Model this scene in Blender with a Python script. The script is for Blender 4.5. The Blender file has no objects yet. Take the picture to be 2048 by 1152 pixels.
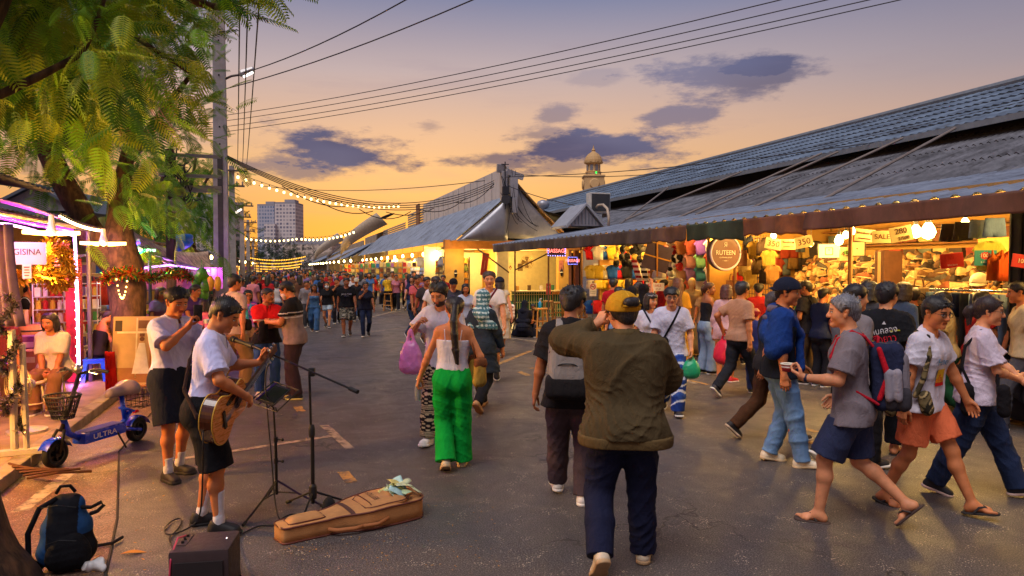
import bpy,bmesh,math,random
import numpy as np
from math import sin,cos,pi,radians,sqrt,atan2
from mathutils import Vector,Matrix,noise as mnoise
SC=bpy.context.scene
COL=SC.collection
random.seed(7)
RNG=np.random.default_rng(7)
CH,F,HZ=1.97,1365.33,535.0
cam_data=bpy.data.cameras.new('camera')
cam_data.lens=24.0;cam_data.sensor_width=36.0
cam_data.clip_start=0.05;cam_data.clip_end=5000.0
cam=bpy.data.objects.new('camera',cam_data);COL.objects.link(cam)
cam.location=(0,0,CH);cam.rotation_euler=(radians(90)-math.atan((576-HZ)/F),0,0)
SC.camera=cam
SC.view_settings.view_transform='Standard';SC.view_settings.look='None'
SC.view_settings.exposure=0.0;SC.view_settings.gamma=1.0
SC.cycles.use_denoising=True
SC.cycles.max_bounces=6;SC.cycles.diffuse_bounces=3;SC.cycles.glossy_bounces=3
SC.cycles.transmission_bounces=4;SC.cycles.transparent_max_bounces=8
SC.cycles.sample_clamp_indirect=4.0
SC.cycles.caustics_reflective=False;SC.cycles.caustics_refractive=False
def lin(c):
 """sRGB 0-255 -> linear rgba"""
 o=[]
 for v in c[:3]:
  v=v/255.0
  o.append(v/12.92 if v<=0.04045 else((v+0.055)/1.055)**2.4)
 return(*o,1.0)
class NT:
 """tiny node-tree writer"""
 def __init__(s,tree):
  s.t=tree;s.n=tree.nodes;s.l=tree.links
 def put(s,sock,v):
  if isinstance(v,bpy.types.NodeSocket):s.l.new(v,sock)
  elif v is not None:
   try:sock.default_value=v
   except Exception:sock.default_value=(*v[:3],1.0)if len(v)==3 else v[:3]
 def node(s,typ,**kw):
  n=s.n.new(typ)
  for k,v in kw.items():setattr(n,k,v)
  return n
 def m(s,op,a,b=None,c=None):
  n=s.n.new('ShaderNodeMath');n.operation=op
  for i,v in enumerate((a,b,c)):
   if v is not None:s.put(n.inputs[i],v)
  return n.outputs[0]
 def mix(s,f,a,b,blend='MIX'):
  n=s.n.new('ShaderNodeMix');n.data_type='RGBA';n.blend_type=blend
  s.put(n.inputs[0],f);s.put(n.inputs[6],a);s.put(n.inputs[7],b)
  return n.outputs[2]
 def ramp(s,f,stops,interp='LINEAR'):
  n=s.n.new('ShaderNodeValToRGB');e=n.color_ramp.elements;n.color_ramp.interpolation=interp
  while len(e)<len(stops):e.new(0.5)
  for i,(p,c)in enumerate(stops):
   e[i].position=p;e[i].color=c if len(c)==4 else(*c,1)
  s.put(n.inputs[0],f);return n.outputs[0]
 def smooth(s,v,a,b,lo=0.0,hi=1.0):
  n=s.n.new('ShaderNodeMapRange');n.interpolation_type='SMOOTHSTEP'
  s.put(n.inputs[0],v)
  for i,x in enumerate((a,b,lo,hi)):n.inputs[i+1].default_value=x
  return n.outputs[0]
 def noise(s,vec,scale,detail=4,rough=0.55,dist=0.0):
  n=s.n.new('ShaderNodeTexNoise');s.put(n.inputs['Vector'],vec)
  n.inputs['Scale'].default_value=scale;n.inputs['Detail'].default_value=detail
  n.inputs['Roughness'].default_value=rough;n.inputs['Distortion'].default_value=dist
  return n.outputs[0]
 def vscale(s,vec,xyz):
  n=s.n.new('ShaderNodeMapping');s.put(n.inputs[0],vec);n.inputs['Scale'].default_value=xyz
  return n.outputs[0]
def build_world():
 w=bpy.data.worlds.new('World');SC.world=w;w.use_nodes=True
 T=NT(w.node_tree);T.n.clear()
 tc=T.node('ShaderNodeTexCoord');D=tc.outputs['Generated']
 sp=T.node('ShaderNodeSeparateXYZ');T.l.new(D,sp.inputs[0])
 x,y,z=sp.outputs
 warm=T.ramp(z,[(0.0,lin((252,156,46))),(0.06,lin((249,165,66))),(0.12,lin((240,180,112))),(0.19,lin((226,180,146))),(0.27,lin((190,170,172))),(0.36,lin((126,131,164))),(0.6,lin((84,94,136))),(1.0,lin((70,80,125)))])
 cool=T.ramp(z,[(0.0,lin((232,158,95))),(0.08,lin((232,170,118))),(0.16,lin((205,165,145))),(0.24,lin((160,146,156))),(0.36,lin((112,116,150))),(0.6,lin((84,92,134))),(1.0,lin((70,80,125)))])
 az=T.m('ARCTAN2',x,y)
 side=T.smooth(T.m('ABSOLUTE',T.m('ADD',az,0.14)),0.25,0.95)
 grad=T.mix(side,warm,cool)
 sky=T.node('ShaderNodeTexSky',sky_type='NISHITA');sky.sun_disc=False
 sky.sun_elevation=radians(3.0);sky.sun_rotation=radians(-8.0)
 nish=T.mix(1.0,sky.outputs[0],(0.1,0.1,0.1,1),'MULTIPLY')
 base=T.mix(0.12,grad,nish)
 el=T.m('ARCSINE',z)
 nv=T.vscale(D,(1.0,1.0,3.2))
 n1=T.noise(nv,8.0,9,0.66);n2=T.noise(nv,3.0,3,0.5)
 nn=T.m('ADD',T.m('MULTIPLY',T.m('SUBTRACT',n1,0.5),3.4),T.m('MULTIPLY',T.m('SUBTRACT',n2,0.5),1.2))
 mask=None
 for(px,py,hw,hh,st)in[(690,310,190,50,1.0),(610,330,150,36,.7),(1170,300,290,50,1.0),(1000,320,150,26,.8),(1250,300,190,30,.8),(1130,330,110,30,.6),(1470,160,200,42,.75),(1520,136,100,24,.9),(1350,237,95,22,.75),(1115,228,55,22,.6),(1085,272,100,22,.6),(860,250,60,18,.4),(1180,160,70,18,.25),(60,330,160,30,.4)]:
  a0=math.atan((px-1024)/F);e0=math.atan((HZ-py)/F*cos(a0))
  da=T.m('DIVIDE',T.m('SUBTRACT',az,a0),hw/F*cos(a0)**2);de=T.m('DIVIDE',T.m('SUBTRACT',el,e0),hh/F)
  r=T.m('SQRT',T.m('ADD',T.m('MULTIPLY',da,da),T.m('MULTIPLY',de,de)))
  k=T.m('MULTIPLY',T.smooth(T.m('ADD',r,nn),0.95,0.30),st)
  mask=k if mask is None else T.m('MAXIMUM',mask,k)
 ccol=T.mix(T.smooth(z,0.1,0.3),lin((84,90,122)),lin((86,96,138)))
 ccol=T.mix(T.smooth(n2,0.35,0.65),ccol,lin((56,66,106)))
 fin=T.mix(T.m('MULTIPLY',mask,0.92),base,ccol)
 wisp=T.smooth(T.noise(T.vscale(D,(1,1,7)),3.3,5,.6),0.52,0.78,0,0.22)
 fin=T.mix(wisp,fin,lin((150,132,148)))
 fin=T.mix(T.smooth(z,-0.02,-0.1),fin,lin((90,78,72)))
 bg=T.node('ShaderNodeBackground');T.l.new(fin,bg.inputs[0]);bg.inputs[1].default_value=1.07
 out=T.node('ShaderNodeOutputWorld');T.l.new(bg.outputs[0],out.inputs[0])
build_world()
sun_d=bpy.data.lights.new('sun','SUN');sun_d.energy=2.8;sun_d.angle=radians(38);sun_d.color=(1.0,0.9,0.86)
sun=bpy.data.objects.new('sun',sun_d);COL.objects.link(sun)
sun.rotation_euler=Vector((-0.30,-0.42,1.0)).to_track_quat('Z','Y').to_euler()
VPX=573.0
_a=math.atan((1024-VPX)/F)
UD=Vector((-sin(_a),cos(_a),0));VD=Vector((cos(_a),sin(_a),0));SROT=_a
def S(u,v,z=0.0):return UD*u+VD*v+Vector((0,0,z))
def P(px,py,Y):return Vector(((px-1024)/F*Y,Y,CH+(HZ-py)/F*Y))
def G(px,py,z=0.0):
 Y=(CH-z)*F/(py-HZ);return Vector(((px-1024)/F*Y,Y,z))
def onv(px,v):return v*F/cos(_a)/(px-VPX)
def PV(px,py,v):return P(px,py,onv(px,v))
def UV(p):return p.dot(UD),p.dot(VD)
_MC={}
def mat(col,rough=0.8,metal=0.0,var=0.12,vs=6.0,bump=0.0,bs=60.0,spec=0.4,trans=0.0,alpha=1.0,sheen=0.0,name='m',stretch=None,stain=None,coat=0.0):
 key=('p',tuple(col),rough,metal,var,vs,bump,bs,spec,trans,alpha,sheen,stretch,stain,coat)
 if key in _MC:return _MC[key]
 m=bpy.data.materials.new(name);m.use_nodes=True
 T=NT(m.node_tree);b=T.n['Principled BSDF']
 tc=T.node('ShaderNodeTexCoord');V=tc.outputs['Object']
 if stretch:V=T.vscale(V,stretch)
 c=lin(col)
 n=T.noise(V,vs,5,0.6)
 lo=tuple(max(0,k*(1-var))for k in c[:3])+(1,);hi=tuple(min(1,k*(1+var))for k in c[:3])+(1,)
 base=T.mix(T.smooth(n,0.3,0.7),lo,hi)
 if stain:
  sc_,amt,scol=stain
  base=T.mix(T.m('MULTIPLY',T.smooth(T.noise(V,sc_,6,0.65,0.4),0.48,0.68),amt),base,lin(scol))
 T.l.new(base,b.inputs['Base Color'])
 b.inputs['Roughness'].default_value=rough;b.inputs['Metallic'].default_value=metal
 if metal or rough<0.6:
  T.l.new(T.smooth(n,0.2,0.8,max(0.02,rough-0.1),min(1,rough+0.12)),b.inputs['Roughness'])
 b.inputs['Specular IOR Level'].default_value=spec
 b.inputs['Coat Weight'].default_value=coat
 if trans:b.inputs['Transmission Weight'].default_value=trans
 if alpha<1:b.inputs['Alpha'].default_value=alpha
 if sheen:b.inputs['Sheen Weight'].default_value=sheen
 if bump:
  bn=T.node('ShaderNodeBump');bn.inputs['Strength'].default_value=bump;bn.inputs['Distance'].default_value=0.01
  T.l.new(T.noise(V,bs,4,0.6),bn.inputs['Height']);T.l.new(bn.outputs[0],b.inputs['Normal'])
 _MC[key]=m;return m
def fabric(col,var=0.1,name='fabric'):
 key=('f',tuple(col),var)
 if key in _MC:return _MC[key]
 m=bpy.data.materials.new(name);m.use_nodes=True
 T=NT(m.node_tree);b=T.n['Principled BSDF']
 V=T.node('ShaderNodeTexCoord').outputs['Object']
 c=tuple(k*.82 for k in lin(col)[:3])
 n=T.noise(T.vscale(V,(1,1,0.6)),9,5,0.65)
 lo=tuple(max(0,k*(1-var))for k in c[:3])+(1,);hi=tuple(min(1,k*(1+var))for k in c[:3])+(1,)
 T.l.new(T.mix(T.smooth(n,0.3,0.7),lo,hi),b.inputs['Base Color'])
 b.inputs['Roughness'].default_value=0.9;b.inputs['Specular IOR Level'].default_value=0.15
 bn=T.node('ShaderNodeBump');bn.inputs['Strength'].default_value=0.55;bn.inputs['Distance'].default_value=0.02
 h=T.m('ADD',T.m('ADD',T.m('MULTIPLY',T.noise(T.vscale(V,(1,1,0.45)),15,3,0.5,1.4),0.9),T.m('MULTIPLY',T.smooth(T.m('ABSOLUTE',T.m('SUBTRACT',T.noise(T.vscale(V,(1,1,.6)),11,2,.5,1.8),.5)),0,.07),.10)),T.m('MULTIPLY',T.noise(V,190,2),0.10))
 T.l.new(h,bn.inputs['Height']);T.l.new(bn.outputs[0],b.inputs['Normal'])
 _MC[key]=m;return m
def emit(col,strength,name='glow'):
 key=('e',tuple(col),strength)
 if key in _MC:return _MC[key]
 m=bpy.data.materials.new(name);m.use_nodes=True
 T=NT(m.node_tree);b=T.n['Principled BSDF']
 b.inputs['Base Color'].default_value=lin(col)
 b.inputs['Emission Color'].default_value=lin(col);b.inputs['Emission Strength'].default_value=strength
 _MC[key]=m;return m
def attr_mat(rough=0.8,spec=0.3,bump=0.25,bs=30,sss=0.0,name='dyed',key2=None):
 key=('a',rough,spec,bump,bs,sss)
 if key in _MC:return _MC[key]
 m=bpy.data.materials.new(name);m.use_nodes=True
 T=NT(m.node_tree);b=T.n['Principled BSDF']
 a=T.node('ShaderNodeAttribute');a.attribute_name='Col'
 V=T.node('ShaderNodeTexCoord').outputs['Object']
 n=T.smooth(T.noise(V,14,4,0.6),0.3,0.7,0.88,1.1)
 hs=T.node('ShaderNodeHueSaturation');T.l.new(a.outputs[0],hs.inputs['Color']);T.l.new(n,hs.inputs['Value'])
 T.l.new(hs.outputs[0],b.inputs['Base Color'])
 b.inputs['Roughness'].default_value=rough;b.inputs['Specular IOR Level'].default_value=spec
 if sss:
  b.inputs['Subsurface Weight'].default_value=sss;b.inputs['Subsurface Radius'].default_value=(1,.35,.2);b.inputs['Subsurface Scale'].default_value=0.01
 if bump:
  bn=T.node('ShaderNodeBump');bn.inputs['Strength'].default_value=bump;bn.inputs['Distance'].default_value=0.01
  T.l.new(T.noise(V,bs,4,0.6),bn.inputs['Height']);T.l.new(bn.outputs[0],b.inputs['Normal'])
 _MC[key]=m;return m
def link_mesh(name,verts,faces,material,parent=None,smooth=False,cols=None,mats=None,fmat=None):
 me=bpy.data.meshes.new(name)
 if isinstance(verts,np.ndarray)and isinstance(faces,np.ndarray):
  nv,nf,k=len(verts),len(faces),faces.shape[1]if len(faces)else 4
  me.vertices.add(nv);me.vertices.foreach_set('co',verts.astype(np.float32).ravel())
  me.loops.add(nf*k);me.loops.foreach_set('vertex_index',faces.astype(np.int32).ravel())
  me.polygons.add(nf);me.polygons.foreach_set('loop_start',np.arange(0,nf*k,k,dtype=np.int32))
  me.update(calc_edges=True)
 else:
  me.from_pydata([tuple(v)for v in verts],[],faces);me.update()
 if smooth:me.polygons.foreach_set('use_smooth',[True]*len(me.polygons))
 if cols is not None:
  ca=me.color_attributes.new('Col','FLOAT_COLOR','POINT')
  ca.data.foreach_set('color',np.asarray(cols,dtype=np.float32).ravel())
 o=bpy.data.objects.new(name,me);COL.objects.link(o)
 for m in(mats or[material]):me.materials.append(m)
 if fmat is not None:me.polygons.foreach_set('material_index',fmat)
 if parent is not None:o.parent=parent
 return o
def tag(o,label=None,cat=None,group=None,kind=None):
 if label:o['label']=label
 if cat:o['category']=cat
 if group:o['group']=group
 if kind:o['kind']=kind
 return o
def thing(name,label,cat,loc=(0,0,0),rot=0.0,group=None):
 o=bpy.data.objects.new(name,None);COL.objects.link(o);o.empty_display_size=0.1
 o.location=loc;o.rotation_euler=(0,0,rot);return tag(o,label,cat,group)
def copy_tree(o,parent=None):
 c=o.copy();COL.objects.link(c)
 if parent is not None:c.parent=parent
 for ch in list(o.children):copy_tree(ch,c)
 return c
class MB:
 """collects simple solids into one mesh"""
 def __init__(s):s.v=[];s.f=[];s.fm=[];s.cur=0
 def add(s,vs,fs):
  b=len(s.v);s.v+=[Vector(x)for x in vs];s.f+=[[b+i for i in f]for f in fs];s.fm+=[s.cur]*len(fs);return s
 def box(s,c,size,rot=None,bev=0.0):
  hx,hy,hz=[k/2 for k in size]
  if bev>0:
   b=min(bev,hx*.9,hy*.9,hz*.9);vs=[];
   bm=bmesh.new();bmesh.ops.create_cube(bm,size=1.0)
   bmesh.ops.scale(bm,vec=size,verts=bm.verts)
   bmesh.ops.bevel(bm,geom=bm.edges[:],offset=b,segments=2,affect='EDGES',profile=0.6)
   bm.verts.index_update();vs=[v.co.copy()for v in bm.verts];fs=[[v.index for v in f.verts]for f in bm.faces];bm.free()
  else:
   vs=[Vector((x*hx,y*hy,z*hz))for z in(-1,1)for y in(-1,1)for x in(-1,1)]
   fs=[(0,2,3,1),(4,5,7,6),(0,1,5,4),(2,6,7,3),(1,3,7,5),(0,4,6,2)]
  if rot is not None:
   R=rot if isinstance(rot,Matrix)else Matrix.Rotation(rot,3,'Z')
   vs=[R@v for v in vs]
  return s.add([v+Vector(c)for v in vs],fs)
 def tube(s,pts,r,seg=8,cap=True):
  pts=[Vector(p)for p in pts];n=len(pts);rs=r if isinstance(r,(list,tuple))else[r]*n
  rings=[];up=None
  for i,p in enumerate(pts):
   t=(pts[min(i+1,n-1)]-pts[max(i-1,0)])
   t=t.normalized()if t.length>1e-9 else Vector((0,0,1))
   if up is None:up=Vector((0,0,1))if abs(t.z)<0.9 else Vector((1,0,0))
   a=t.cross(up)
   if a.length<1e-6:a=t.orthogonal()
   a.normalize();b=a.cross(t).normalized();up=b
   rings.append([p+(a*cos(k*2*pi/seg)+b*sin(k*2*pi/seg))*rs[i]for k in range(seg)])
  vs=[q for r_ in rings for q in r_];fs=[]
  for i in range(n-1):
   for k in range(seg):
    k2=(k+1)%seg;fs.append((i*seg+k,i*seg+k2,(i+1)*seg+k2,(i+1)*seg+k))
  if cap:fs+=[tuple(range(seg))[::-1],tuple((n-1)*seg+k for k in range(seg))]
  return s.add(vs,fs)
 def lathe(s,prof,c=(0,0,0),seg=24,M=None):
  vs=[];fs=[];n=len(prof);c=Vector(c)
  for(r,z)in prof:
   for k in range(seg):
    q=Vector((r*cos(2*pi*k/seg),r*sin(2*pi*k/seg),z));vs.append((M@q if M else q)+c)
  for i in range(n-1):
   for k in range(seg):
    k2=(k+1)%seg;fs.append((i*seg+k,i*seg+k2,(i+1)*seg+k2,(i+1)*seg+k))
  if prof[0][0]>1e-5:fs.append(tuple(range(seg))[::-1])
  if prof[-1][0]>1e-5:fs.append(tuple((n-1)*seg+k for k in range(seg)))
  return s.add(vs,fs)
 def prism(s,poly,vec):
  vec=Vector(vec);n=len(poly);poly=[Vector(p)for p in poly]
  return s.add(poly+[p+vec for p in poly],[tuple(range(n))[::-1],tuple(range(n,2*n))]+[(i,(i+1)%n,n+(i+1)%n,n+i)for i in range(n)])
 def quad(s,a,b,c,d):return s.add([a,b,c,d],[(0,1,2,3)])
 def sphere(s,c,r,seg=12,rings=8,sc=(1,1,1)):
  vs=[];fs=[];c=Vector(c)
  for i in range(rings+1):
   t=pi*i/rings
   for k in range(seg):
    a=2*pi*k/seg;vs.append(c+Vector((sin(t)*cos(a)*r*sc[0],sin(t)*sin(a)*r*sc[1],cos(t)*r*sc[2])))
  for i in range(rings):
   for k in range(seg):
    k2=(k+1)%seg;fs.append((i*seg+k,(i+1)*seg+k,(i+1)*seg+k2,i*seg+k2))
  return s.add(vs,fs)
 def grid(s,fn,nu,nv):
  vs=[fn(i/nu,j/nv)for j in range(nv+1)for i in range(nu+1)]
  fs=[(j*(nu+1)+i,j*(nu+1)+i+1,(j+1)*(nu+1)+i+1,(j+1)*(nu+1)+i)for j in range(nv)for i in range(nu)]
  return s.add(vs,fs)
 def shell(s,fn,nu,nv,off):
  """a sheet with thickness: fn(u,v) and the same moved by off"""
  off=Vector(off);b=len(s.v)
  top=[Vector(fn(i/nu,j/nv))for j in range(nv+1)for i in range(nu+1)];N=len(top);W=nu+1
  fs=[]
  for j in range(nv):
   for i in range(nu):
    a=j*W+i;fs.append((a,a+1,a+W+1,a+W));fs.append((N+a,N+a+W,N+a+W+1,N+a+1))
  bd=[i for i in range(nu)]+[j*W+nu for j in range(nv)]+[nv*W+i for i in range(nu,0,-1)]+[j*W for j in range(nv,0,-1)]
  for q in range(len(bd)):
   a,c=bd[q],bd[(q+1)%len(bd)];fs.append((a,N+a,N+c,c))
  return s.add(top+[t+off for t in top],fs)
 def build(s,name,material,parent=None,smooth=False,mats=None,angle=None):
  o=link_mesh(name,s.v,s.f,material,parent,smooth=smooth or angle is not None,mats=mats,fmat=s.fm if mats else None)
  if angle is not None:
   try:o.data.set_sharp_from_angle(angle=radians(angle))
   except Exception:pass
  return o
def local(root,p):
 """world point -> root's frame (root: location + z rotation)"""
 d=Vector(p)-Vector(root.location);return Matrix.Rotation(-root.rotation_euler.z,3,'Z')@d
_TXT={}
def text_mesh(txt,size,depth=0.0):
 k=(txt,size,depth)
 if k in _TXT:return _TXT[k]
 c=bpy.data.curves.new('text','FONT');c.body=txt;c.size=size;c.align_x='CENTER';c.align_y='CENTER';c.extrude=depth;c.resolution_u=3
 o=bpy.data.objects.new('text',c);COL.objects.link(o)
 dg=bpy.context.evaluated_depsgraph_get();me=bpy.data.meshes.new_from_object(o.evaluated_get(dg))
 r=([v.co.copy()for v in me.vertices],[list(p.vertices)for p in me.polygons])
 bpy.data.objects.remove(o);bpy.data.curves.remove(c);bpy.data.meshes.remove(me);_TXT[k]=r
 return r
def put_text(mb,txt,size,M,sx=1.0,depth=0.002):
 """lettering as raised geometry; M maps x right, y up, z out"""
 vs,fs=text_mesh(txt,size,depth)
 mb.add([M@Vector((v.x*sx,v.y,v.z))for v in vs],fs);return mb
def frame(o,right,up):
 r=Vector(right).normalized();u=Vector(up).normalized();n=r.cross(u).normalized()
 M=Matrix((r,u,n)).transposed().to_4x4();M.translation=Vector(o);return M
def lamp(name,loc,col,power,radius=0.05,parent=None):
 d=bpy.data.lights.new(name,'POINT');d.energy=power;d.color=col;d.shadow_soft_size=radius
 o=bpy.data.objects.new(name,d);COL.objects.link(o);o.location=loc
 if parent is not None:o.parent=parent
 return o
def cat_pts(a,b,sag,n=14):
 a,b=Vector(a),Vector(b);return[a.lerp(b,i/n)-Vector((0,0,4*sag*(i/n)*(1-i/n)))for i in range(n+1)]
# ================================================================ FIGURES: distance-field bodies and clothes, meshed once per garment
A=lambda*v:np.array(v,dtype=np.float64)
def nrm(v):
 v=np.asarray(v,float);return v/max(1e-9,np.linalg.norm(v))
def surface_nets(d,org,res):
 ins=d<0;c=ins[:-1,:-1,:-1]
 cnt=np.zeros(c.shape,np.int8)
 for i in(0,1):
  for j in(0,1):
   for k in(0,1):cnt+=ins[i:i+c.shape[0],j:j+c.shape[1],k:k+c.shape[2]]
 act=(cnt>0)&(cnt<8);idx=np.argwhere(act);n=len(idx)
 if n==0:return np.zeros((0,3)),np.zeros((0,4),int)
 corners=[(i,j,k)for i in(0,1)for j in(0,1)for k in(0,1)]
 val={cc:d[idx[:,0]+cc[0],idx[:,1]+cc[1],idx[:,2]+cc[2]].astype(np.float64)for cc in corners}
 acc=np.zeros((n,3));w=np.zeros(n)
 for a in corners:
  for ax in range(3):
   if a[ax]==0:
    b=list(a);b[ax]=1;b=tuple(b);va,vb=val[a],val[b]
    x=(va<0)!=(vb<0);t=np.where(x,va/np.where(x,va-vb,1),0)
    pt=np.repeat(np.array([a],float),n,0);pt[:,ax]=t
    acc+=pt*x[:,None];w+=x
 verts=(idx+acc/w[:,None])*res+org
 vid=np.full(c.shape,-1,np.int64);vid[act]=np.arange(n);faces=[]
 for ax in range(3):
  o1,o2=[(1,2),(2,0),(0,1)][ax]
  sl0=[slice(1,-1)]*3;sl1=[slice(1,-1)]*3;sl0[ax]=slice(0,-1);sl1[ax]=slice(1,None)
  a,b=ins[tuple(sl0)],ins[tuple(sl1)]
  off=[1,1,1];off[ax]=0
  for flip in(False,True):
   e=np.argwhere((a&~b)if not flip else(~a&b))
   if len(e)==0:continue
   e=e+np.array(off);q=[]
   for(s1,s2)in((-1,-1),(0,-1),(0,0),(-1,0)):
    f=e.copy();f[:,o1]+=s1;f[:,o2]+=s2;q.append(vid[f[:,0],f[:,1],f[:,2]])
   q=np.stack(q,1);faces.append(q[:,::-1]if flip else q)
 F_=np.concatenate(faces)if faces else np.zeros((0,4),int)
 return verts,F_[(F_>=0).all(1)]
def cone(a,b,ra,rb=None,k=0.03,cuts=None,sub=False,sc=None):
 return dict(a=np.asarray(a,float),b=np.asarray(b,float),ra=ra,rb=ra if rb is None else rb,k=k,cuts=cuts,sub=sub,sc=sc)
def field(prims,res,cuts=(),wr=None,lo=None,hi=None):
 pos=[p for p in prims if not p['sub']]
 if lo is None:
  lo=np.min([np.minimum(p['a'],p['b'])-max(p['ra'],p['rb'])for p in pos],0)-res*3-.012
  hi=np.max([np.maximum(p['a'],p['b'])+max(p['ra'],p['rb'])for p in pos],0)+res*3+.012
 n=np.ceil((hi-lo)/res).astype(int)+1
 ax=[(lo[i]+np.arange(n[i])*res).astype(np.float32)for i in range(3)]
 D=np.full(n,0.5,np.float32)
 for p in prims:
  m=max(p['ra'],p['rb'])+p['k']+res*2
  i0=np.clip(np.floor((np.minimum(p['a'],p['b'])-m-lo)/res).astype(int),0,n);i1=np.clip(np.ceil((np.maximum(p['a'],p['b'])+m-lo)/res).astype(int)+1,0,n)
  if(i1<=i0).any():continue
  X=ax[0][i0[0]:i1[0],None,None];Y=ax[1][None,i0[1]:i1[1],None];Z=ax[2][None,None,i0[2]:i1[2]]
  a,b=p['a'],p['b'];ba=b-a;l2=float(ba@ba)
  px,py,pz=X-np.float32(a[0]),Y-np.float32(a[1]),Z-np.float32(a[2])
  if l2<1e-10:d=np.sqrt(px*px+py*py+pz*pz)-np.float32(p['ra'])
  else:
   h=np.clip((px*np.float32(ba[0])+py*np.float32(ba[1])+pz*np.float32(ba[2]))/np.float32(l2),0,1)
   d=np.sqrt((px-h*np.float32(ba[0]))**2+(py-h*np.float32(ba[1]))**2+(pz-h*np.float32(ba[2]))**2)-(np.float32(p['ra'])+h*np.float32(p['rb']-p['ra']))
  if p['cuts']:
   for(q,nn)in p['cuts']:d=np.maximum(d,(X-np.float32(q[0]))*np.float32(nn[0])+(Y-np.float32(q[1]))*np.float32(nn[1])+(Z-np.float32(q[2]))*np.float32(nn[2]))
  s=tuple(slice(i0[i],i1[i])for i in range(3));o=D[s];k=max(1e-4,p['k'])
  if p['sub']:
   d=-d;h=np.maximum(k-np.abs(o-d),0)/k;D[s]=np.maximum(o,d)+h*h*k*.25
  else:
   h=np.maximum(k-np.abs(o-d),0)/k;D[s]=np.minimum(o,d)-h*h*k*np.float32(.25)
 if wr:
  amp,fr,seed=wr;I=np.argwhere(np.abs(D)<.03+amp);q=I*res+lo
  D[I[:,0],I[:,1],I[:,2]]+=(amp*wrinkle(q,fr,seed)).astype(np.float32)
 for(q,nn)in cuts:
  D=np.maximum(D,((ax[0]-q[0])*nn[0])[:,None,None].astype(np.float32)+((ax[1]-q[1])*nn[1])[None,:,None].astype(np.float32)+((ax[2]-q[2])*nn[2])[None,None,:].astype(np.float32))
 return D,lo
def wrinkle(q,fr,seed):
 g=np.random.default_rng(seed);f=np.zeros(len(q))
 warp=np.stack([np.sin(q@g.normal(0,6,3)+g.uniform(0,6))for _ in range(3)],1)*.04
 q=q+warp
 for i in range(5):
  dr=nrm(g.normal(0,1,3)*A(1,1,.8))*fr*(.55+.45*i);env=np.clip(np.sin(q@(g.normal(0,5,3))+g.uniform(0,6))+.45,0,1)
  f+=env*((1-np.abs(np.sin(q@dr+g.uniform(0,6))))**2.2-.3)/(1+.22*i)
 return-f
def mesh_of(prims,res,cuts=(),wr=None):
 D,lo=field(prims,res,cuts,wr)
 D[0]=D[-1]=.1;D[:,0]=D[:,-1]=.1;D[:,:,0]=D[:,:,-1]=.1
 return surface_nets(D,lo,res)
def ik(a,c,l1,l2,hint):
 d=c-a;L=np.linalg.norm(d);mx=(l1+l2)*.999
 if L>mx:c=a+d*(mx/L);d=c-a;L=mx
 x=(l1*l1-l2*l2+L*L)/(2*L);h=sqrt(max(0,l1*l1-x*x));u=d/L
 hv=np.asarray(hint,float);hv=nrm(hv-u*(hv@u));return a+u*x+hv*h,c
def rx(t):c,s=cos(t),sin(t);return np.array([[1,0,0],[0,c,-s],[0,s,c]])
def ry(t):c,s=cos(t),sin(t);return np.array([[c,0,s],[0,1,0],[-s,0,c]])
def rz(t):c,s=cos(t),sin(t);return np.array([[c,-s,0],[s,c,0],[0,0,1]])
SKIN={'fair':(206,140,100),'tan':(188,116,72),'brown':(150,92,60),'dark':(120,78,56),'pale':(232,190,166)}
STAND={}
def walk(st=.30,ph=1,arm=.2,lift=None):
 """mid-stride: right foot ahead for ph=1"""
 fr,bk=(st,-st-.06)
 d={'rf':(.08,fr,.085,-8,5),'lf':(-.08,bk,.17,42,5),'rh':(.27,-arm,.80),'lh':(-.27,arm+.06,.84),'pz':.905}
 if ph<0:d={'lf':(-.08,fr,.085,-8,5),'rf':(.08,bk,.17,42,5),'lh':(-.27,-arm,.80),'rh':(.27,arm+.06,.84),'pz':.905}
 return d
def sit(h=.45,knee=.42):
 return{'pz':h+.09,'rf':(.1,knee,.08,0,6),'lf':(-.1,knee+.03,.08,0,6),'rh':(.13,.36,h+.17),'lh':(-.13,.36,h+.17),'lean':(12,0)}
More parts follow.
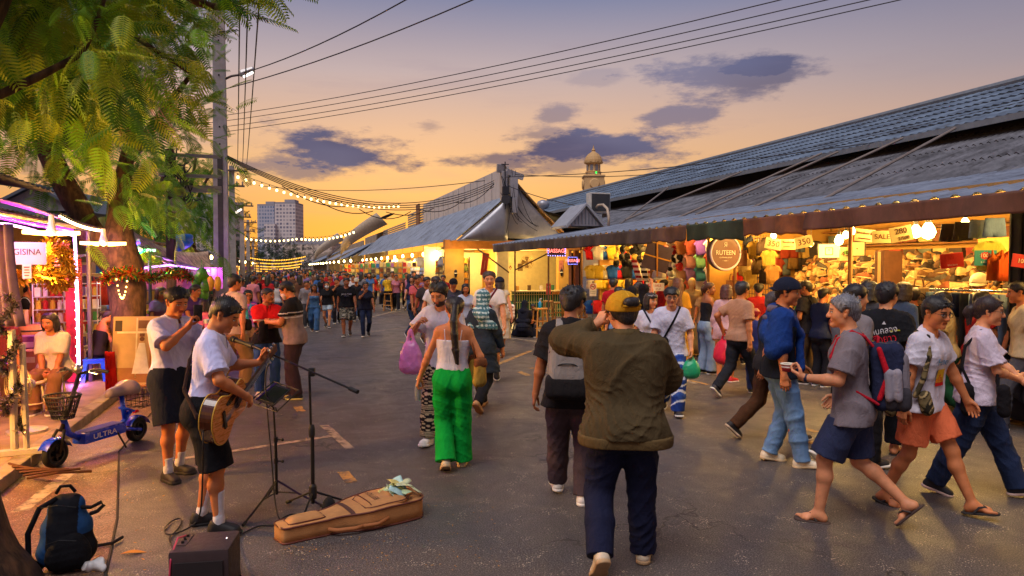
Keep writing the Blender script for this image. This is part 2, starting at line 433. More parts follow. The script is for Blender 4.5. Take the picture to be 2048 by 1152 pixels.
class Fig:
 def __init__(s,label,at,face,H=1.7,bulk=1.0,fem=False,skin='tan',pose=None,res=None,group=None,z=0.0,cat='person',belly=0.0,crude=False,name='person',child=1.0):
  s.root=thing(name,label,cat,(at[0],at[1],z),-radians(face),group)
  s.k=H/1.72;s.fem=fem;s.bulk=bulk;s.skin=np.array(lin(SKIN.get(skin,skin)if isinstance(skin,str)else skin)[:3]);s.belly=belly;s.crude=crude;s.child=child
  s.res=(res or max(.0085,sqrt(at[0]**2+at[1]**2)/682*.75))/s.k
  s.fine=max(.0036,min(.012,at[1]/682*.45))/s.k
  s.seed=int(abs(at[0]*977+at[1]*331))%9999
  s.pose(pose or{});s.garb={}
 def pose(s,p):
  g=p.get;J=s.J={};b=s.bulk;sw=(.148 if s.fem else.170)*(0.6+.4*b)
  pel=J['pel']=A(g('px',0),g('py',0),g('pz',.93)if 'pz' in p else.93);dz=pel[2]-.93;base=A(pel[0],pel[1],dz)
  lf,ls=g('lean',(2,0));R0=rz(radians(g('hipyaw',0)));s.R0=R0
  R=rz(radians(g('twist',0)))@ry(radians(ls))@rx(-radians(lf))@R0;s.R=R
  piv=A(0,0,.97)
  s.T=lambda q:base+piv+R@(np.asarray(q,float)-piv)
  s.Pv=lambda q:base+A(0,0,.93)+R0@(np.asarray(q,float)-A(0,0,.93))
  hy,hp,hr=(list(g('head',(0,6,0)))+[0,0])[:3]
  s.HR=R@rz(-radians(hy))@ry(radians(hr))@rx(-radians(hp));nb=s.T(A(0,.0,1.47));s.nb=nb
  s.HC=nb+R@A(0,.012,.055)+s.HR@A(0,.018,.092);s.hs=1.03*(1.12 if s.child<1 else 1)
  s.Hd=lambda q:s.HC+s.HR@(np.asarray(q,float)*s.hs)
  for sd,sg in(('l',-1),('r',1)):
   sh=J[sd+'sh']=s.T(A(sg*sw,g(sd+'shy',0),1.392+g(sd+'shz',0)))
   w=g(sd+'h',(sg*.24,.05,.80));w=A(*w[:3])
   if not g('abs',False):w=w+A(0,0,dz)*1.0
   hint=g(sd+'e',(sg*.6,-1,-.15));J[sd+'el'],J[sd+'wr']=ik(sh,w,.275,.245,hint)
   fd=g(sd+'hd');fa=nrm(J[sd+'wr']-J[sd+'el'])
   fd=nrm(fa if fd is None else A(*fd));pn=g(sd+'hn');pn=A(-sg,.15,0)if pn is None else A(*pn)
   pn=nrm(pn-fd*(pn@fd));J[sd+'hd']=fd;J[sd+'hn']=pn;J[sd+'cu']=g(sd+'cu','relax')
   J[sd+'hand']=J[sd+'wr']+fd*.085
   hip=J[sd+'hip']=s.Pv(A(sg*.088*(1.05 if s.fem else 1),0,.90));f=g(sd+'f',(sg*.10,.0,.08,0,10));f=list(f)+[0]*(5-len(f))
   kh=g(sd+'k',(sg*.12+sin(radians(f[4]))*sg*.3,1,.1));J[sd+'kn'],J[sd+'an']=ik(hip,A(*f[:3]),.425,.405,kh)
   FR=rz(-sg*radians(f[4]))@rx(-radians(f[3]));J[sd+'FR']=FR
 def W(s,q):
  q=np.asarray(q,float)*s.k;return s.root.matrix_basis@Vector(q)
 def body_r(s):return(1,s.bulk)
 def levels(s,e=0.0,zmin=-9,zmax=9,wide=0.0):
  b=s.bulk;bl=s.belly;f=s.fem
  L=[(.86,.070,.086,-.005),(.93,.082 if f else.070,.094,-.008),(1.0,.070 if f else.066,.086+bl*.35,.0+bl*.5),(1.08,.054 if f else.064,.076+bl*.5,.004+bl*.7),(1.17,.058 if f else.072,.082+bl*.4,.004+bl*.5),(1.27,.068 if f else.086,.090+bl*.1,.006),(1.35,.078 if f else.104,.074,-.004),(1.40,.09 if f else.112,.046,-.010)]
  out=[]
  for(z,w,r,y)in L:
   if zmin<=z<=zmax:
    w=w*(.55+.45*b)*(1+wide);r=r*(.5+.5*b)+e
    T_=s.T if z>.95 else s.Pv
    out.append(cone(T_(A(-w,y,z)),T_(A(w,y,z)),r,r,.05))
  return out
 def hand(s,sd):
  J=s.J;sg=1 if sd=='r' else-1;w,d,n=J[sd+'wr'],J[sd+'hd'],J[sd+'hn'];t=nrm(np.cross(d,n))*sg
  if t@t<.5:t=A(0,1,0)
  cu={'relax':(22,34,22),'grip':(62,78,50),'flat':(4,6,4),'hold':(38,52,34),'fist':(80,92,60),'pinch':(50,46,30)}[J[sd+'cu']]
  P_=[];k=.006
  for i,(off,l,kl,r)in enumerate([(.030,.070,.088,.0088),(.010,.078,.092,.0092),(-.011,.072,.088,.0088),(-.030,.056,.080,.0076)]):
   kn=w+d*kl+t*off;P_.append(cone(w+t*off*.55+d*.005,kn,.0135,.0115,.012))
   a=0;q=kn;rr=r
   for j,(sg_l,ang)in enumerate(zip((.45,.31,.24),cu)):
    a+=radians(ang*(1+.06*i));dd=d*cos(a)+n*sin(a)+t*off*.25;dd=nrm(dd);q2=q+dd*l*sg_l
    P_.append(cone(q,q2,rr,rr*.9,.004));q=q2;rr*=.9
  ct=.9 if J[sd+'cu']in('grip','hold','pinch','fist')else.35
  b0=w+d*.022+t*.024+n*.006;b1=b0+nrm(d*.75+t*(.75-.4*ct)+n*(.35+.6*ct))*.042;b2=b1+nrm(d*.95+t*(.25-.35*ct)+n*(.2+.5*ct))*.032;b3=b2+nrm(d*.95+t*(.1-.3*ct)+n*(.2+.3*ct))*.024
  P_+=[cone(b0,b1,.0155,.0115,.014),cone(b1,b2,.0105,.0095,.005),cone(b2,b3,.0095,.008,.005)]
  return P_
 def leg_prims(s,sd,e=0.0,shoe=True):
  J=s.J;b=.55+.45*s.bulk;hip,kn,an=J[sd+'hip'],J[sd+'kn'],J[sd+'an'];m=hip*.45+kn*.55
  fw=J[sd+'FR']@A(0,1,0)
  bk=nrm(np.cross(np.cross(an-hip,A(0,1,0)),an-kn));calf=kn*.70+an*.30;calf=calf+nrm(A(0,-1,0)-(an-kn)*((an-kn)@A(0,-1,0))/((an-kn)@(an-kn)))*.014
  P_=[cone(hip,m,.086*b+e,.074*b+e,.04),cone(m,kn,.072*b+e,.052*b+e,.04),cone(kn,calf,.050*b+e,.054*b+e,.03),cone(calf,an,.052*b+e,.034*b+e,.03)]
  return P_
 def foot_prims(s,sd):
  J=s.J;an,R=J[sd+'an'],J[sd+'FR'];sg=1 if sd=='r' else-1;F_=lambda x,y,z:an+R@A(x*sg,y,z)
  P_=[cone(F_(0,-.03,-.045),F_(0,.01,-.02),.034,.034,.03),cone(F_(0,.0,-.03),F_(.006,.10,-.052),.036,.024,.03),cone(F_(-.022,.09,-.058),F_(.034,.08,-.06),.02,.017,.02)]
  for i,x in enumerate((-.032,-.014,.003,.019,.033)):P_.append(cone(F_(x,.10,-.06),F_(x*.95,.148-.010*i-(.0 if i else-.004),-.064),.0125 if i==0 else.0095,.0125 if i==0 else.008,.006))
  return P_
 def body(s,bare_feet=False,beard=None,brow=(30,24,22),lip=None,neck_cut=True,hands=True):
  J=s.J;b=s.bulk;T_=s.T
  tors=s.levels()+[cone(J['lsh']*.96+T_(A(0,0,1.40))*.04,J['rsh']*.96+T_(A(0,0,1.40))*.04,.052*(.6+.4*b),None,.04)]
  for sg in(-1,1):
   tors+=[cone(T_(A(0,-.012,1.465)),T_(A(sg*.12,-.01,1.412)),.042,.032,.04),cone(s.Pv(A(sg*.068,-.05,.875)),s.Pv(A(sg*.068,-.045,.89)),.088*(.6+.4*b),None,.05)]
   if s.fem:tors.append(cone(T_(A(sg*.066,.070,1.262)),T_(A(sg*.062,.074,1.252)),.052,.054,.03))
   else:tors.append(cone(T_(A(sg*.07,.045,1.30)),T_(A(sg*.07,.045,1.30)),.06,None,.05))
  neck=[cone(s.nb+s.R@A(0,-.01,-.03),s.HC+s.HR@A(0,-.025,-.04),.058*(.75+.25*b)*(.88 if s.fem else 1),.054*(.88 if s.fem else 1),.03)]
  arms=[]
  fb=(.62+.38*b)*(.86 if s.fem else 1)
  for sd in 'lr':
   sh,el,wr=J[sd+'sh'],J[sd+'el'],J[sd+'wr'];m=el*.72+wr*.28
   arms+=[cone(sh,el,.047*fb,.040*fb,.035),cone(el,m,.039*fb,.041*fb,.025),cone(m,wr,.040*fb,.0265*fb,.025),cone(wr,wr+J[sd+'hd']*.03,.025,.022,.015)]
  legs=[]
  for sd in 'lr':
   legs+=s.leg_prims(sd)
   if bare_feet:legs+=s.foot_prims(sd)
  zc=s.HC+s.HR@A(0,0,-.16);nn=s.HR@A(0,.25,1)
  V,Q=mesh_of(tors+neck+arms+legs,s.res)
  Vs,Qs=[V],[Q];C=[np.tile(s.skin,(len(V),1))]
  h=s.Hd;hs=s.hs;ch=s.child
  jw=.92 if s.fem else 1.0
  hp=[cone(h(A(0,-.032,.028)),h(A(0,.018,.030)),.078*hs,.076*hs,.03),cone(h(A(0,.02,-.02)),h(A(0,.050,-.074)),.056*hs*jw,.032*hs*jw,.03),cone(h(A(-.030*jw,.044,-.022)),h(A(.030*jw,.044,-.022)),.040*hs,None,.025),cone(h(A(-.034*jw,.020,-.06)),h(A(.034*jw,.020,-.06)),.028*hs,None,.03),cone(h(A(-.03,.074,.030)),h(A(.03,.074,.030)),.0145*hs,None,.014),cone(h(A(0,.086,.016)),h(A(0,.104,-.022)),.0085*hs,.0135*hs,.010),cone(h(A(-.011,.094,-.026)),h(A(.011,.094,-.026)),.0095*hs,None,.008),cone(h(A(0,.071,-.088)),h(A(0,.071,-.088)),.019*hs*jw,None,.02),cone(h(A(-.018,.079,-.050)),h(A(.018,.079,-.050)),.0085*hs,None,.006),cone(h(A(-.015,.079,-.060)),h(A(.015,.079,-.060)),.0085*hs,None,.006)]
  for sg in(-1,1):
   hp+=[cone(h(A(sg*.033,.104,.007)),h(A(sg*.033,.104,.007)),.017*hs,None,.012,sub=True),cone(h(A(sg*.032,.074,.007)),h(A(sg*.032,.074,.007)),.0145*hs,None,.004),cone(h(A(sg*.079,-.014,.020)),h(A(sg*.073,-.004,-.022)),.0145*hs,.011*hs,.008),cone(h(A(sg*.083,-.002,.004)),h(A(sg*.083,-.002,.004)),.008*hs,None,.004,sub=True)]
  V,Q=mesh_of(hp+neck,s.fine,cuts=[(zc-nn*0.05,-nrm(nn))])
  q=(V-s.HC)@s.HR/hs;c=np.tile(s.skin,(len(V),1));ax=np.abs(q[:,0])
  lp=np.array(lin(lip)[:3])if lip else s.skin*np.array([.86,.52,.52]);hb=np.array(lin(brow)[:3])
  def blend(mask,col):c[:]=c*(1-mask[:,None])+np.asarray(col)*mask[:,None]
  sm=lambda v,a,b_:np.clip((v-a)/(b_-a),0,1)
  blend(sm(ax,.055,.03)*sm(np.abs(q[:,2]+.02),.03,.012)*(q[:,1]>.05)*.22,s.skin*np.array([1.0,.62,.55]))
  blend((ax<.023)*sm(np.abs(q[:,2]+.055),.013,.009)*(q[:,1]>.074),lp)
  blend((ax<.021)*sm(np.abs(q[:,2]+.0555),.0035,.001)*(q[:,1]>.07),lp*.3)
  ex=ax-.0325;e=(ex/.0150)**2+((q[:,2]-.0065)/.0072)**2;ey=(q[:,1]>.06)
  blend(ey*sm(e,2.1,1.3)*.75,s.skin*.35)
  blend(ey*sm(e,1.0,.8),(.62,.58,.55));blend(ey*sm(ex*ex+(q[:,2]-.0075)**2,.0068**2,.0052**2),(.02,.013,.01))
  blend(ey*((ex/.017)**2<1)*sm(np.abs(q[:,2]-.0135),.0042,.002),(.03,.02,.018))
  blend((q[:,1]>.05)*sm(np.abs(ax-.0325),.023,.018)*sm(np.abs(q[:,2]-.031+(ax-.033)*.1),.0075,.004)*.9,hb)
  if beard:
   bb=np.array(lin(beard[0])[:3]);m_=np.maximum(sm(q[:,2],-.050,-.066),sm(q[:,2],-.034,-.042)*(ax>.020))*(q[:,1]>-.012)*(1-(ax<.02)*sm(np.abs(q[:,2]+.055),.010,.008))*sm(q[:,2],-.125,-.10)
   m_=np.maximum(m_,(ax>.055)*(q[:,1]>-.012)*(q[:,1]<.03)*(q[:,2]<.03)*(q[:,2]>-.06));blend(m_*beard[1],bb)
  Vs.append(V);Qs.append(Q);C.append(c)
  if hands:
   for sd in 'lr':
    w,d=J[sd+'wr'],J[sd+'hd'];el=J[sd+'el']
    V,Q=mesh_of(s.hand(sd)+[cone(w-nrm(w-el)*.03,w+d*.02,.0275*fb,.024,.02)],min(.0045/s.k,s.fine*1.1)if not s.crude else s.fine)
    Vs.append(V);Qs.append(Q);c=np.tile(s.skin,(len(V),1));C.append(c)
  off=0;QQ=[]
  for V,Q in zip(Vs,Qs):QQ.append(Q+off);off+=len(V)
  V=np.concatenate(Vs)*s.k;C=np.concatenate(C)
  bare=0.05*np.sin(V@A(9,7,5))+1;C=C*bare[:,None]
  o=link_mesh('body',V,np.concatenate(QQ),attr_mat(.55,.35,.12,90,0.06,'skin'),s.root,True,cols=np.c_[C,np.ones(len(C))]);s.bodyo=o;return s
 def cloth(s,name,prims,col,cuts=(),wr=(.005,26,0),res=None,parent=None,mt=None):
  V,Q=mesh_of(prims,res or s.res,cuts,(wr[0],wr[1],wr[2]+s.seed)if wr else None)
  if len(V)==0:return None
  cols=None
  if callable(col):
   c=col(V,s);cols=np.c_[c,np.ones(len(c))];m=attr_mat(.9,.12,.3,22,0,'printed_cloth')
  else:m=mt or fabric(col)
  o=link_mesh(name,V*s.k,Q,m,parent or s.root,True,cols=cols);s.garb[name]=o;return o
 def shirt(s,col,sleeve=.62,hem=.84,ease=.022,name='t_shirt',collar=None,flare=.012,neck=.068,wr=.006,cuff=None,band=None,strap=False,vneck=0.0,open_=None,wide=0.04):
  s.hem=hem;J=s.J;T_=s.T;e=ease;b=s.bulk;fb=(.62+.38*b)*(.88 if s.fem else 1)
  P_=s.levels(e,hem-.05,1.36,wide)+s.levels(e-.004,1.37,9,.02)
  for sg in(-1,1):
   if s.fem:P_.append(cone(T_(A(sg*.066,.072,1.262)),T_(A(sg*.062,.076,1.252)),.052+e*.8,.054+e*.8,.03))
   else:P_.append(cone(T_(A(sg*.07,.045,1.30)),T_(A(sg*.07,.045,1.30)),.06+e*.7,None,.05))
   P_.append(cone(T_(A(0,-.012,1.462)),T_(A(sg*.12,-.01,1.412)),.044+e*.4,.034+e*.5,.05))
  if hem<.93:
   for sg in(-1,1):P_.append(cone(s.Pv(A(sg*.068,-.05,.875)),s.Pv(A(sg*.068,-.045,.92)),.088*(.6+.4*b)+e,None,.05))
   w=.11*(.55+.45*b);P_.append(cone(s.Pv(A(-w,0,hem-.02)),s.Pv(A(w,0,hem-.02)),.098*(.5+.5*b)+e+.004,None,.05))
  if not strap:
   for sd in 'lr':
    sh,el,wr_=J[sd+'sh'],J[sd+'el'],J[sd+'wr'];r0=.048*fb+e*.75
    if sleeve<=1.0:
     q=sh+(el-sh)*sleeve;P_.append(cone(sh,sh+(el-sh)*(sleeve+.25),r0,.048*fb+e+flare*1.2,.05,cuts=[(q,nrm(el-sh))]))
    else:
     f=sleeve-1;q=el+(wr_-el)*f
     P_+=[cone(sh,el,r0,.048*fb+e,.035),cone(el,el+(wr_-el)*f,.046*fb+e,.034+e*.7,.03,cuts=[(q,nrm(wr_-el))])]
  ncut=[cone(s.nb+s.R@A(0,.012,-.005),s.HC,neck*(.9 if s.fem else 1)*(.8+.2*b),neck,.008,sub=True)]
  if vneck:ncut.append(cone(s.T(A(0,.10,1.40-vneck)),s.T(A(0,.06,1.46)),.012,.05,.01,sub=True))
  cuts=[(s.Pv(A(0,0,hem))if hem<1.0 else s.T(A(0,0,hem)),(s.R0 if hem<1 else s.R)@A(0,0,-1))]
  if strap:cuts.append((s.T(A(0,0,strap if strap is not True else 1.33)),s.R@A(0,0,1)))
  o=s.cloth(name,P_+ncut,col,cuts,(wr,26,1))
  if collar:
   M=s.R;nb=s.nb;mb=MB();n=26;cc=[]
   def cf(u,v):
    th=-1.30+2.60*u+pi*1.5 if False else(pi/2+.16)+(2*pi-.32)*u
    front=max(0,sin(th));up=.040-.014*front
    r=.064*(.85+.15*b)+.02*v
    z=(-.012-.024*front)+up*(1-(2*v-.55)**2*1.0)-(.03+.035*front**3)*max(0,v-.4)
    return nb+M@A(cos(th)*r*1.05,sin(th)*r*(1.0+.22*front*v)+.008,z)
   mb.shell(lambda u,v:Vector(cf(u,v)*s.k),n,5,(0,0,.003));mb.build('collar',fabric(collar),s.root,True)
  if cuff:
   for sd in 'lr':
    el,wr_=J[sd+'el'],J[sd+'wr'];d=nrm(wr_-el);f=sleeve-1;q=el+(wr_-el)*f
    s.cloth('cuff',[cone(q-d*.045,q+d*.012,.036+e*.55,.033+e*.45,.01)],cuff,[(q+d*.008,d),(q-d*.05,-d)],(.0015,60,4))
  if band:
   w=.11*(.55+.45*b)
   s.cloth('waistband',[cone(s.Pv(A(-w,y,hem+dz_)),s.Pv(A(w,y,hem+dz_)),.094*(.5+.5*b)+e,None,.03)for dz_ in(-.05,-.02,.01)for y in(-.022,0.008)],band,[(s.Pv(A(0,0,hem-.055)),A(0,0,-1)),(s.Pv(A(0,0,hem+.012)),A(0,0,1))],(.002,70,5))
  return s
 def pants(s,col,ln=1.0,cut='straight',ease=.012,name='trousers',wr=.006,top=None,hem=None):
  J=s.J;top=top or min(1.02,getattr(s,'hem',1)+.05);b=.55+.45*s.bulk;e=ease;P_=s.levels(e,.8,top+.02,.02)
  for sg in(-1,1):P_.append(cone(s.Pv(A(sg*.068,-.05,.875)),s.Pv(A(sg*.068,-.045,.89)),.088*(.6+.4*s.bulk)+e,None,.05))
  prof={'slim':(.088,.078,.058,.056,.046),'straight':(.092,.086,.070,.066,.060),'loose':(.098,.094,.084,.082,.076),'wide':(.098,.094,.082,.084,.096),'shorts':(.092,.088,.088,.088,.088),'jogger':(.096,.092,.078,.070,.050)}[cut]
  for sd in 'lr':
   hip,kn,an=J[sd+'hip'],J[sd+'kn'],J[sd+'an'];m=(hip+kn)/2;c2=(kn+an)/2
   if ln<=1.0 and cut=='shorts':
    q=hip+(kn-hip)*ln;P_.append(cone(hip,hip+(kn-hip)*(ln+.25),prof[0]*b+e,(prof[0]+.004)*b+e,.03,cuts=[(q,nrm(kn-hip))]))
   else:
    q=an+(kn-an)*(1-ln);end=an+nrm(an-kn)*.05
    P_+=[cone(hip,m,prof[0]*b+e,prof[1]*b+e,.03),cone(m,kn,prof[1]*b+e,prof[2]*b+e,.03),cone(kn,c2,prof[2]*b+e,prof[3]*b+e,.02),cone(c2,end,prof[3]*b+e,prof[4]*b+e,.02,cuts=[(q+nrm(an-kn)*.012,nrm(an-kn))])]
  s.cloth(name,P_,col,[(s.Pv(A(0,0,top)),A(0,0,1))],(wr,24,2));return s
 def skirt(s,col,hem=.3,r=.2,name='skirt',top=1.03,wr=.012,ease=.015):
  P_=s.levels(ease,.84,top+.02,.03);J=s.J
  c=(J['lan']+J['ran'])/2;c=A(c[0],c[1],0);pv=J['pel']
  for f in(0.0,.35,.7,1.0):
   z=.9+(hem-.05-.9)*f+(pv[2]-.93)*(1-f);cc=pv*(1-f*.8)+c*f*.8;w=.085+(r-.12)*f
   P_.append(cone(A(cc[0]-w*.8,cc[1],z),A(cc[0]+w*.8,cc[1],z),.105+(r*.62-.10)*f+.01,None,.09))
   if f>0:P_.append(cone(P_[-2]['a'],P_[-1]['a'],P_[-2]['ra'],P_[-1]['ra'],.05));P_.append(cone(P_[-3]['b'],P_[-2]['b'],P_[-3]['ra'],P_[-2]['ra'],.05))
  for sd in 'lr':
   kn=J[sd+'kn'];P_.append(cone(J[sd+'hip'],kn,.10,.09,.06));an=J[sd+'an'];e_=kn+(an-kn)*max(0,min(1,(kn[2]-hem)/max(.01,kn[2]-an[2])));P_.append(cone(kn,e_,.085,.09,.06))
  s.cloth(name,P_,col,[(A(0,0,hem),A(0,0,-1)),(s.Pv(A(0,0,top)),A(0,0,1))],(wr,20,3));return s
 def shoes(s,col,sole=(225,220,210),high=0.0,name='shoe',lace=True):
  J=s.J
  for sd in 'lr':
   an,R=J[sd+'an'],J[sd+'FR'];sg=1 if sd=='r' else-1;F_=lambda x,y,z:an+R@A(x*sg,y,z)
   up=[cone(F_(0,-.042,-.04),F_(0,-.03,-.005+high),.037,.038,.03),cone(F_(0,-.03,-.045),F_(.004,.12,-.054),.042,.038,.03),cone(F_(0,.0,-.01),F_(.003,.085,-.04),.036,.034,.03),cone(F_(-.008,.10,-.056),F_(.02,.115,-.056),.036,.034,.02)]
   o=s.cloth(name,up,col,[(F_(0,0,-.062),R@A(0,0,-1)),(F_(0,0,.012+high),R@A(0,.25,1))],None,min(s.res,.008/s.k),mt=None if callable(col)else mat(col,.65,var=.15,vs=20,bump=.15,bs=120,name='shoe_upper'))
   so=[cone(F_(0,-.040,-.066),F_(.004,.125,-.066),.047,.044,.01),cone(F_(-.01,.10,-.066),F_(.02,.115,-.066),.044,.042,.02)]
   s.cloth('sole',so,sole,[(F_(0,0,-.081),R@A(0,0,-1)),(F_(0,0,-.056),R@A(0,0,1))],None,min(s.res,.007/s.k),parent=o,mt=mat(sole,.7,var=.12,vs=14,name='rubber_sole'))
   if lace and s.fine<.007:
    mb=MB()
    for i in range(4):mb.tube([Vector(F_(x,.035+i*.018,-.002-i*.0105-abs(x)*.35)*s.k)for x in(-.022,0,.022)],.0035*s.k,5)
    mb.build('laces',mat((210,206,200)if sum(col if not callable(col)else(0,))<300 else(235,232,225),.9,name='lace'),o)
  return s
 def socks(s,col,top=.22):
  J=s.J
  for sd in 'lr':
   an,kn=J[sd+'an'],J[sd+'kn'];d=nrm(kn-an);b=.55+.45*s.bulk
   s.cloth('sock',[cone(an-d*.03,an+d*.03,.042,.040,.02),cone(an+d*.03,an+d*top*1.4,.036,.036+.062*top*b,.02)],col,[(an+d*top,d)],(.002,80,6));
  return s
 def sandals(s,col,strap=None,name='flip_flop'):
  J=s.J
  for sd in 'lr':
   an,R=J[sd+'an'],J[sd+'FR'];sg=1 if sd=='r' else-1;F_=lambda x,y,z:an+R@A(x*sg,y,z)
   o=s.cloth(name,[cone(F_(0,-.045,-.078),F_(.004,.12,-.078),.043,.048,.02),cone(F_(-.006,.135,-.078),F_(.016,.125,-.078),.036,.036,.02)],col,[(F_(0,0,-.088),R@A(0,0,-1)),(F_(0,0,-.070),R@A(0,0,1))],None,min(s.res,.007/s.k),mt=mat(col,.8,name='rubber_slipper'))
   mb=MB();t=[F_(-.016,.115,-.06),F_(-.012,.085,-.028),F_(-.030,.045,-.030),F_(-.044,.01,-.068)];u=[F_(-.012,.085,-.028),F_(.016,.055,-.018),F_(.040,.01,-.068)]
   mb.tube([Vector(q*s.k)for q in t],.0085*s.k,6);mb.tube([Vector(q*s.k)for q in u],.0085*s.k,6);mb.build('strap',mat(strap or col,.7,name='rubber_strap'),o)
  return s
 def hair(s,style='short',col=(26,22,22),t=.016,side=None,seed=0,fringe=0,ln=.4,path=None,tuft=60,rr=.02,parting=False,capped=False):
  t=t*.72;h,hs=s.Hd,s.hs;side=t*.7 if side is None else side;g=np.random.default_rng(seed+s.seed);P_=[]
  c1=[(h(A(0,.085,.082)),s.HR@nrm(A(0,.73,-.69)))];nape=[(h(A(0,0,-.062)),s.HR@A(0,.35,-1))]
  P_+=[cone(h(A(0,-.036,.034)),h(A(0,.014,.036)),(.0775+side*.6)*hs,(.0755+side*.6)*hs,.02,cuts=c1+nape),cone(h(A(-.03,-.01,.062)),h(A(.03,-.01,.062)),(.058+t)*hs,None,.03,cuts=[(h(A(0,.10,.06)),s.HR@nrm(A(0,.8,-.6)))]),cone(h(A(-.022,.038,.088)),h(A(.022,.038,.088)),(.013+t*.9)*hs,None,.03),cone(h(A(0,-.06,-.02)),h(A(0,-.04,.02)),(.047+side*.5)*hs,(.06+side*.6)*hs,.02,cuts=c1+nape)]
  if style=='short' and not capped and tuft:
   for sg in(-1,1):P_.append(cone(h(A(sg*.098,-.008,.010)),h(A(sg*.096,.004,-.03)),.030*hs,.026*hs,.012,sub=True))
   for i in range(44):
    x=g.uniform(-.066,.066);b0=A(x,.070*sqrt(max(0,1-(x/.088)**2)),.088-abs(x)*.25);P_.append(cone(h(b0),h(b0+A(g.normal(0,.008),.014,-g.uniform(.002,.020))),.010*hs,.0025*hs,.006))
  for i in range(tuft):
   th=g.uniform(0,2*pi);ph=g.uniform(.0,1.25);d=A(sin(ph)*cos(th),sin(ph)*sin(th),cos(ph));base=A(0,-.012,.03)+d*A(.076+t*.6,.098+t*.6,.078+t)
   if base[1]*.73-base[2]*.69>.008 and fringe==0:continue
   tip=base+nrm(d*.6+g.normal(0,.5,3)+A(0,.35,-.25))*g.uniform(.014,.034)*(1+t*14)
   P_.append(cone(h(base),h(tip),.009*hs,.002*hs,.007))
  if fringe:
   for i in range(13):
    x=-.062+.124*i/12;yy=.082*sqrt(max(0,1-(x/.09)**2));z1=.075-fringe*(.9+.25*g.uniform(-1,1))
    P_.append(cone(h(A(x*.7,yy*.75,.092)),h(A(x*.9+(.01 if parting else 0),yy+.012,.072)),.014*hs,.010*hs,.008));P_.append(cone(h(A(x*.9,yy+.012,.072)),h(A(x,yy+.016,z1)),.010*hs,.005*hs,.006))
  if style in('bob','long'):
   L={'bob':.13,'long':ln}[style]
   for i in range(26):
    a=radians(-205+230*i/25);x,y=cos(a)*.084,sin(a)*.092-.012;q0=h(A(x,y,.02));jl=L*g.uniform(.88,1.06)
    dn=nrm(A(0,0,-1)*.8+s.R@A(0,-.12,-.2));q1=h(A(x*1.06,y*1.04,-.045));q2=q1+dn*(jl-.05)+s.R@A(g.normal(0,.006),-.02*(y<0),0)
    P_+=[cone(q0,q1,.020*hs,.019*hs,.012),cone(q1,q2,.019*hs,.010*hs,.010)]
  if style in('pony','bun'):
   pts=[h(A(0,-.105,.03))]+[np.asarray(q,float)for q in(path or[])]if path is not None else[h(A(0,-.10,.03)),h(A(0,-.135,.0)),h(A(0,-.125,-.12))]
   n=len(pts)
   for st in range(9):
    off=g.normal(0,1,3)*rr*.55
    for i in range(n-1):
     f0,f1=i/(n-1),(i+1)/(n-1);r0,r1=rr*(1-.55*f0**2),rr*(1-.55*f1**2)
     P_.append(cone(pts[i]+off*(.3+.7*f0),pts[i+1]+off*(.3+.7*f1)*(1-.5*f1),r0*.62,r1*.62*(1 if i<n-2 else.3),.012))
  if style=='bun':P_.append(cone(h(A(0,-.13,.01)),h(A(0,-.15,-.02)),.038*hs,.032*hs,.02))
  V,Q=mesh_of(P_,s.fine*1.1,[(h(A(0,0,.036)),s.HR@A(0,.1,1))]if capped or tuft==0 else(),(.0034,230,seed))
  hm=hair_mat(col);o=link_mesh('hair',V*s.k,Q,hm,s.root,True);s.hairo=o;return s
 def cap(s,col,back=False,brim=None,name='cap',mesh_back=None,tilt=0,button=True):
  h,hs=s.Hd,s.hs;sg=-1 if back else 1;up=s.HR@A(0,0,1)
  P_=[cone(h(A(0,-.034,.034)),h(A(0,.018,.038)),.100*hs,.097*hs,.02),cone(h(A(0,-.012,.055)),h(A(0,-.012,.06)),.085*hs,None,.03)]
  cuts=[(h(A(0,0,.028)),s.HR@nrm(A(0,.18*1,-1)))]
  o=s.cloth(name,P_,col,cuts,(.0012,60,8),s.fine*1.3)
  if brim is not False:
   mb=MB()
   def bf(u,v):
    th=radians(25+130*u);r0=.094;rr_=r0+.062*v*(sin(th)**.6);return Vector(h(A(cos(th)*r0*(1+.1*v),sg*(sin(th)*rr_+.006)+(0 if not back else-.010),.050-.022*v-.9*(cos(th)*r0)**2*1.6))*s.k)
   mb.shell(bf,14,4,(0,0,-.004));mb.build('brim',fabric(brim or(col if not callable(col)else(40,40,44))),o,True)
  if button:
   mb=MB();mb.sphere(Vector(h(A(0,-.012,.142))*s.k),.008*s.k,8,5);mb.build('button',fabric(col if not callable(col)else(40,40,44)),o,True)
  return o
 def hijab(s,col,chest=1.22,drape=None,name='hijab'):
  h,hs=s.Hd,s.hs;T_=s.T
  P_=[cone(h(A(0,-.036,.030)),h(A(0,.010,.036)),.100*hs,.096*hs,.03),cone(h(A(0,-.03,-.05)),h(A(0,.02,-.075)),.088*hs,.075*hs,.04),cone(h(A(0,-.05,-.1)),T_(A(0,-.04,1.40)),.08,.11,.05),cone(T_(A(-.10,0,1.40)),T_(A(.10,0,1.40)),.085,None,.06),cone(T_(A(-.12,.01,chest+.03)),T_(A(.12,.01,chest+.03)),.125,None,.07)]
  for d in(drape or[]):P_.append(d)
  P_+=[cone(h(A(0,.085,.0)),h(A(0,.085,-.03)),.058*hs,.052*hs,.012,sub=True)]
  s.cloth(name,P_,col,[(T_(A(0,0,chest)),s.R@A(0,0,-1))],(.006,34,9),s.fine*1.6);return s
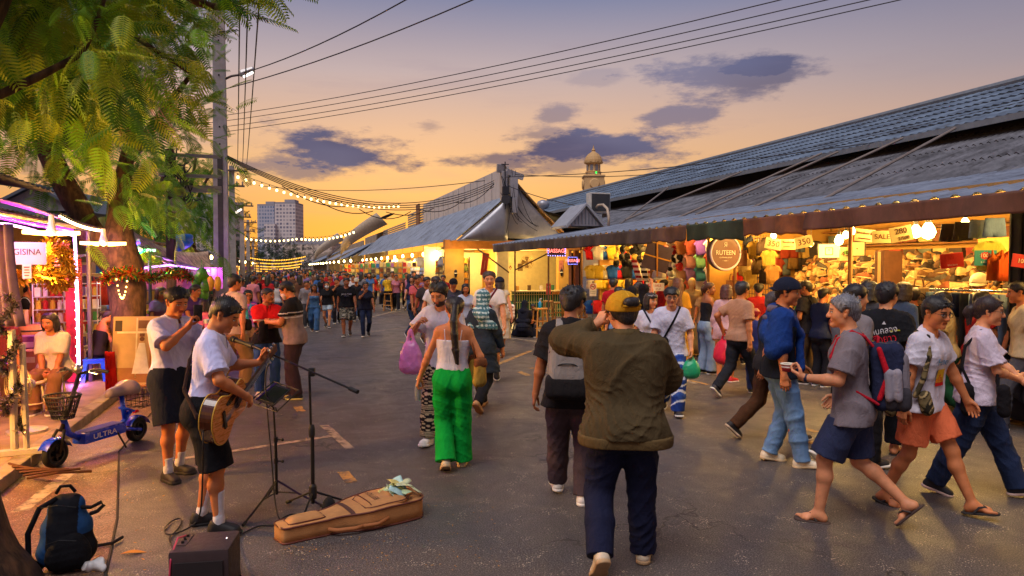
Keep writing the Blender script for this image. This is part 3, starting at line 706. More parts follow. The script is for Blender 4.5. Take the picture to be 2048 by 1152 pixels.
 def glasses(s,col=(30,28,28),up=False,tint=None):
  h=s.Hd;mb=MB();z=.008 if not up else.085;y=.098 if not up else.085
  for sg in(-1,1):
   mb.tube([Vector(h(A(sg*.033+.023*cos(a),y-.004*abs(cos(a)),z+.018*sin(a)))*s.k)for a in np.linspace(0,2*pi,15)],.0026*s.k,5)
   mb.tube([Vector(h(A(sg*.056,y-.006,z+.004))*s.k),Vector(h(A(sg*.079,.05,z+.006))*s.k),Vector(h(A(sg*.081,-.01,z+.008))*s.k)],.002*s.k,5)
  mb.tube([Vector(h(A(-.010,y+.003,z+.006))*s.k),Vector(h(A(.010,y+.003,z+.006))*s.k)],.002*s.k,5)
  o=mb.build('glasses',mat(col,.3,name='frames'),s.root)
  if tint:
   mb=MB()
   for sg in(-1,1):mb.lathe([(.021*s.k,0),(.021*s.k,.002)],Vector(h(A(sg*.033,y-.002,z))*s.k),14,Matrix(s.HR.tolist())@Matrix.Rotation(pi/2,3,'X'))
   mb.build('lenses',mat(tint,.1,name='lens'),o)
  return s
 def mask(s,col=(225,228,232)):
  h,hs=s.Hd,s.hs
  s.cloth('face_mask',[cone(h(A(-.03,.05,-.045)),h(A(.03,.05,-.045)),.048*hs,None,.02),cone(h(A(0,.085,-.02)),h(A(0,.075,-.085)),.030*hs,.03*hs,.02)],col,[(h(A(0,.03,0)),s.HR@A(0,-1,0)),(h(A(0,0,-.012)),s.HR@A(0,-.2,1))],None,s.fine*1.2);return s
 def decal(s,garment,txt,size,z,col,side=1,sx=1.0,x0=0.0,rot=0.0,name='lettering'):
  o=s.garb[garment]
  from mathutils.bvhtree import BVHTree
  bv=BVHTree.FromPolygons([v.co for v in o.data.vertices],[p.vertices for p in o.data.polygons])
  vs,fs=text_mesh(txt,size,0.0)if isinstance(txt,str)else txt
  R_=Matrix(s.R.tolist());ct=Vector(s.T(A(0,0,z)));out=[];Rr=Matrix.Rotation(rot,3,'Z')
  for v in vs:
   v=Rr@Vector((v.x*sx,v.y,0));q=ct+R_@Vector(((v.x+x0)*-side,side*.6,v.y));hit=bv.ray_cast(q*s.k,R_@Vector((0,-side,0)))
   out.append(hit[0]+R_@Vector((0,side*.008,0))if hit[0]else(q-R_@Vector((0,side*.48,0)))*s.k)
  mb=MB();mb.add(out,fs);mb.build(name,fabric(col,0.02),o);return s
 def print_shape(s,garment,poly,z,col,side=1,name='print'):
  """a filled outline printed on cloth: finely gridded so it follows the folds"""
  xs=[p[0]for p in poly];ys=[p[1]for p in poly];st=.012;V=[];Fs=[];ids={}
  def inside(x,y):
   c=False;n=len(poly)
   for i in range(n):
    a,b_=poly[i],poly[(i+1)%n]
    if(a[1]>y)!=(b_[1]>y)and x<(b_[0]-a[0])*(y-a[1])/(b_[1]-a[1])+a[0]:c=not c
   return c
  for i in range(int((max(xs)-min(xs))/st)+1):
   for j in range(int((max(ys)-min(ys))/st)+1):
    x,y=min(xs)+i*st,min(ys)+j*st
    if inside(x+st/2,y+st/2):
     f=[]
     for(a,b_)in((0,0),(1,0),(1,1),(0,1)):
      k=(i+a,j+b_)
      if k not in ids:ids[k]=len(V);V.append(Vector((x+a*st,y+b_*st,0)))
      f.append(ids[k])
     Fs.append(f)
  return s.decal(garment,(V,Fs),1,z,col,side,name=name)
_HM={}
def hair_mat(col):
 if col in _HM:return _HM[col]
 m=bpy.data.materials.new('hair');m.use_nodes=True
 T=NT(m.node_tree);b=T.n['Principled BSDF'];V=T.node('ShaderNodeTexCoord').outputs['Object']
 n=T.noise(T.vscale(V,(130,130,12)),1.0,3,.6)
 c=lin(col);T.l.new(T.mix(T.smooth(n,.35,.7),tuple(k*.6 for k in c[:3])+(1,),tuple(min(1,k*1.7+.006)for k in c[:3])+(1,)),b.inputs['Base Color'])
 b.inputs['Roughness'].default_value=.48;b.inputs['Specular IOR Level'].default_value=.45
 bn=T.node('ShaderNodeBump');bn.inputs['Strength'].default_value=.55;bn.inputs['Distance'].default_value=.006;T.l.new(n,bn.inputs['Height']);T.l.new(bn.outputs[0],b.inputs['Normal'])
 _HM[col]=m;return m
def stripes(cols,z0,per,axis=2):
 L=np.array([lin(c)[:3]for c in cols])
 def f(V,s):return L[(np.floor((V[:,axis]-z0)/per).astype(int))%len(L)]
 return f
def bands(spec,base):
 B=np.array(lin(base)[:3])
 def f(V,s):
  q=(V-s.T(A(0,0,0)))@s.R;c=np.tile(B,(len(V),1))
  for(a,b,col)in spec:c[(q[:,2]>a)&(q[:,2]<b)]=lin(col)[:3]
  return c
 return f
def blotch(cols,fr=18,seed=3):
 L=np.array([lin(c)[:3]for c in cols])
 def f(V,s):
  g=np.random.default_rng(seed);n=np.zeros(len(V));q=V+.03*np.sin(V[:,[1,2,0]]*23)
  for i in range(5):n+=np.sin(q@(nrm(g.normal(0,1,3))*fr*(1+.5*i))+g.uniform(0,6))
  return L[np.clip(((n+2.6)/5.2*len(L)).astype(int),0,len(L)-1)]
 return f
def dots(base,dot,fr=70):
 B=np.array(lin(base)[:3]);Dd=np.array(lin(dot)[:3])
 def f(V,s):
  n=np.sin(V[:,0]*fr)*np.sin(V[:,1]*fr+1)+np.sin(V[:,2]*fr*1.1);return np.where((n>.45)[:,None],Dd,B)
 return f
def elephant(V,s):
 d,w=np.array(lin((30,28,32))[:3]),np.array(lin((196,178,140))[:3]);z=V[:,2];th=np.arctan2(V[:,1],V[:,0])
 b=np.floor(z/.085).astype(int)%3;n=np.sin(th*9+z*8)*np.sin(z*95)+.45*np.sin(th*23)*np.sin(z*210)
 m=np.where(b==0,n>.12,np.where(b==1,np.sin(z*420)>.1,np.sin(th*16)*np.sin(z*150)>.25));return np.where(m[:,None],w,d)
# ================================================================ SETTING
def asphalt_mat(tint=(1,1,1),name='asphalt'):
 m=bpy.data.materials.new(name);m.use_nodes=True
 T=NT(m.node_tree);b=T.n['Principled BSDF']
 V=T.node('ShaderNodeTexCoord').outputs['Object']
 big=T.noise(V,0.35,5,0.6,0.5);mid=T.noise(V,1.7,6,0.68,0.8);fine=T.noise(V,95,3,0.7)
 streak=T.noise(T.vscale(V,(2.6,0.22,1)),1.0,6,0.66,0.6)
 t=lambda c:tuple(a*k for a,k in zip(lin(c)[:3],tint))+(1,)
 c=T.mix(T.smooth(big,0.3,0.7),t((47,41,41)),t((70,60,57)))
 c=T.mix(T.m('MULTIPLY',T.smooth(streak,0.47,0.64),0.75),c,t((42,38,40)))
 c=T.mix(T.m('MULTIPLY',T.smooth(mid,0.52,0.66),0.6),c,t((40,36,37)))
 c=T.mix(T.smooth(fine,0.44,0.66),c,T.mix(0.5,c,t((150,142,138))))
 vo=T.node('ShaderNodeTexVoronoi');vo.inputs['Scale'].default_value=52;T.l.new(V,vo.inputs['Vector'])
 sp=T.m('LESS_THAN',vo.outputs['Distance'],T.m('MULTIPLY',T.smooth(T.noise(V,5,3),0.42,0.66),0.24))
 c=T.mix(T.m('MULTIPLY',sp,0.8),c,lin((206,190,164)))
 cr=T.node('ShaderNodeTexVoronoi',feature='DISTANCE_TO_EDGE');cr.inputs['Scale'].default_value=0.55
 wob=T.node('ShaderNodeVectorMath',operation='ADD');T.l.new(V,wob.inputs[0])
 nz=T.node('ShaderNodeTexNoise');nz.inputs['Scale'].default_value=2.2;nz.inputs['Detail'].default_value=6;T.l.new(V,nz.inputs['Vector'])
 T.l.new(nz.outputs['Color'],wob.inputs[1]);T.l.new(wob.outputs[0],cr.inputs['Vector'])
 crack=T.m('MULTIPLY',T.smooth(cr.outputs['Distance'],0.012,0.002),T.smooth(T.noise(V,0.5,2),0.48,0.6))
 c=T.mix(T.m('MULTIPLY',crack,0.75),c,t((24,22,22)))
 T.l.new(c,b.inputs['Base Color'])
 T.l.new(T.m('SUBTRACT',T.smooth(mid,0.3,0.7,0.62,0.40),T.m('MULTIPLY',T.smooth(streak,0.5,0.7),0.08)),b.inputs['Roughness'])
 b.inputs['Specular IOR Level'].default_value=0.5
 bn=T.node('ShaderNodeBump');bn.inputs['Strength'].default_value=0.5;bn.inputs['Distance'].default_value=0.006
 T.l.new(T.m('ADD',fine,T.m('MULTIPLY',T.m('ADD',mid,T.m('MULTIPLY',crack,-1)),1.6)),bn.inputs['Height']);T.l.new(bn.outputs[0],b.inputs['Normal'])
 return m
M_ASPH=asphalt_mat()
M_KERBASPH=asphalt_mat((1.7,1.05,0.66),'warm_lit_asphalt')  # warm tint puts the stall lamps' light into the asphalt colour
g=MB();g.quad((-2500,-60,-0.004),(2500,-60,-0.004),(2500,4000,-0.004),(-2500,4000,-0.004))
o=g.build('ground',M_ASPH);tag(o,kind='structure');o.rotation_euler=(0,0,0)
road=MB();road.add([(-9,-8,0),(16,-8,0),(16,170,0),(-9,170,0)],[(0,1,2,3)])
o=road.build('road',M_ASPH);o.rotation_euler=(0,0,SROT);tag(o,kind='structure')
gs=MB();gs.add([S(-3,-5,.004),S(-3,-0.75,.004),S(3.6,-.95,.004),S(6.0,-1.28,.004),S(8.2,-1.72,.004),S(40,-2.1,.004),S(40,-5,.004)],[(0,1,2,3,4,5,6)])
tag(gs.build('gutter_strip',M_KERBASPH),kind='structure')
sm=MB();sm.tube([S(-1,-.76,0),S(1.5,-.87,0),S(3.6,-.95,.0),S(4.8,-1.1,0),S(6.0,-1.28,.0),S(8.2,-1.72,.0),S(14,-1.82,0)],.011,6)
tag(sm.build('road_seam',mat((52,46,40),0.9,name='tar')),kind='structure')
M_PAVE=mat((150,126,92),0.75,var=0.25,vs=3,bump=0.5,bs=25,stain=(1.6,.6,(96,78,56)),name='pavement')
M_KERB=mat((150,136,112),0.85,var=0.2,vs=4,bump=0.6,bs=20,stain=(3,.6,(84,70,54)),name='kerb_stone')
pv=MB();pv.add([S(3.0,-2.55,.11),S(60,-2.75,.11),S(60,-16,.11),S(3.0,-16,.11),S(3.0,-2.55,-.05),S(60,-2.75,-.05),S(60,-16,-.05),S(3.0,-16,-.05)],[(0,1,2,3),(0,4,5,1),(0,3,7,4)])
tag(pv.build('pavement',M_PAVE),kind='structure')
kb=MB()
for i in range(60):
 a=3.05+i*.95
 kb.box(S(a+.46,-2.46-i*.0035,.045),(.17,.925,.15),SROT,.02)
tag(kb.build('kerb',M_KERB),kind='structure')
def worn_paint(col,name='road_paint'):
 m=bpy.data.materials.new(name);m.use_nodes=True
 T=NT(m.node_tree);b=T.n['Principled BSDF']
 V=T.node('ShaderNodeTexCoord').outputs['Object']
 k=T.smooth(T.noise(V,7,7,0.75),0.36,0.58)
 T.l.new(T.mix(k,lin((78,71,69)),lin(col)),b.inputs['Base Color']);b.inputs['Roughness'].default_value=0.7
 return m
M_PAINT=worn_paint((176,158,136));M_PAINTY=worn_paint((186,140,70),'yellow_road_paint')
def marking(pa,pb,w,m=M_PAINT,z=0.004):
 a,b=G(*pa,z),G(*pb,z);d=(b-a);n=Vector((-d.y,d.x,0)).normalized()*w/2
 k=max(2,int(d.length/.12));rr=random.Random(int(pa[0]*7+pa[1]));L=[];R=[]
 for i in range(k+1):
  q=a+d*i/k
  if 0<i<k:L.append(q+n*rr.uniform(.82,1.05));R.append(q-n*rr.uniform(.82,1.05))
  else:
   L.append(q+n+d.normalized()*rr.uniform(-.02,.02));R.append(q-n)
 mb=MB();mb.add(L+R,[(i,i+1,k+2+i,k+1+i)[::-1]for i in range(k)])
 return tag(mb.build('road_marking',m),kind='structure')
for pa,pb,w,mm in[((348,922),(660,874),.10,M_PAINT),((646,852),(698,900),.11,M_PAINT),((683,946),(700,968),.11,M_PAINTY),((592,814),(600,824),.12,M_PAINTY),((988,732),(1062,702),.12,M_PAINTY),((1038,744),(1058,752),.13,M_PAINTY),((1060,736),(1084,741),.13,M_PAINTY),((742,664),(815,654),.10,M_PAINT),((800,684),(835,694),.12,M_PAINTY),((905,668),(985,690),.1,M_PAINT),((720,640),(790,622),.1,M_PAINT),((1020,676),(1120,690),.1,M_PAINT),((1325,742),(1392,768),.1,M_PAINT),((1590,852),(1640,866),.12,M_PAINTY),((1600,880),(1650,892),.12,M_PAINTY),((1985,845),(2048,850),.1,M_PAINT),((1380,762),(1420,770),.1,M_PAINTY)]:
 marking(pa,pb,w,mm)
marking((30,1027),(146,938),.13,M_PAINT,.008)
M_ROOFBLUE=mat((128,138,154),0.45,0.25,var=0.2,vs=1.4,bump=.2,bs=6,stain=(1.3,.75,(84,86,94)),name='painted_metal_roof')
M_ROOFTILE=mat((100,116,134),0.55,0.15,var=0.3,vs=1.2,bump=.3,bs=5,stain=(.8,.75,(68,72,78)),name='tile_roof')
M_ROOFDARK=mat((98,100,108),0.85,0,var=0.35,vs=1.8,bump=.5,bs=14,stain=(1.5,.75,(46,46,50)),name='fibre_cement_roof')
M_GALV=mat((158,160,168),0.40,0.35,var=0.15,vs=1.2,bump=.25,bs=3.5,stain=(1.1,.5,(100,100,106)),name='galvanised_sheet')
M_WHITEPANEL=mat((196,190,188),0.6,0.1,var=0.08,vs=1,bump=.1,bs=4,stain=(1.0,.35,(140,132,128)),name='white_cladding')
M_STEEL=mat((96,88,84),0.55,0.5,var=0.2,name='steel_post')
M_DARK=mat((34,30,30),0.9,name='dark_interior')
M_RUST=mat((112,84,66),0.8,.2,var=.3,vs=5,name='rusty_pipe')
def ribbed(mb,p00,p10,p11,p01,n,amp,thick=0.012,prof='sine',nv=1,sub=4):
 """corrugated sheet: ribs run from the p00-p10 edge to the p01-p11 edge"""
 p00,p10,p11,p01=map(Vector,(p00,p10,p11,p01))
 nrm=(p10-p00).cross(p01-p00).normalized()
 if nrm.z<0:nrm=-nrm
 def fn(a,b):
  q=p00.lerp(p10,a).lerp(p01.lerp(p11,a),b);t=(a*n)%1.0
  if prof=='sine':h=amp*sin(2*pi*a*n)
  else:h=amp if t<0.22 or t>0.98 else 0.0
  return q+nrm*h
 mb.shell(fn,n*sub,nv,nrm*-thick);return mb
hall=thing('market_hall','long market hall with grey tiled upper roof, dark corrugated lower roof and open shop fronts','building',S(8,14,0),SROT)
def hl(p):return local(hall,p)
def hpart(mb,name,m,par=hall,**k):
 mb.v=[hl(p)for p in mb.v];return mb.build(name,m,par,**k)
U0,U1=-6,54
mb=MB();nc=6
for c in range(nc):
 f0,f1=c/nc,(c+1)/nc+0.012
 v0,z0=15.3+5.7*f0,5.36+2.2*f0+.03;v1,z1=15.3+5.7*min(1,f1),5.36+2.2*min(1,f1)-.02
 ribbed(mb,S(U0,v0,z0),S(U1,v0,z0),S(U1,v1,z1),S(U0,v1,z1),240,.022,.02,sub=3)
upper=hpart(mb,'roof',M_ROOFTILE,smooth=False)
mb=MB();mb.tube([S(U0,21,7.6),S(U1,21,7.6)],.12,8);mb.box(S((U0+U1)/2,15.28,5.3),(.05,U1-U0,.14),SROT)
hpart(mb,'ridge_cap',mat((112,120,130),.6,.2,name='ridge_metal'),upper)
mb=MB()
ribbed(mb,S(U0,21.05,7.5),S(U1,21.05,7.5),S(U1,27,5.2),S(U0,27,5.2),120,.02,.02,sub=3);hpart(mb,'roof',M_ROOFTILE)
mb=MB();mb.quad(S(U0,16.2,3.2),S(U1,16.2,3.2),S(U1,16.6,5.9),S(U0,16.6,5.9));hpart(mb,'roof_gap_shade',M_DARK)  # dark sheet painting the shade in the gap between the roofs
mb=MB()
for k in range(3):
 f0,f1=k/3,(k+1)/3+.02
 v0,z0=11.6+4.6*f0,3.52+1.74*f0+.03;v1,z1=11.6+4.6*min(1,f1),3.52+1.74*min(1,f1)
 ribbed(mb,S(U0,v0,z0),S(19.5,v0,z0),S(19.5,v1,z1),S(U0,v1,z1),150,.034,.012,sub=5)
hpart(mb,'lower_roof',M_ROOFDARK)
mb=MB();ribbed(mb,S(19.6,11.4,3.3),S(36,11.4,3.3),S(36,16,5.0),S(19.6,16,5.0),90,.03,.012,sub=4);hpart(mb,'lower_roof',M_ROOFDARK)
mb=MB();ribbed(mb,S(-5,8.28,2.88),S(22.6,6.75,2.74),S(22.6,11.7,3.56),S(-5,12.1,3.72),104,.03,.006,'trap',sub=6)
awn=hpart(mb,'awning',M_ROOFBLUE)
mb=MB()
for i in range(12):
 t=i/11;a=S(-5,8.36,2.84).lerp(S(22.6,6.85,2.70),t);b=S(-5,12.0,3.62).lerp(S(22.6,11.6,3.47),t);mb.tube([a,b],.03,6)
for s in(.02,.35,.7):mb.tube([S(-5,8.36,2.82).lerp(S(-5,12,3.60),s),S(22.6,6.85,2.68).lerp(S(22.6,11.6,3.45),s)],.028,6)
hpart(mb,'awning_frame',M_STEEL,awn)
for(pa,pb)in[((1218,465),(1335,376)),((1355,436),(1640,308)),((1390,430),(1672,305)),((1486,424),(1800,278)),((1640,402),(1905,258)),((1250,440),(1480,345))]:
 mb=MB();a=PV(pa[0],pa[1],10.4);b=PV(pb[0],pb[1],15.2);mb.tube([a,b],.032,6);hpart(mb,'roof_stay',mat((128,118,112),.7,.2,name='stay_timber'))
M_SHOPWALL=mat((184,138,66),0.85,var=0.15,vs=2,bump=.1,stain=(2,.3,(150,112,60)),name='shop_wall')
mb=MB();mb.box(S(6,11.9,1.75),(.12,24.0,3.5),SROT);hpart(mb,'wall',M_SHOPWALL)
for uu in(18.0,12.6,-4):
 mb=MB();mb.box(S(uu,10.2,1.5),(3.2,.1,3.0),SROT);hpart(mb,'partition_wall',M_SHOPWALL)
mb=MB();mb.box(S(6,10.2,3.02),(3.4,24,.05),SROT);hpart(mb,'ceiling',mat((150,120,74),.9,name='shop_ceiling'))
for px in(1163,1303,1470,1700):
 mb=MB();p=PV(px,600,8.35 if px>1250 else 8.0);mb.tube([(p.x,p.y,0),(p.x,p.y,2.86)],.035,8);hpart(mb,'post',mat((140,100,52),.6,.3,name='painted_post'))
def valance(u0,u1,drop,m,label,seed):
 rr=random.Random(seed);ph=rr.uniform(0,6)
 def fn(a,b):
  u=u0+(u1-u0)*a;t=(u+5)/27.6;v=8.28+(6.75-8.28)*t;z=2.872-.14*t
  d=.03+drop*(1+.10*sin(a*5+ph)+.06*sin(a*17+ph)+.02*sin(a*41))
  return S(u,v-.018+.035*b*sin(a*(u1-u0)*5+ph)+.02*b*sin(a*(u1-u0)*13),z-d*b)
 mb=MB();mb.shell(fn,70,8,VD*.006);o=mb.build('tarpaulin',m,smooth=True)
 return tag(o,label,'tarpaulin','tarpaulins under the awning edge')
def tarp_mat(c,s):return mat(c,.6,0,var=.3,vs=2.5,bump=.7,bs=7,stain=(2.2,.7,s),name='tarpaulin',stretch=(1,1,.5))
valance(12.7,22.5,.24,tarp_mat((74,62,58),(46,38,36)),'dark brown tarpaulin strip hanging before the massage kiosk and sportswear',1)
valance(11.5,12.7,.26,tarp_mat((92,66,52),(130,84,52)),'patchy rust brown tarpaulin strip hanging over the folded T-shirt shop',2)
valance(9.9,11.5,.29,tarp_mat((48,62,44),(34,38,34)),'dark green tinged tarpaulin strip hanging above the garment grid',3)
valance(8.5,9.9,.27,tarp_mat((104,66,46),(150,88,44)),'reddish brown tarpaulin strip hanging above the shoe shop',4)
valance(-3,8.5,.21,tarp_mat((96,64,52),(66,46,40)),'long brown tarpaulin strip hanging above the jeans rail',5)
cb=thing('corner_building','corner market building with silver sheet gable, white parapet and yellow lit kiosk','building',S(30,9,0),SROT)
def cpart(mb,name,m,par=cb,**k):
 mb.v=[local(cb,p)for p in mb.v];return mb.build(name,m,par,**k)
mb=MB();ribbed(mb,S(25,6.05,3.0),S(62,6.05,3.0),S(62,8.1,4.72),S(25,8.1,4.72),150,.03,.008,'trap',sub=5);cpart(mb,'awning',M_ROOFBLUE)
mb=MB();mb.prism([S(24.98,6.05,2.97),S(24.98,8.05,2.98),S(24.98,8.05,4.6)],UD*.03)
cpart(mb,'awning_end_panel',M_GALV)
def pan(a,b):
 return S(24.9-.12*sin(pi*a)*sin(pi*b),6.2+1.85*a,2.98+(1.6*a)*b+.02)
mb=MB();mb.shell(pan,10,6,UD*.02);cpart(mb,'flashing_sheet',M_GALV,smooth=True)
mb=MB();mb.box(S(33.6,8.15,5.2),(.1,16.8,1.35),SROT);cpart(mb,'parapet',M_WHITEPANEL)
mb=MB()
for i in range(15):mb.box(S(26+i*1.15,8.09,5.2),(.02,.025,1.3),SROT)
cpart(mb,'parapet_seams',mat((150,146,146),.6,name='seam'))
def gab(a,b):
 top=5.75-2.5*a**.85;bot=3.12-.1*a
 return S(25.3,8.1+2.3*a,bot+(top-bot)*b)
mb=MB();mb.shell(gab,14,8,UD*.05);cpart(mb,'gable',M_GALV,smooth=True)
mb=MB();mb.shell(lambda a,b:S(25.2+.55*b,8.05+2.45*a,5.85-2.5*a**.85+.02),14,2,(0,0,.05));cpart(mb,'gable_edge',mat((140,112,84),.7,.2,name='edge_timber'))
mb=MB();mb.box(S(25.1,7.95,4.9),(.22,.3,1.5),SROT,.02);mb.box(S(25.0,8.3,5.05),(.3,.34,.8),SROT,.02);mb.box(S(24.95,8.32,4.35),(.22,.26,.6),SROT,.02)
mb.box(S(25.0,7.80,5.75),(.3,.1,.32),Matrix.Rotation(SROT,3,'Z')@Matrix.Rotation(.25,3,'X'));mb.box(S(25.05,8.4,5.55),(.7,.10,.22),Matrix.Rotation(SROT,3,'Z')@Matrix.Rotation(.3,3,'Y'));
cpart(mb,'vent_shaft',M_GALV)
mb=MB();rr=random.Random(3)
for i in range(8):
 a=S(24.85,7.7+rr.uniform(0,.7),rr.uniform(4.8,5.8));b=S(24.8,7.8+rr.uniform(0,1.7),rr.uniform(3.2,3.9));mb.tube(cat_pts(a,b,rr.uniform(.1,.5),8),.011,5)
mb.tube([S(24.9,7.95,4.2),S(24.9,7.95,6.0)],.025,6);mb.tube([S(24.9,7.8,5.9),S(24.9,8.1,5.9)],.018,5)
mb.box(S(24.85,7.95,4.9),(.25,.12,.3),SROT);mb.lathe([(.18,0),(.18,.08)],S(24.8,7.95,4.55),14,Matrix.Rotation(pi/2,3,'X'))
cpart(mb,'cable_tangle',mat((40,42,50),.6,name='cable_black'))
mb=MB();mb.quad(S(25.3,8.2,4.6),S(42,8.2,4.6),S(42,13,3.4),S(25.3,13,3.4));cpart(mb,'roof',M_ROOFDARK)
M_YEL=mat((226,178,84),.8,var=.08,vs=2,stain=(1.5,.25,(180,130,50)),name='yellow_wall')
M_CREAM=mat((226,210,160),.8,var=.06,name='cream_wall')
mb=MB();mb.box(S(44.2,8.2,1.5),(.12,36,3.0),SROT);cpart(mb,'wall',M_YEL)
def far_roof(u0,u1,v0,z0,v1,z1,label,m=M_ROOFBLUE,par=None,wallv=None):
 t=thing('market_building',label,'building',S((u0+u1)/2,v1,0),SROT,'market buildings further up the street')
 mb=MB();ribbed(mb,S(u0,v0,z0),S(u1,v0,z0),S(u1,v1,z1),S(u0,v1,z1),int((u1-u0)*3),.03,.01,'trap',sub=4)
 mb.v=[local(t,p)for p in mb.v];mb.build('awning',m,t)
 mb=MB();mb.box(S((u0+u1)/2,v1+.3,z1/2+.4),(.15,u1-u0,z1+.8 if not par else z1+par),SROT);mb.v=[local(t,p)for p in mb.v];mb.build('wall',mat((150,136,120),.8,var=.2,vs=1,name='grey_render'),t)
 return t
far_roof(62.5,80,5.6,2.9,8.4,4.5,'market building with grey ribbed awning beyond the white parapet',par=.9)
far_roof(80.5,100,5.2,2.9,8.2,4.4,'low market building with pale awning halfway up the far street',M_GALV,par=.6)
far_roof(101,150,4.6,2.9,8.2,4.6,'farthest market building in the row where the street ends',par=.5)
far_roof(151,230,3.6,2.9,8,4.6,'small distant market roofs at the vanishing end of the street',M_ROOFDARK,par=.5)
t=thing('roof_screen','louvred grey screen with brown panel on the roof beside the white parapet','screen',S(45,8.2,4.4),SROT)
mb=MB()
for i in range(8):mb.box((0,0,.12+i*.16),(.04,6.5,.12),Matrix.Rotation(.4,3,'Y'))
mb.build('slats',mat((134,124,116),.7,.2,name='louvre'),t)
mb=MB();mb.box((-.1,-1.1,.8),(.08,1.0,1.7));mb.build('panel',mat((132,92,66),.8,name='brown_panel'),t)
t=thing('roof_screen','long low louvred screen on the roof further up the street','screen',S(56,8.3,4.3),SROT)
mb=MB()
for i in range(6):mb.box((0,0,.12+i*.16),(.04,12,.12),Matrix.Rotation(.4,3,'Y'))
mb.build('slats',mat((134,124,116),.7,.2,name='louvre'),t)
t=thing('arched_canopy','dark arched canopy over a cross alley with pale curved side panel','canopy',S(66,7,0),SROT)
def arc(a,b):
 th=-0.25+1.55*a;return Vector((-2.2+5.4*sin(th*.8),-3+6*b,3.0+4.2*sin(min(1.57,th+.25))*.92))
mb=MB();mb.shell(arc,16,1,(0,0,.1));mb.build('canopy_sheet',mat((72,60,58),.6,.3,name='dark_canopy'),t,smooth=True)
mb=MB();mb.shell(lambda a,b:Vector((-2.4+4.2*a*(1-.25*b),-3.3-.3*b,3.0+2.9*a**.7+1.0*b)),12,2,(0,.08,0));mb.build('side_panel',mat((176,160,140),.7,name='pale_panel'),t,smooth=True)
t=thing('arched_canopy','small pale arched canopy farther along the roofs','canopy',S(104,6.2,0),SROT)
mb=MB();mb.shell(arc,16,1,(0,0,.1));mb.build('canopy_sheet',mat((96,84,78),.6,.3,name='grey_canopy'),t,smooth=True)
mb=MB();mb.shell(lambda a,b:Vector((-2.4+4.2*a*(1-.25*b),-3.3-.3*b,3.0+2.9*a**.7+1.0*b)),12,2,(0,.08,0));mb.build('side_panel',mat((186,176,160),.7,name='pale_panel2'),t,smooth=True)
t=thing('roof_dormer','small silver metal dormer gable beside the air conditioner on the roof','dormer',PV(1170,452,9.6),SROT)
mb=MB();w_,h_=.58,.62
mb.prism([(-w_,0,0),(w_,0,0),(0,0,h_)],(0,1.2,0));mb.build('gable',M_GALV,t)
mb=MB()
for s in(-1,1):mb.prism([(s*(w_+.12),-.12,-.08),(0,-.12,h_+.06),(0,-.12,h_+.14),(s*(w_+.18),-.12,0)],(0,1.4,0))
mb.build('roof',mat((176,180,186),.45,.5,name='bright_sheet'),t)
mb=MB()
for i in range(9):
 x=-.5+i*.125;mb.box((x,-.02,max(.05,(h_-abs(x))/2)),(.02,.03,max(.08,h_-abs(x)-.1)))
mb.build('slats',mat((120,126,136),.5,.5,name='slat_sheet'),t)
t=thing('air_conditioner','boxy air conditioner unit standing on the roof below the clock tower','air conditioner',PV(1196,428,10.2),SROT)
mb=MB();mb.box((0,0,.36),(.75,.36,.7),None,.02);mb.build('casing',mat((190,190,186),.6,name='ac_white'),t)
mb=MB();mb.box((.0,-.2,.37),(.66,.04,.58));mb.build('grille',mat((54,56,60),.7,name='ac_grille'),t)
mb=MB()
for s in(-.25,.25):mb.box((s,0,-.05),(.06,.34,.12))
mb.build('feet',M_STEEL,t)
mb=MB();p0=PV(1222,448,10);a=[p0+VD*(.25-.25*cos(k*pi/10))*1+Vector((0,0,.5*sin(k*pi/20)if k<10 else.5))for k in range(0,11)]
mb.tube([PV(1192,416,10),PV(1196,411,10),PV(1206,410,10),PV(1214,418,10),PV(1217,434,10),PV(1217,452,10)],.045,8);tag(mb.build('pipe',mat((176,160,140),.6,name='pvc'),smooth=True),'bent cream plastic pipe arching in front of the air conditioner','pipe')
t=thing('turbine_vent','round silver turbine vent at the left end of the tiled roof','vent',PV(1086,418,16.5),SROT)
mb=MB();mb.lathe([(.2,-.7),(.2,0),(.36,.1),(.45,.3),(.36,.5),(.1,.6),(0,.6)],(0,0,0),18);mb.build('vent_head',M_GALV,t,smooth=True)
p=P(1186,380,150);t=thing('clock_tower','cream clock tower with ribbed dome and spire above the market roof','tower',(p.x,p.y,0))
k=150/F;zt=lambda y:CH+(HZ-y)*k
M_TOW=mat((206,172,122),.8,var=.1,vs=.5,name='tower_stone')
mb=MB();mb.box((0,0,zt(385)/2),(41*k,41*k,zt(385)));mb.box((0,0,zt(370)),(39*k,39*k,30*k));mb.box((0,0,zt(354.5)),(42*k,42*k,3*k));mb.build('shaft',M_TOW,t)
mb=MB();mb.lathe([(18*k,zt(353)),(18*k,zt(351)),(15.5*k,zt(350)),(15.5*k,zt(347)),(16.5*k,zt(345)),(14*k,zt(344)),(13.6*k,zt(330)),(19*k,zt(328)),(19.3*k,zt(325))],(0,0,0),8);mb.build('lantern',M_TOW,t)
mb=MB();mb.lathe([(18.5*k,zt(326)),(18*k,zt(322)),(15.5*k,zt(316)),(11*k,zt(310)),(5*k,zt(306)),(3.2*k,zt(304)),(4*k,zt(302)),(2*k,zt(299)),(1*k,zt(296)),(0,zt(290))],(0,0,0),16);mb.build('dome',mat((186,150,100),.7,var=.12,name='tower_dome'),t)
M_GLS=mat((120,126,140),.25,.2,name='tower_glass')
for i in range(8):
 a=(i+.5)*pi/4;R_=Matrix.Rotation(a,3,'Z');mb=MB();mb.box(R_@Vector((0,-13.1*k,zt(337))),(5.5*k,1.2*k,11*k),R_);mb.build('window',M_GLS,t)
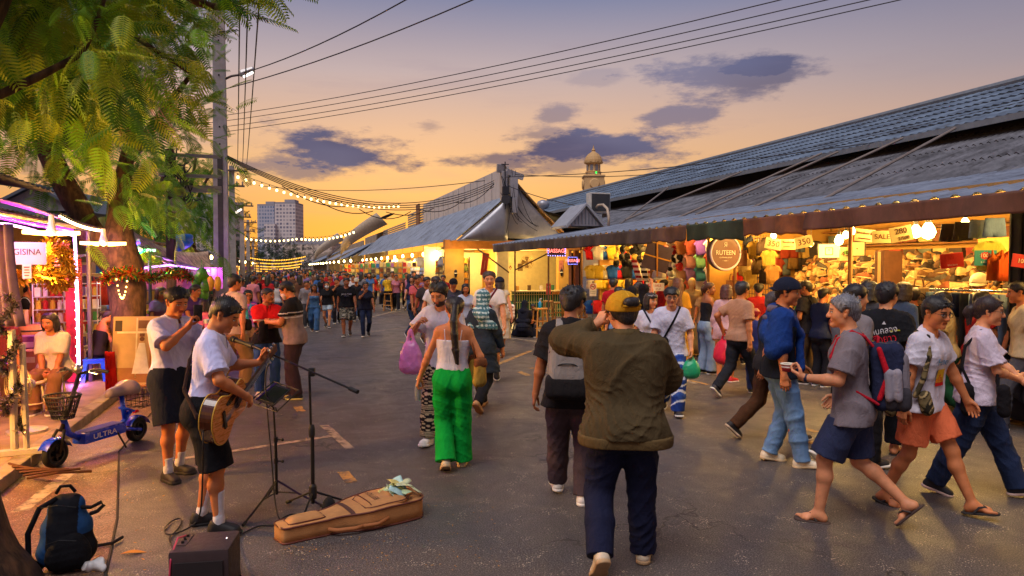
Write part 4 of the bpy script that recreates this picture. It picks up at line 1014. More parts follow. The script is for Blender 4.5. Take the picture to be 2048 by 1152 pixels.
for a in(0,pi/2,-pi/2,pi):
 R_=Matrix.Rotation(a,3,'Z');mb=MB();mb.lathe([(8.5*k,0),(8.5*k,.25)],R_@Vector((0,-19.6*k,zt(370))),20,R_@Matrix.Rotation(pi/2,3,'X'));f_=mb.build('clock_face',mat((70,66,66),.5,name='dial'),t)
 mb=MB();mb.lathe([(9.6*k,0),(9.6*k,.15),(8.4*k,.3)],R_@Vector((0,-19.6*k,zt(370))),20,R_@Matrix.Rotation(pi/2,3,'X'));mb.build('clock_rim',M_TOW,f_)
 mb=MB();mb.box(R_@Vector((.0,-20.1*k-.2,zt(368))),(.16,.06,6*k),R_);mb.box(R_@Vector((2*k,-20.1*k-.2,zt(370))),(4*k,.06,.16),R_);mb.build('clock_hands',mat((220,214,200),.6,name='hands'),f_)
mb=MB();mb.box((3.6*k,-14.2*k,zt(351)),(.35,.1,1.0));mb.build('lamp',emit((40,255,90),3.0),t)
def facade_mat(wall,glass,sx,sz,name):
 m=bpy.data.materials.new(name);m.use_nodes=True
 T=NT(m.node_tree);b=T.n['Principled BSDF']
 tc=T.node('ShaderNodeTexCoord');sp=T.node('ShaderNodeSeparateXYZ');T.l.new(tc.outputs['Object'],sp.inputs[0])
 hx=T.m('FRACT',T.m('MULTIPLY',T.m('ADD',sp.outputs[0],T.m('MULTIPLY',sp.outputs[1],1.0)),1/sx));hz=T.m('FRACT',T.m('MULTIPLY',sp.outputs[2],1/sz))
 w=T.m('MULTIPLY',T.m('GREATER_THAN',hx,.34),T.m('GREATER_THAN',hz,.42))
 var=T.node('ShaderNodeTexWhiteNoise');fl=T.node('ShaderNodeVectorMath',operation='FLOOR');T.l.new(T.vscale(tc.outputs['Object'],(1/sx,1/sx,1/sz)),fl.inputs[0]);T.l.new(fl.outputs[0],var.inputs[0])
 gl=T.mix(T.smooth(var.outputs[0],0,1,0,.6),lin(glass),lin(wall))
 T.l.new(T.mix(w,lin(wall),gl),b.inputs['Base Color']);b.inputs['Roughness'].default_value=.6
 return m
def tower(px0,px1,ptop,Y,depth,m,name,label,crown=True):
 a,b=P(px0,ptop,Y),P(px1,ptop,Y);w=b.x-a.x
 t=thing(name,label,'building',((a.x+b.x)/2,Y+depth/2,0));mb=MB();mb.box((0,0,a.z/2),(w,depth,a.z));mb.build('wall',m,t)
 if crown:
  mb=MB();mb.box((0,0,a.z+.8),(w*1.0,depth*1.0,1.6));mb.box((w*.12,0,a.z+3),(w*.5,depth*.5,3));mb.build('roof_plant',mat((150,150,160),.7,name='plant_room'),t)
 return t
FM1=facade_mat((178,180,196),(92,116,152),2.6,3.3,'glass_tower');FM2=facade_mat((214,206,206),(110,112,136),3.0,3.3,'white_tower');FM3=facade_mat((206,190,176),(128,116,116),4,3.3,'low_block')
t=tower(516,550,412,640,22,FM1,'apartment_tower','blue glass apartment tower, the shorter of the pair on the skyline')
tower(529,551,448,620,12,FM2,'apartment_tower','low white block standing before the pair of skyline towers',False)
tower(551,592,408,625,24,FM2,'apartment_tower','white gridded apartment tower on the skyline')
tower(566,664,489,500,30,FM3,'office_block','long pale office block low on the skyline')
tower(430,452,446,560,16,FM2,'apartment_tower','pale tower partly hidden behind the grey power pole')
tower(355,432,400,420,40,FM2,'apartment_tower','pale apartment building showing through the street trees')
tower(2030,2090,600,300,40,FM3,'office_block','pale block behind the market hall',False)if False else None
# ================================================================ TREES
def leaf_material():
 m=bpy.data.materials.new('leaf');m.use_nodes=True
 T=NT(m.node_tree);b=T.n['Principled BSDF'];out=T.n['Material Output']
 a=T.node('ShaderNodeAttribute');a.attribute_name='Col'
 T.l.new(a.outputs[0],b.inputs['Base Color']);b.inputs['Roughness'].default_value=.5;b.inputs['Specular IOR Level'].default_value=.3
 tr=T.node('ShaderNodeBsdfTranslucent');T.l.new(T.mix(.0,a.outputs[0],(0,0,0,1)),tr.inputs[0])
 mx=T.node('ShaderNodeMixShader');mx.inputs[0].default_value=.38;T.l.new(b.outputs[0],mx.inputs[1]);T.l.new(tr.outputs[0],mx.inputs[2]);T.l.new(mx.outputs[0],out.inputs[0]);return m
M_LEAF=leaf_material()
def frond_template(pairs=13,pl=.31,w=.040):
 V=[];Fq=[]
 def quad(pts):b=len(V);V.extend(pts);Fq.append([b,b+1,b+2,b+3])
 bend=lambda x:-.16*x*x
 for i in range(4):
  x0,x1=i/4,(i+1)/4;quad([(x0,-.006,bend(x0)),(x1,-.006,bend(x1)),(x1,.006,bend(x1)),(x0,.006,bend(x0))])
 for i in range(pairs):
  x=.10+.88*i/(pairs-1);L=pl*(.45+.55*sin(pi*min(1,.18+.82*(i+.5)/pairs)))
  for s in(-1,1):
   dx,dy=.42*L,s*.9*L;z=bend(x);q=lambda t,k:(x+dx*t+k*w*.55,dy*t-s*k*w*.3,z-.22*L*t*t+.02*abs(k))
   quad([q(0.02,-.4),q(.5,-1),q(.5,1),q(0.02,.4)]);quad([q(.5,-1),q(1,-.25),q(1,.25),q(.5,1)])
 return np.array(V),np.array(Fq)
FT=frond_template()
def inpoly(x,y,poly):
 c=False;n=len(poly)
 for i in range(n):
  a,b=poly[i],poly[(i+1)%n]
  if(a[1]>y)!=(b[1]>y)and x<(b[0]-a[0])*(y-a[1])/(b[1]-a[1])+a[0]:c=not c
 return c
def crown(parent,pts,L,cols,seed,droop=.35,ctr=None):
 """fronds at pts, growing outwards from the crown's heart and drooping"""
 g=np.random.default_rng(seed);V,Q=FT;n=len(pts);VS=np.zeros((n,len(V),3));CS=np.zeros((n,len(V),4))
 ctr=np.array(ctr);pal=np.array([lin(c)for c in cols])
 for i,p in enumerate(pts):
  d=nrm(nrm(np.asarray(p)-ctr)*.6+g.normal(0,.55,3)+A(.12,-.1,-droop));s=nrm(np.cross(A(0,0,1),d)+g.normal(0,.25,3));s=nrm(s-d*(s@d));nn=np.cross(d,s);l=L*g.uniform(.6,1.25)
  VS[i]=np.asarray(p)+(V[:,:1]*d+V[:,1:2]*s+V[:,2:]*nn)*l;CS[i]=pal[g.integers(len(pal))]*g.uniform(.75,1.2);
 CS[...,3]=1;F_=(Q[None]+(np.arange(n)*len(V))[:,None,None]).reshape(-1,4)
 return link_mesh('crown',VS.reshape(-1,3),F_,M_LEAF,parent,cols=CS.reshape(-1,4))
M_BARK=mat((84,60,42),.95,var=.5,vs=14,bump=1.0,bs=16,stain=(9,.8,(34,25,20)),stretch=(1,1,.4),name='bark')
def region_pts(poly,y0,y1,n,seed,clumps=0,jit=.35):
 rr=random.Random(seed);P_=[];xs=[p[0]for p in poly];ys=[p[1]for p in poly];C=[]
 while clumps and len(C)<clumps:
  x,y=rr.uniform(min(xs),max(xs)),rr.uniform(min(ys),max(ys))
  if inpoly(x,y,poly):C.append(P(x,y,rr.uniform(y0,y1)))
 while len(P_)<n:
  if clumps:
   c=rr.choice(C);P_.append(tuple(c+Vector((rr.gauss(0,jit),rr.gauss(0,jit),rr.gauss(0,jit*.7)))))
  else:
   x,y=rr.uniform(min(xs),max(xs)),rr.uniform(min(ys),max(ys))
   if inpoly(x,y,poly):P_.append(tuple(P(x,y,rr.uniform(y0,y1))))
 return P_
def trunk_obj(parent,limbs,name='trunk',m=None):
 mb=MB()
 for pts,rs in limbs:
  Q=[];R_=[]
  for i in range(len(pts)-1):
   for k in range(5):t=k/5;Q.append(Vector(pts[i]).lerp(Vector(pts[i+1]),t));R_.append(rs[i]+(rs[i+1]-rs[i])*t)
  Q.append(Vector(pts[-1]));R_.append(rs[-1])
  for _ in range(2):Q=[Q[0]]+[(Q[i-1]+Q[i]*2+Q[i+1])/4 for i in range(1,len(Q)-1)]+[Q[-1]]
  b=len(mb.v);mb.tube(Q,R_,14)
  for i in range(b,len(mb.v)):
   v=mb.v[i];k=mnoise.noise(v*3.1)*.5+mnoise.noise(v*9)*.25;c=Q[min(len(Q)-1,(i-b)//14)];mb.v[i]=c+(v-c)*(1+.28*k)
 return mb.build(name,m or M_BARK,parent,True)
GREENS=[(104,152,32),(130,176,36),(82,128,30),(152,172,38),(60,100,28),(120,140,28)]
DEEP=[(66,112,30),(90,138,32),(50,86,28),(108,146,34),(126,142,32)]
t=thing('street_tree','big feathery-leaved tree whose trunk foot shows beside the dark backpack','tree',(0,0,0))
trunk_obj(t,[([(-3.38,3.95,-.1),(-3.42,4.0,.15),(-3.62,4.1,.8),(-3.9,4.3,1.8),(-4.0,4.5,3.0),(-3.7,5.0,4.4)],[.58,.42,.35,.31,.28,.22]),([(-3.5,3.7,.1),(-3.4,3.6,-.05)],[.1,.05]),([(-3.9,4.5,2.9),tuple(P(0,197,4.9)),tuple(P(120,140,5.2)),tuple(P(175,110,5.4)),tuple(P(215,20,5.6)),tuple(P(240,-80,5.8))],[.10,.032,.026,.024,.016,.01]),([(-3.75,4.9,4.2),tuple(P(300,-60,6.2)),tuple(P(430,30,6.6)),tuple(P(560,-10,7.0))],[.14,.07,.035,.012]),([(-3.75,4.9,4.2),tuple(P(60,-100,6.5)),tuple(P(250,60,7.5)),tuple(P(400,160,8.2))],[.12,.07,.035,.012])])
poly=[(-260,-260),(560,-260),(470,-60),(450,-20),(380,0),(345,50),(335,130),(340,190),(325,225),(295,180),(260,240),(255,215),(205,270),(150,210),(100,265),(50,200),(0,225),(-260,300)]
pts=region_pts(poly,5.0,8.8,3700,5,300,.30)
pts+=region_pts([(400,-60),(545,-50),(525,-8),(470,6),(425,20)],5,6.5,60,6)
crown(t,pts,.31,GREENS,11,.28,(-3.6,5.2,4.2))
t=thing('street_tree','forked kerbside tree with warm lit trunk wrapped in tinsel behind the poster','tree',(0,0,0))
Y2=11.6
trunk_obj(t,[([tuple(P(252,790,Y2)),tuple(P(252,700,Y2)),tuple(P(256,620,Y2)),tuple(P(250,545,Y2)),tuple(P(238,480,Y2)),tuple(P(240,400,Y2+.2)),tuple(P(262,300,Y2+.5)),tuple(P(300,180,Y2+1))],[.40,.30,.27,.30,.24,.16,.11,.05]),([tuple(P(245,545,Y2)),tuple(P(205,500,Y2-.1)),tuple(P(160,420,Y2-.2)),tuple(P(118,340,Y2-.3)),tuple(P(80,260,Y2-.4)),tuple(P(40,160,Y2-.6))],[.26,.22,.19,.17,.14,.08]),([tuple(P(240,420,Y2+.2)),tuple(P(210,330,Y2)),tuple(P(200,230,Y2))],[.13,.09,.05]),([tuple(P(255,330,Y2+.5)),tuple(P(320,240,Y2+.3)),tuple(P(390,150,Y2))],[.10,.07,.03])])
poly=[(-80,-150),(360,-150),(372,40),(378,205),(362,250),(358,320),(330,390),(345,450),(290,470),(252,428),(226,420),(200,330),(176,350),(150,300),(96,330),(70,260),(20,280),(-80,200)]
pts=region_pts(poly,9.6,13.8,2800,8,170,.42)
pts+=region_pts([(-10,262),(75,262),(70,330),(30,345),(-10,300)],10,11,16,9)+region_pts([(75,330),(150,330),(110,420),(85,380)],10.6,11,12,10)+region_pts([(240,350),(345,350),(320,420),(255,415)],10.8,11.6,60,12)
crown(t,pts,.36,DEEP+GREENS[:3],13,.28,tuple(P(250,330,Y2)))
for(px,pt,Y,n,w,lb,sd)in((385,380,26,380,62,'slender green street tree beyond the loudspeakers on the old pole',3),(318,420,21,200,40,'small street tree behind the striped stall awning',4)):
 b=P(px,HZ,Y);t=thing('street_tree',lb,'tree',(0,0,0));z0=P(px,pt,Y).z
 trunk_obj(t,[([(b.x,Y,0),(b.x+.1,Y,1.8),(b.x-.1,Y,z0-.3),(b.x+.2,Y,z0+1.2)],[.16,.13,.1,.04]),([(b.x,Y,z0-.8),(b.x+.7,Y-.2,z0+.4),(b.x+1.1,Y,z0+1.2)],[.08,.05,.02])])
 crown(t,region_pts([(px-w,pt-60),(px+w*.3,pt-75),(px+w*.85,pt-20),(px+w*.8,pt+75),(px,pt+120),(px-w*.8,pt+70)],Y-1.6,Y+1.6,n,sd,26,.5),.62,GREENS+DEEP[:2],20+sd,.5,(b.x,Y,z0))
for i,(px,py,Y,sc,lb)in enumerate(((505,500,210,5.5,'dark round tree by the far left poles under the towers'),(560,512,260,6,'dark low tree below the white skyline tower'),(600,510,250,5.5,'dark low tree right of the white skyline tower, under the office block'),(470,490,120,4.5,'dark tree between the distant power poles'),(540,516,240,5,'small dark tree under the blue glass tower'))):
 b=P(px,py,Y);t=thing('street_tree',lb,'tree',(b.x,Y,0),0,'distant trees at the end of the street');rr=random.Random(i);mb=MB();mb.tube([(0,0,0),(0,0,b.z)],.3,6);mb.build('trunk',M_BARK,t)
 crown(t,[(rr.gauss(0,sc*.55),rr.gauss(0,sc*.5),b.z+rr.gauss(0,sc*.38))for _ in range(110)],sc*.5,[(40,58,34),(54,72,38),(34,48,32)],i,.2,(0,0,b.z))
# ================================================================ POLES, WIRES, LAMPS
M_CONC=mat((158,153,154),.85,var=.15,vs=3,bump=.35,bs=30,stain=(1.8,.35,(112,106,106)),name='concrete_pole')
M_WIRE=mat((38,36,42),.6,name='wire')
def power_pole(px,ytop,Y,w,label,arm=True,group='power poles along the street'):
 b=P(px,HZ,Y);H=P(px,ytop,Y).z;t=thing('power_pole',label,'pole',(b.x,Y,0),SROT,group)
 mb=MB();mb.add([(sx*w*k,sy*w*k,z)for(z,k)in((0,.62),(H,.42))for sy in(-1,1)for sx in(-1,1)],[(0,2,3,1),(4,5,7,6),(0,1,5,4),(1,3,7,5),(3,2,6,7),(2,0,4,6)]);mb.build('pole',M_CONC,t)
 if arm:
  for k,(z,l)in enumerate(((H-.25,1.5),(H-1.0,1.2))):
   mb=MB();mb.box((0,-w*.6,z),(l,.09,.09));a_=mb.build('cross_arm',M_STEEL,t)
   for x in(-.42,-.15,.2,.42):mb=MB();mb.lathe([(.02,0),(.05,.05),(.03,.09),(.05,.13),(.02,.2)],(x*l,-w*.6,z+.04),8);mb.build('insulator',mat((150,130,120),.4,name='porcelain'),a_)
 return t
t=power_pole(444,-40,17.0,.30,'tall grey concrete power pole with a street lamp, nearest of the row',False)
mb=MB();b=Vector(t.location);Lc=lambda q:local(t,q)
rec=MB();rec.box((0,-.165,2.4),(.12,.02,4.6));rec.build('recess',mat((70,66,66),.9,name='recess_dark'),t)
for z in np.arange(5.0,9,.42):
 h=MB();h.lathe([(.022,0),(.022,.006)],(0,-.152,z),8,Matrix.Rotation(pi/2,3,'X'));h.build('bolt_hole',M_DARK,t)
a,c=P(452,163,17),P(484,153,17);mb.tube([Lc(a),Lc(a.lerp(c,.5)+Vector((0,0,.03))),Lc(c)],.03,8);ar=mb.build('lamp_arm',M_STEEL,t)
hd=MB();d=(P(512,142,17)-c);hd.tube([Lc(c),Lc(c+d*.2),Lc(c+d)],[.05,.10,.07],8);hd.build('lamp_head',mat((200,200,200),.4,.2,name='lamp_shell'),ar)
le=MB();le.tube([Lc(c+d*.25-Vector((0,0,.06))),Lc(c+d*.95-Vector((0,0,.05)))],[.06,.05],8);le.build('lens',emit((255,250,240),3.0),ar)
for(px,yt,Y,w,lb)in((466,333,34,.28,'concrete power pole with string light hung from its crossarm'),(485,405,46,.28,'second distant power pole with stacked wire brackets'),(497,440,60,.28,'thin distant power pole among the street wires'),(507,478,90,.28,'farthest thin power pole at the end of the left row')):power_pole(px,yt,Y,w,lb)
t=thing('street_lamp','slim street lamp leaning over the far left side of the street','street lamp',tuple(P(459,HZ,40)-Vector((0,0,CH))),0)
mb=MB();z=P(459,440,40).z;mb.tube([(0,0,0),(0,0,z),(.3,0,z+.35)],.05,6);mb.build('post',M_STEEL,t);mb=MB();mb.tube([(.3,0,z+.35),(.75,0,z+.62)],[.07,.05],6);mb.build('lamp_head',emit((255,240,220),2.5),t)
b=P(343,HZ,15);t=thing('telephone_pole','old dark wooden pole carrying two horn loudspeakers and a cable tangle','pole',(b.x,15,0),SROT)
mb=MB();mb.tube([(0,0,0),(0,0,P(343,300,15).z)],[.11,.09],10);mb.build('pole',mat((74,56,48),.9,var=.3,vs=5,bump=.5,name='old_timber'),t)
for y_ in(312,352,374,381):
 mb=MB();z=P(343,y_,15).z;mb.box((.42,-.1,z),(1.25,.07,.07));mb.build('cross_arm',mat((128,122,122),.7,.2,name='galv_arm'),t)
for(px,py)in((357,384),(355,411)):
 q=Lc=local(t,P(px,py,14.8));tt=thing('loudspeaker','grey horn loudspeaker on the old pole, '+('upper of two' if py<400 else 'lower of two'),'loudspeaker',P(px,py,14.75),.3)
 M_=Matrix.Rotation(pi/2,3,'X');mb=MB();mb.lathe([(.04,-.14),(.05,-.05),(.12,.03),(.165,.07),(.15,.072),(.10,.03),(.03,-.04)],(0,0,0),18,M_);mb.build('horn',mat((126,120,116)if py>400 else(66,62,64),.5,name='horn'),tt,True);mb=MB();mb.lathe([(.06,-.26),(.07,-.2),(.05,-.13)],(0,0,0),12,M_);mb.build('driver',M_STEEL,tt)
mb=MB();rr=random.Random(5)
for i in range(30):
 a=P(345+rr.uniform(-14,30),rr.uniform(290,350),14.8);b_=P(345+rr.uniform(-20,60),rr.uniform(320,400),14.7+rr.uniform(0,.4));mb.tube(cat_pts(a,b_,rr.uniform(.1,.5),8),.013,5)
tag(mb.build('cable_tangle',M_WIRE),'messy knot of black cables hanging on the old wooden pole','cables')
mb=MB();M_BR=mat((150,104,70),.7,name='brown_wire')
for i in range(17):
 k=i/16;x0=165+150*k;a=P(x0,60+120*k+rr.uniform(-15,15),7.6);b_=P(x0+60+rr.uniform(0,45),230+60*rr.random(),9.6);mb.tube(cat_pts(a,b_,rr.uniform(.02,.16),8),.007,5)
for i in range(9):
 a=P(205+i*4,170,8.2);c=P(250+rr.uniform(-10,8),275+rr.uniform(-8,10),9);b_=P(258+i*3,255+i*2,9.3);mb.tube([a,a.lerp(c,.5)+Vector((-.05,0,.0)),c,c.lerp(b_,.6)+Vector((0,0,.02)),b_],.006,5)
tag(mb.build('cable_bundle',M_BR),'bundle of loose brown cables looping down through the tree foliage','cables')
def wire(pts,r,label,group,m=M_WIRE,cat='wire'):
 mb=MB();mb.tube(pts,r,5);return tag(mb.build('overhead_wire',m,smooth=True),label,cat,group)
GW='thin overhead wires crossing the sky'
for k,(pa,pb)in enumerate((((372,243),(1430,5)),((380,253),(1530,2)),((392,263),(1602,4)),((400,272),(1680,0)))):
 a=P(*pa,30);b_=P(*pb,15);wire(cat_pts(a,b_+(b_-a)*.35,.45,18),.0125,'overhead wire rising to the upper right of the sky, '+('topmost','second','third','lowest')[k]+' of the parallel four',GW)
for k,(pa,pb)in enumerate((((455,181),(918,0)),((490,150),(792,0)))):a=P(*pa,17);b_=P(*pb,12);wire(cat_pts(a,b_+(b_-a)*.4,.2,12),.0125,('lower' if k==0 else 'upper')+' of two steep wires leaving the nearest concrete pole',GW)
for k,(pa,pb)in enumerate((((478,330),(486,0)),((488,330),(502,0)),((496,330),(524,0)))):a=P(*pa,34);b_=P(*pb,12);wire(cat_pts(a,b_+(b_-a)*.35,.2,14),.015,('left','middle','right')[k]+' of three near-vertical wires beside the grey concrete pole',GW)
mb=MB()
for k in range(4):mb.tube(cat_pts(P(456,312+k*2,17.1),P(988,362+k*4,25.2),1.0+.02*k,26),.013,5)
for k in range(6):f=.15+.13*k;a=cat_pts(P(456,316,17.1),P(988,368,25.2),1.2,20);i=int(f*20);mb.tube(cat_pts(a[i],a[min(20,i+4)],.16+.05*(k%3),8),.014,5)
tag(mb.build('cable_bundle',M_WIRE,smooth=True),'thick sagging black cable bundle from the grey pole to the silver gable','cables')
for k,(pa,Ya,pb,Yb,lb)in enumerate((((1010,355),25,(2060,235),17,'taut wire from the silver gable past the clock tower'),((1030,350),25,(1480,325),30,'slack wire passing in front of the clock tower'),((1015,372),25,(1300,420),24,'black cable along the top of the low roof'),((970,362),25,(520,372),34,'thin wire above the string of bulbs'))):wire(cat_pts(P(*pa,Ya),P(*pb,Yb),.3,16),.014,lb,GW)
def string_light(a,b,sag,n,label,r=.062,bulb=(255,226,150),st=9.0,wr=.012,lamps=0):
 t=thing('string_light',label,'string light',tuple(a));a=Vector(a);b=Vector(b);pts=cat_pts(a,b,sag,30);mb=MB();mb.tube([q-a for q in pts],wr,5);mb.build('cable',M_WIRE,t)
 proto=None
 for i in range(n):
  f=(i+.5)/n;q=a.lerp(b,f)-Vector((0,0,4*sag*f*(1-f)))-a
  if proto is None:
   mb=MB();mb.sphere((0,0,-r*2.6),r,10,7,(1,1,1.15));proto=mb.build('bulb',emit(bulb,st),t,True);s_=MB();s_.tube([(0,0,0),(0,0,-r*1.7)],r*.38,6);so=s_.build('socket',M_WIRE,proto);proto.location=q
  else:c=copy_tree(proto,t);c.location=q
 return t
string_light(P(470,345,34),P(802,408,46),.55,27,'festoon string of round bulbs from pole to roof, the highest one',.068,st=6.0)
string_light(P(600,473,60),P(712,458,58),.3,14,'bulb string on the right ending at the dark arched canopy',.09,st=6.0)
string_light(P(478,470,55),P(598,473,62),.25,13,'bulb string in front of the skyline towers',.08,st=6.0)
for k,(y,Y,n)in enumerate(((512,70,34),(520,86,38),(527,100,40),(533,120,44),(538,140,44))):
 string_light(P(497,y,Y),P(612-k*4,y-2,Y),.35,n,('nearest','second','third','fourth','farthest')[k]+' yellow bulb string spanning the far end of the street',.06+.01*k,(255,190,60),1.8)
# ================================================================ LEFT STALLS
WARM=(1.0,.50,.10)
M_TENTLIT=mat((184,96,196),.6,var=.1,vs=2,bump=.4,bs=5,name='magenta_lit_fabric')  # magenta light on the canopy is put into the fabric colour
tent=thing('market_tent','near market stall tent with magenta lit canopy and red carpeted post','stall',S(9.2,-4,.11),SROT)
Lt=lambda q:local(tent,q)
mb=MB();mb.shell(lambda a,b:Lt(S(4.6+8.6*a,-2.95-3.4*b,2.66+.55*sin(pi*b*.6)-.05*sin(a*9)*(1-b))),24,10,(0,0,.012));cn=mb.build('canopy',M_TENTLIT,tent,True)
mb=MB()
for u in(4.3,12.7):
 mb.tube([Lt(S(u,-3.05,.11)),Lt(S(u,-3.05,2.62))],.035,8)
mb.tube([Lt(S(4.3,-3.05,2.58)),Lt(S(12.7,-3.05,2.58))],.03,8);mb.build('frame',M_STEEL,tent)
pp=P(146,700,11.0);mb=MB();mb.box(Lt(Vector((pp.x-.02,pp.y+.05,1.12))),(.20,.20,2.0),None,.02);mb.build('carpeted_post',mat((150,30,26),.95,var=.25,vs=20,bump=.6,bs=60,name='red_carpet'),tent)
def neon(pts,r,col,st,label,power=0,pcol=None):
 t=thing('neon_tube',label,'neon light',tuple(pts[0]));a=Vector(pts[0]);mb=MB();mb.tube([Vector(p)-a for p in pts],r,8);mb.build('tube',emit(col,st),t,True)
 if power:
  for f in(.2,.5,.8):q=pts[min(len(pts)-1,int(f*(len(pts)-1)+.5))]if len(pts)>2 else Vector(pts[0]).lerp(Vector(pts[1]),f);lamp('glow_light',Vector(q)-a+Vector((.02,-.10,0)),pcol,power,.06,t)
 return t
neon([P(154,762,10.85),P(154,610,10.85),P(151,470,10.85)],.022,(236,190,255),7.0,'upright violet neon tube on the red carpeted post',16,(.62,.16,1.0))
neon([P(-60,446,7.5),P(20,449,8),P(60,458,8.8),P(100,470,9.6),P(130,466,10.2),P(150,472,10.8)],.018,(236,190,255),2.6,'white violet light rope looping along the tent edge',12,(.7,.3,1.0))
neon([S(5.0,-3.25,2.57),S(7,-3.25,2.56),S(9,-3.25,2.58),S(11,-3.25,2.55),S(12.6,-3.25,2.56)],.02,(226,40,255),6.0,'magenta neon tube under the near tent canopy',52,(.85,.05,1.0))
def blade_lamp(p,label,power,col=(255,206,120),st=7):
 t=thing('ceiling_lamp',label,'lamp',tuple(p));
 for k in range(4):
  a=k*pi/2+.5;mb=MB();mb.tube([(cos(a)*.06,sin(a)*.06,-.03),(cos(a)*.30,sin(a)*.30,-.02)],[.03,.024],8);mb.build('light_blade',emit(col,st),t,True)
 mb=MB();mb.lathe([(.05,-.04),(.06,0),(.035,.1),(.03,.2)],(0,0,0),12);mb.build('holder',mat((220,214,206),.5,name='lamp_white'),t)
 lamp('lamp_light',(0,0,-.16),WARM,power,.16,t);return t
blade_lamp(P(105,462,8.5),'four-bladed bright lamp hanging inside the near tent',95)
blade_lamp(S(6.6,-3.7,2.2),'four-bladed lamp added behind the mauve curtain to warm the pavement',900)  # lamp added inside the tent to light the pavement and scooter
blade_lamp(P(208,484,10.3),'four-bladed bright lamp hanging by the tree trunk',210)
blade_lamp(P(278,498,13.4),'small four-bladed lamp under the striped awning',130,(190,255,210),6)
bw=thing('stall_building','row of dim shop houses behind the left stalls with grey sheet roof','building',S(14,-7,0),SROT);Lb=lambda q:local(bw,q)
mb=MB();mb.box(Lb(S(16,-6.6,1.5)),(.2,26,3));mb.build('wall',mat((124,84,52),.9,var=.3,vs=1.5,stain=(1.3,.5,(70,46,32)),name='stall_back_wall'),bw)
mb=MB();ribbed(mb,S(3,-5.2,3.15),S(34,-5.2,3.05),S(34,-9.5,4.3),S(3,-9.5,4.4),120,.03,.01,'trap',sub=4);mb.v=[Lb(q)for q in mb.v];mb.build('roof',mat((86,88,100),.6,.4,var=.2,vs=1.2,stain=(1,.5,(56,56,62)),name='dull_roof'),bw)
mb=MB();ribbed(mb,S(3,-2.9,3.02),S(10.5,-2.9,2.96),S(10.5,-5.3,3.3),S(3,-5.3,3.3),40,.02,.01,'trap',sub=4);mb.v=[Lb(q)for q in mb.v];mb.build('lean_to_roof',mat((78,76,84),.6,.3,name='lean_to'),bw)
g_=thing('gabled_house','small grey gabled roof behind the left stalls below the tree','building',P(72,HZ,22)-Vector((0,0,CH)),.1);zt_=P(72,375,22).z
mb=MB();mb.prism([(-1.4,0,zt_-.75),(1.4,0,zt_-.75),(0,0,zt_)],(0,5,0));mb.box((0,2.5,(zt_-.8)/2),(2.4,4.6,zt_-.8));mb.build('walls',mat((126,120,122),.8,name='grey_gable'),g_)
mb=MB()
for s in(-1,1):mb.prism([(s*1.6,-.15,zt_-.86),(0,-.15,zt_+.02),(0,-.15,zt_+.12),(s*1.65,-.15,zt_-.78)],(0,5.4,0))
mb.build('roof',mat((86,92,104),.6,.3,name='gable_roof'),g_)
def gold_tinsel(pts,r,label,n,cols=((236,190,70),),seed=1,glow=0,grp=None):
 rr=random.Random(seed);mb=MB();pts=[Vector(p)for p in pts];L=len(pts)-1
 for i in range(n):
  f=rr.random()*L;k=min(L-1,int(f));c=pts[k].lerp(pts[k+1],f-k);d=Vector((rr.gauss(0,1),rr.gauss(0,1),rr.gauss(0,1))).normalized();q=c+d*r*rr.uniform(.5,1.1);s=d.orthogonal().normalized()*r*.10;mb.cur=rr.randrange(len(cols));mb.quad(c-s,q-s*.4,q+s*.4,c+s)
 o=mb.build('tinsel_garland',None,None,mats=[mat(c,.28,.85,.1,name='tinsel')for c in cols]);return tag(o,label,'garland',grp)
t=thing('sign_board','white board with thin hand-drawn capitals hanging in the near tent','sign',P(56,507,8.2),.42)
mb=MB();mb.box((0,0,0),(.38,.02,.27),None,.004);mb.build('board',mat((206,204,206),.6,var=.03,name='white_board'),t);mb=MB();put_text(mb,'GISINA',.105,frame((0,-.0125,.015),(1,0,0),(0,0,1)),.85);mb.build('lettering',mat((66,56,60),.7,name='ink'),t)
t=thing('notice_card','small white notice card hanging below the hand-drawn board','sign',P(54,543,8.1),.42);mb=MB();mb.box((0,0,0),(.09,.01,.17));mb.build('card',mat((226,218,206),.7,name='card'),t);mb=MB()
for k in range(4):mb.box((0,-.007,.05-k*.032),(.055-.01*(k%2),.004,.012))
mb.build('print_lines',mat((150,70,50),.8,name='print'),t)
gold_tinsel([P(28,560,8.3),P(60,548,8.4),P(100,552,8.8),P(125,556,9.2)],.13,'gold tinsel garland hanging under the hand-drawn board',900,((240,190,70),(220,160,50)),1)
gold_tinsel([P(84,540,8.7),P(92,500,8.9),P(110,492,9.2),P(128,505,9.4),P(140,545,9.8),P(128,565,9.6),P(104,562,9.2)],.17,'thick gold tinsel wreath hung beside the violet neon tube',1300,((244,196,80),(224,160,50)),2)
gold_tinsel([P(206,560,11.2),P(232,548,11.2),P(262,546,11.2),P(300,558,12),P(345,548,13),P(380,556,14)],.13,'red, green and gold tinsel garland strung from the tree to the fruit stall',1500,((230,180,60),(200,40,40),(40,140,60)),3)
gold_tinsel([P(330,548,13),P(360,540,13.5),P(386,556,14)],.12,'red bauble tinsel above the purple-shirted vendor',500,((200,36,44),(60,150,60)),4)
string_light(P(232,548,11.1),P(255,552,11.1),.35,12,'small loop of fairy lights hanging on the tree trunk',.012,(255,220,120),8,.004)
string_light(P(120,425,9.5),P(205,455,11.2),.04,22,'row of tiny fairy lights along the tent roof edge',.02,(255,230,160),8,.006)
string_light(P(150,480,10.9),P(150,735,10.9),0,14,'fairy lights winding down the red carpeted post',.012,(255,230,180),8,.004)
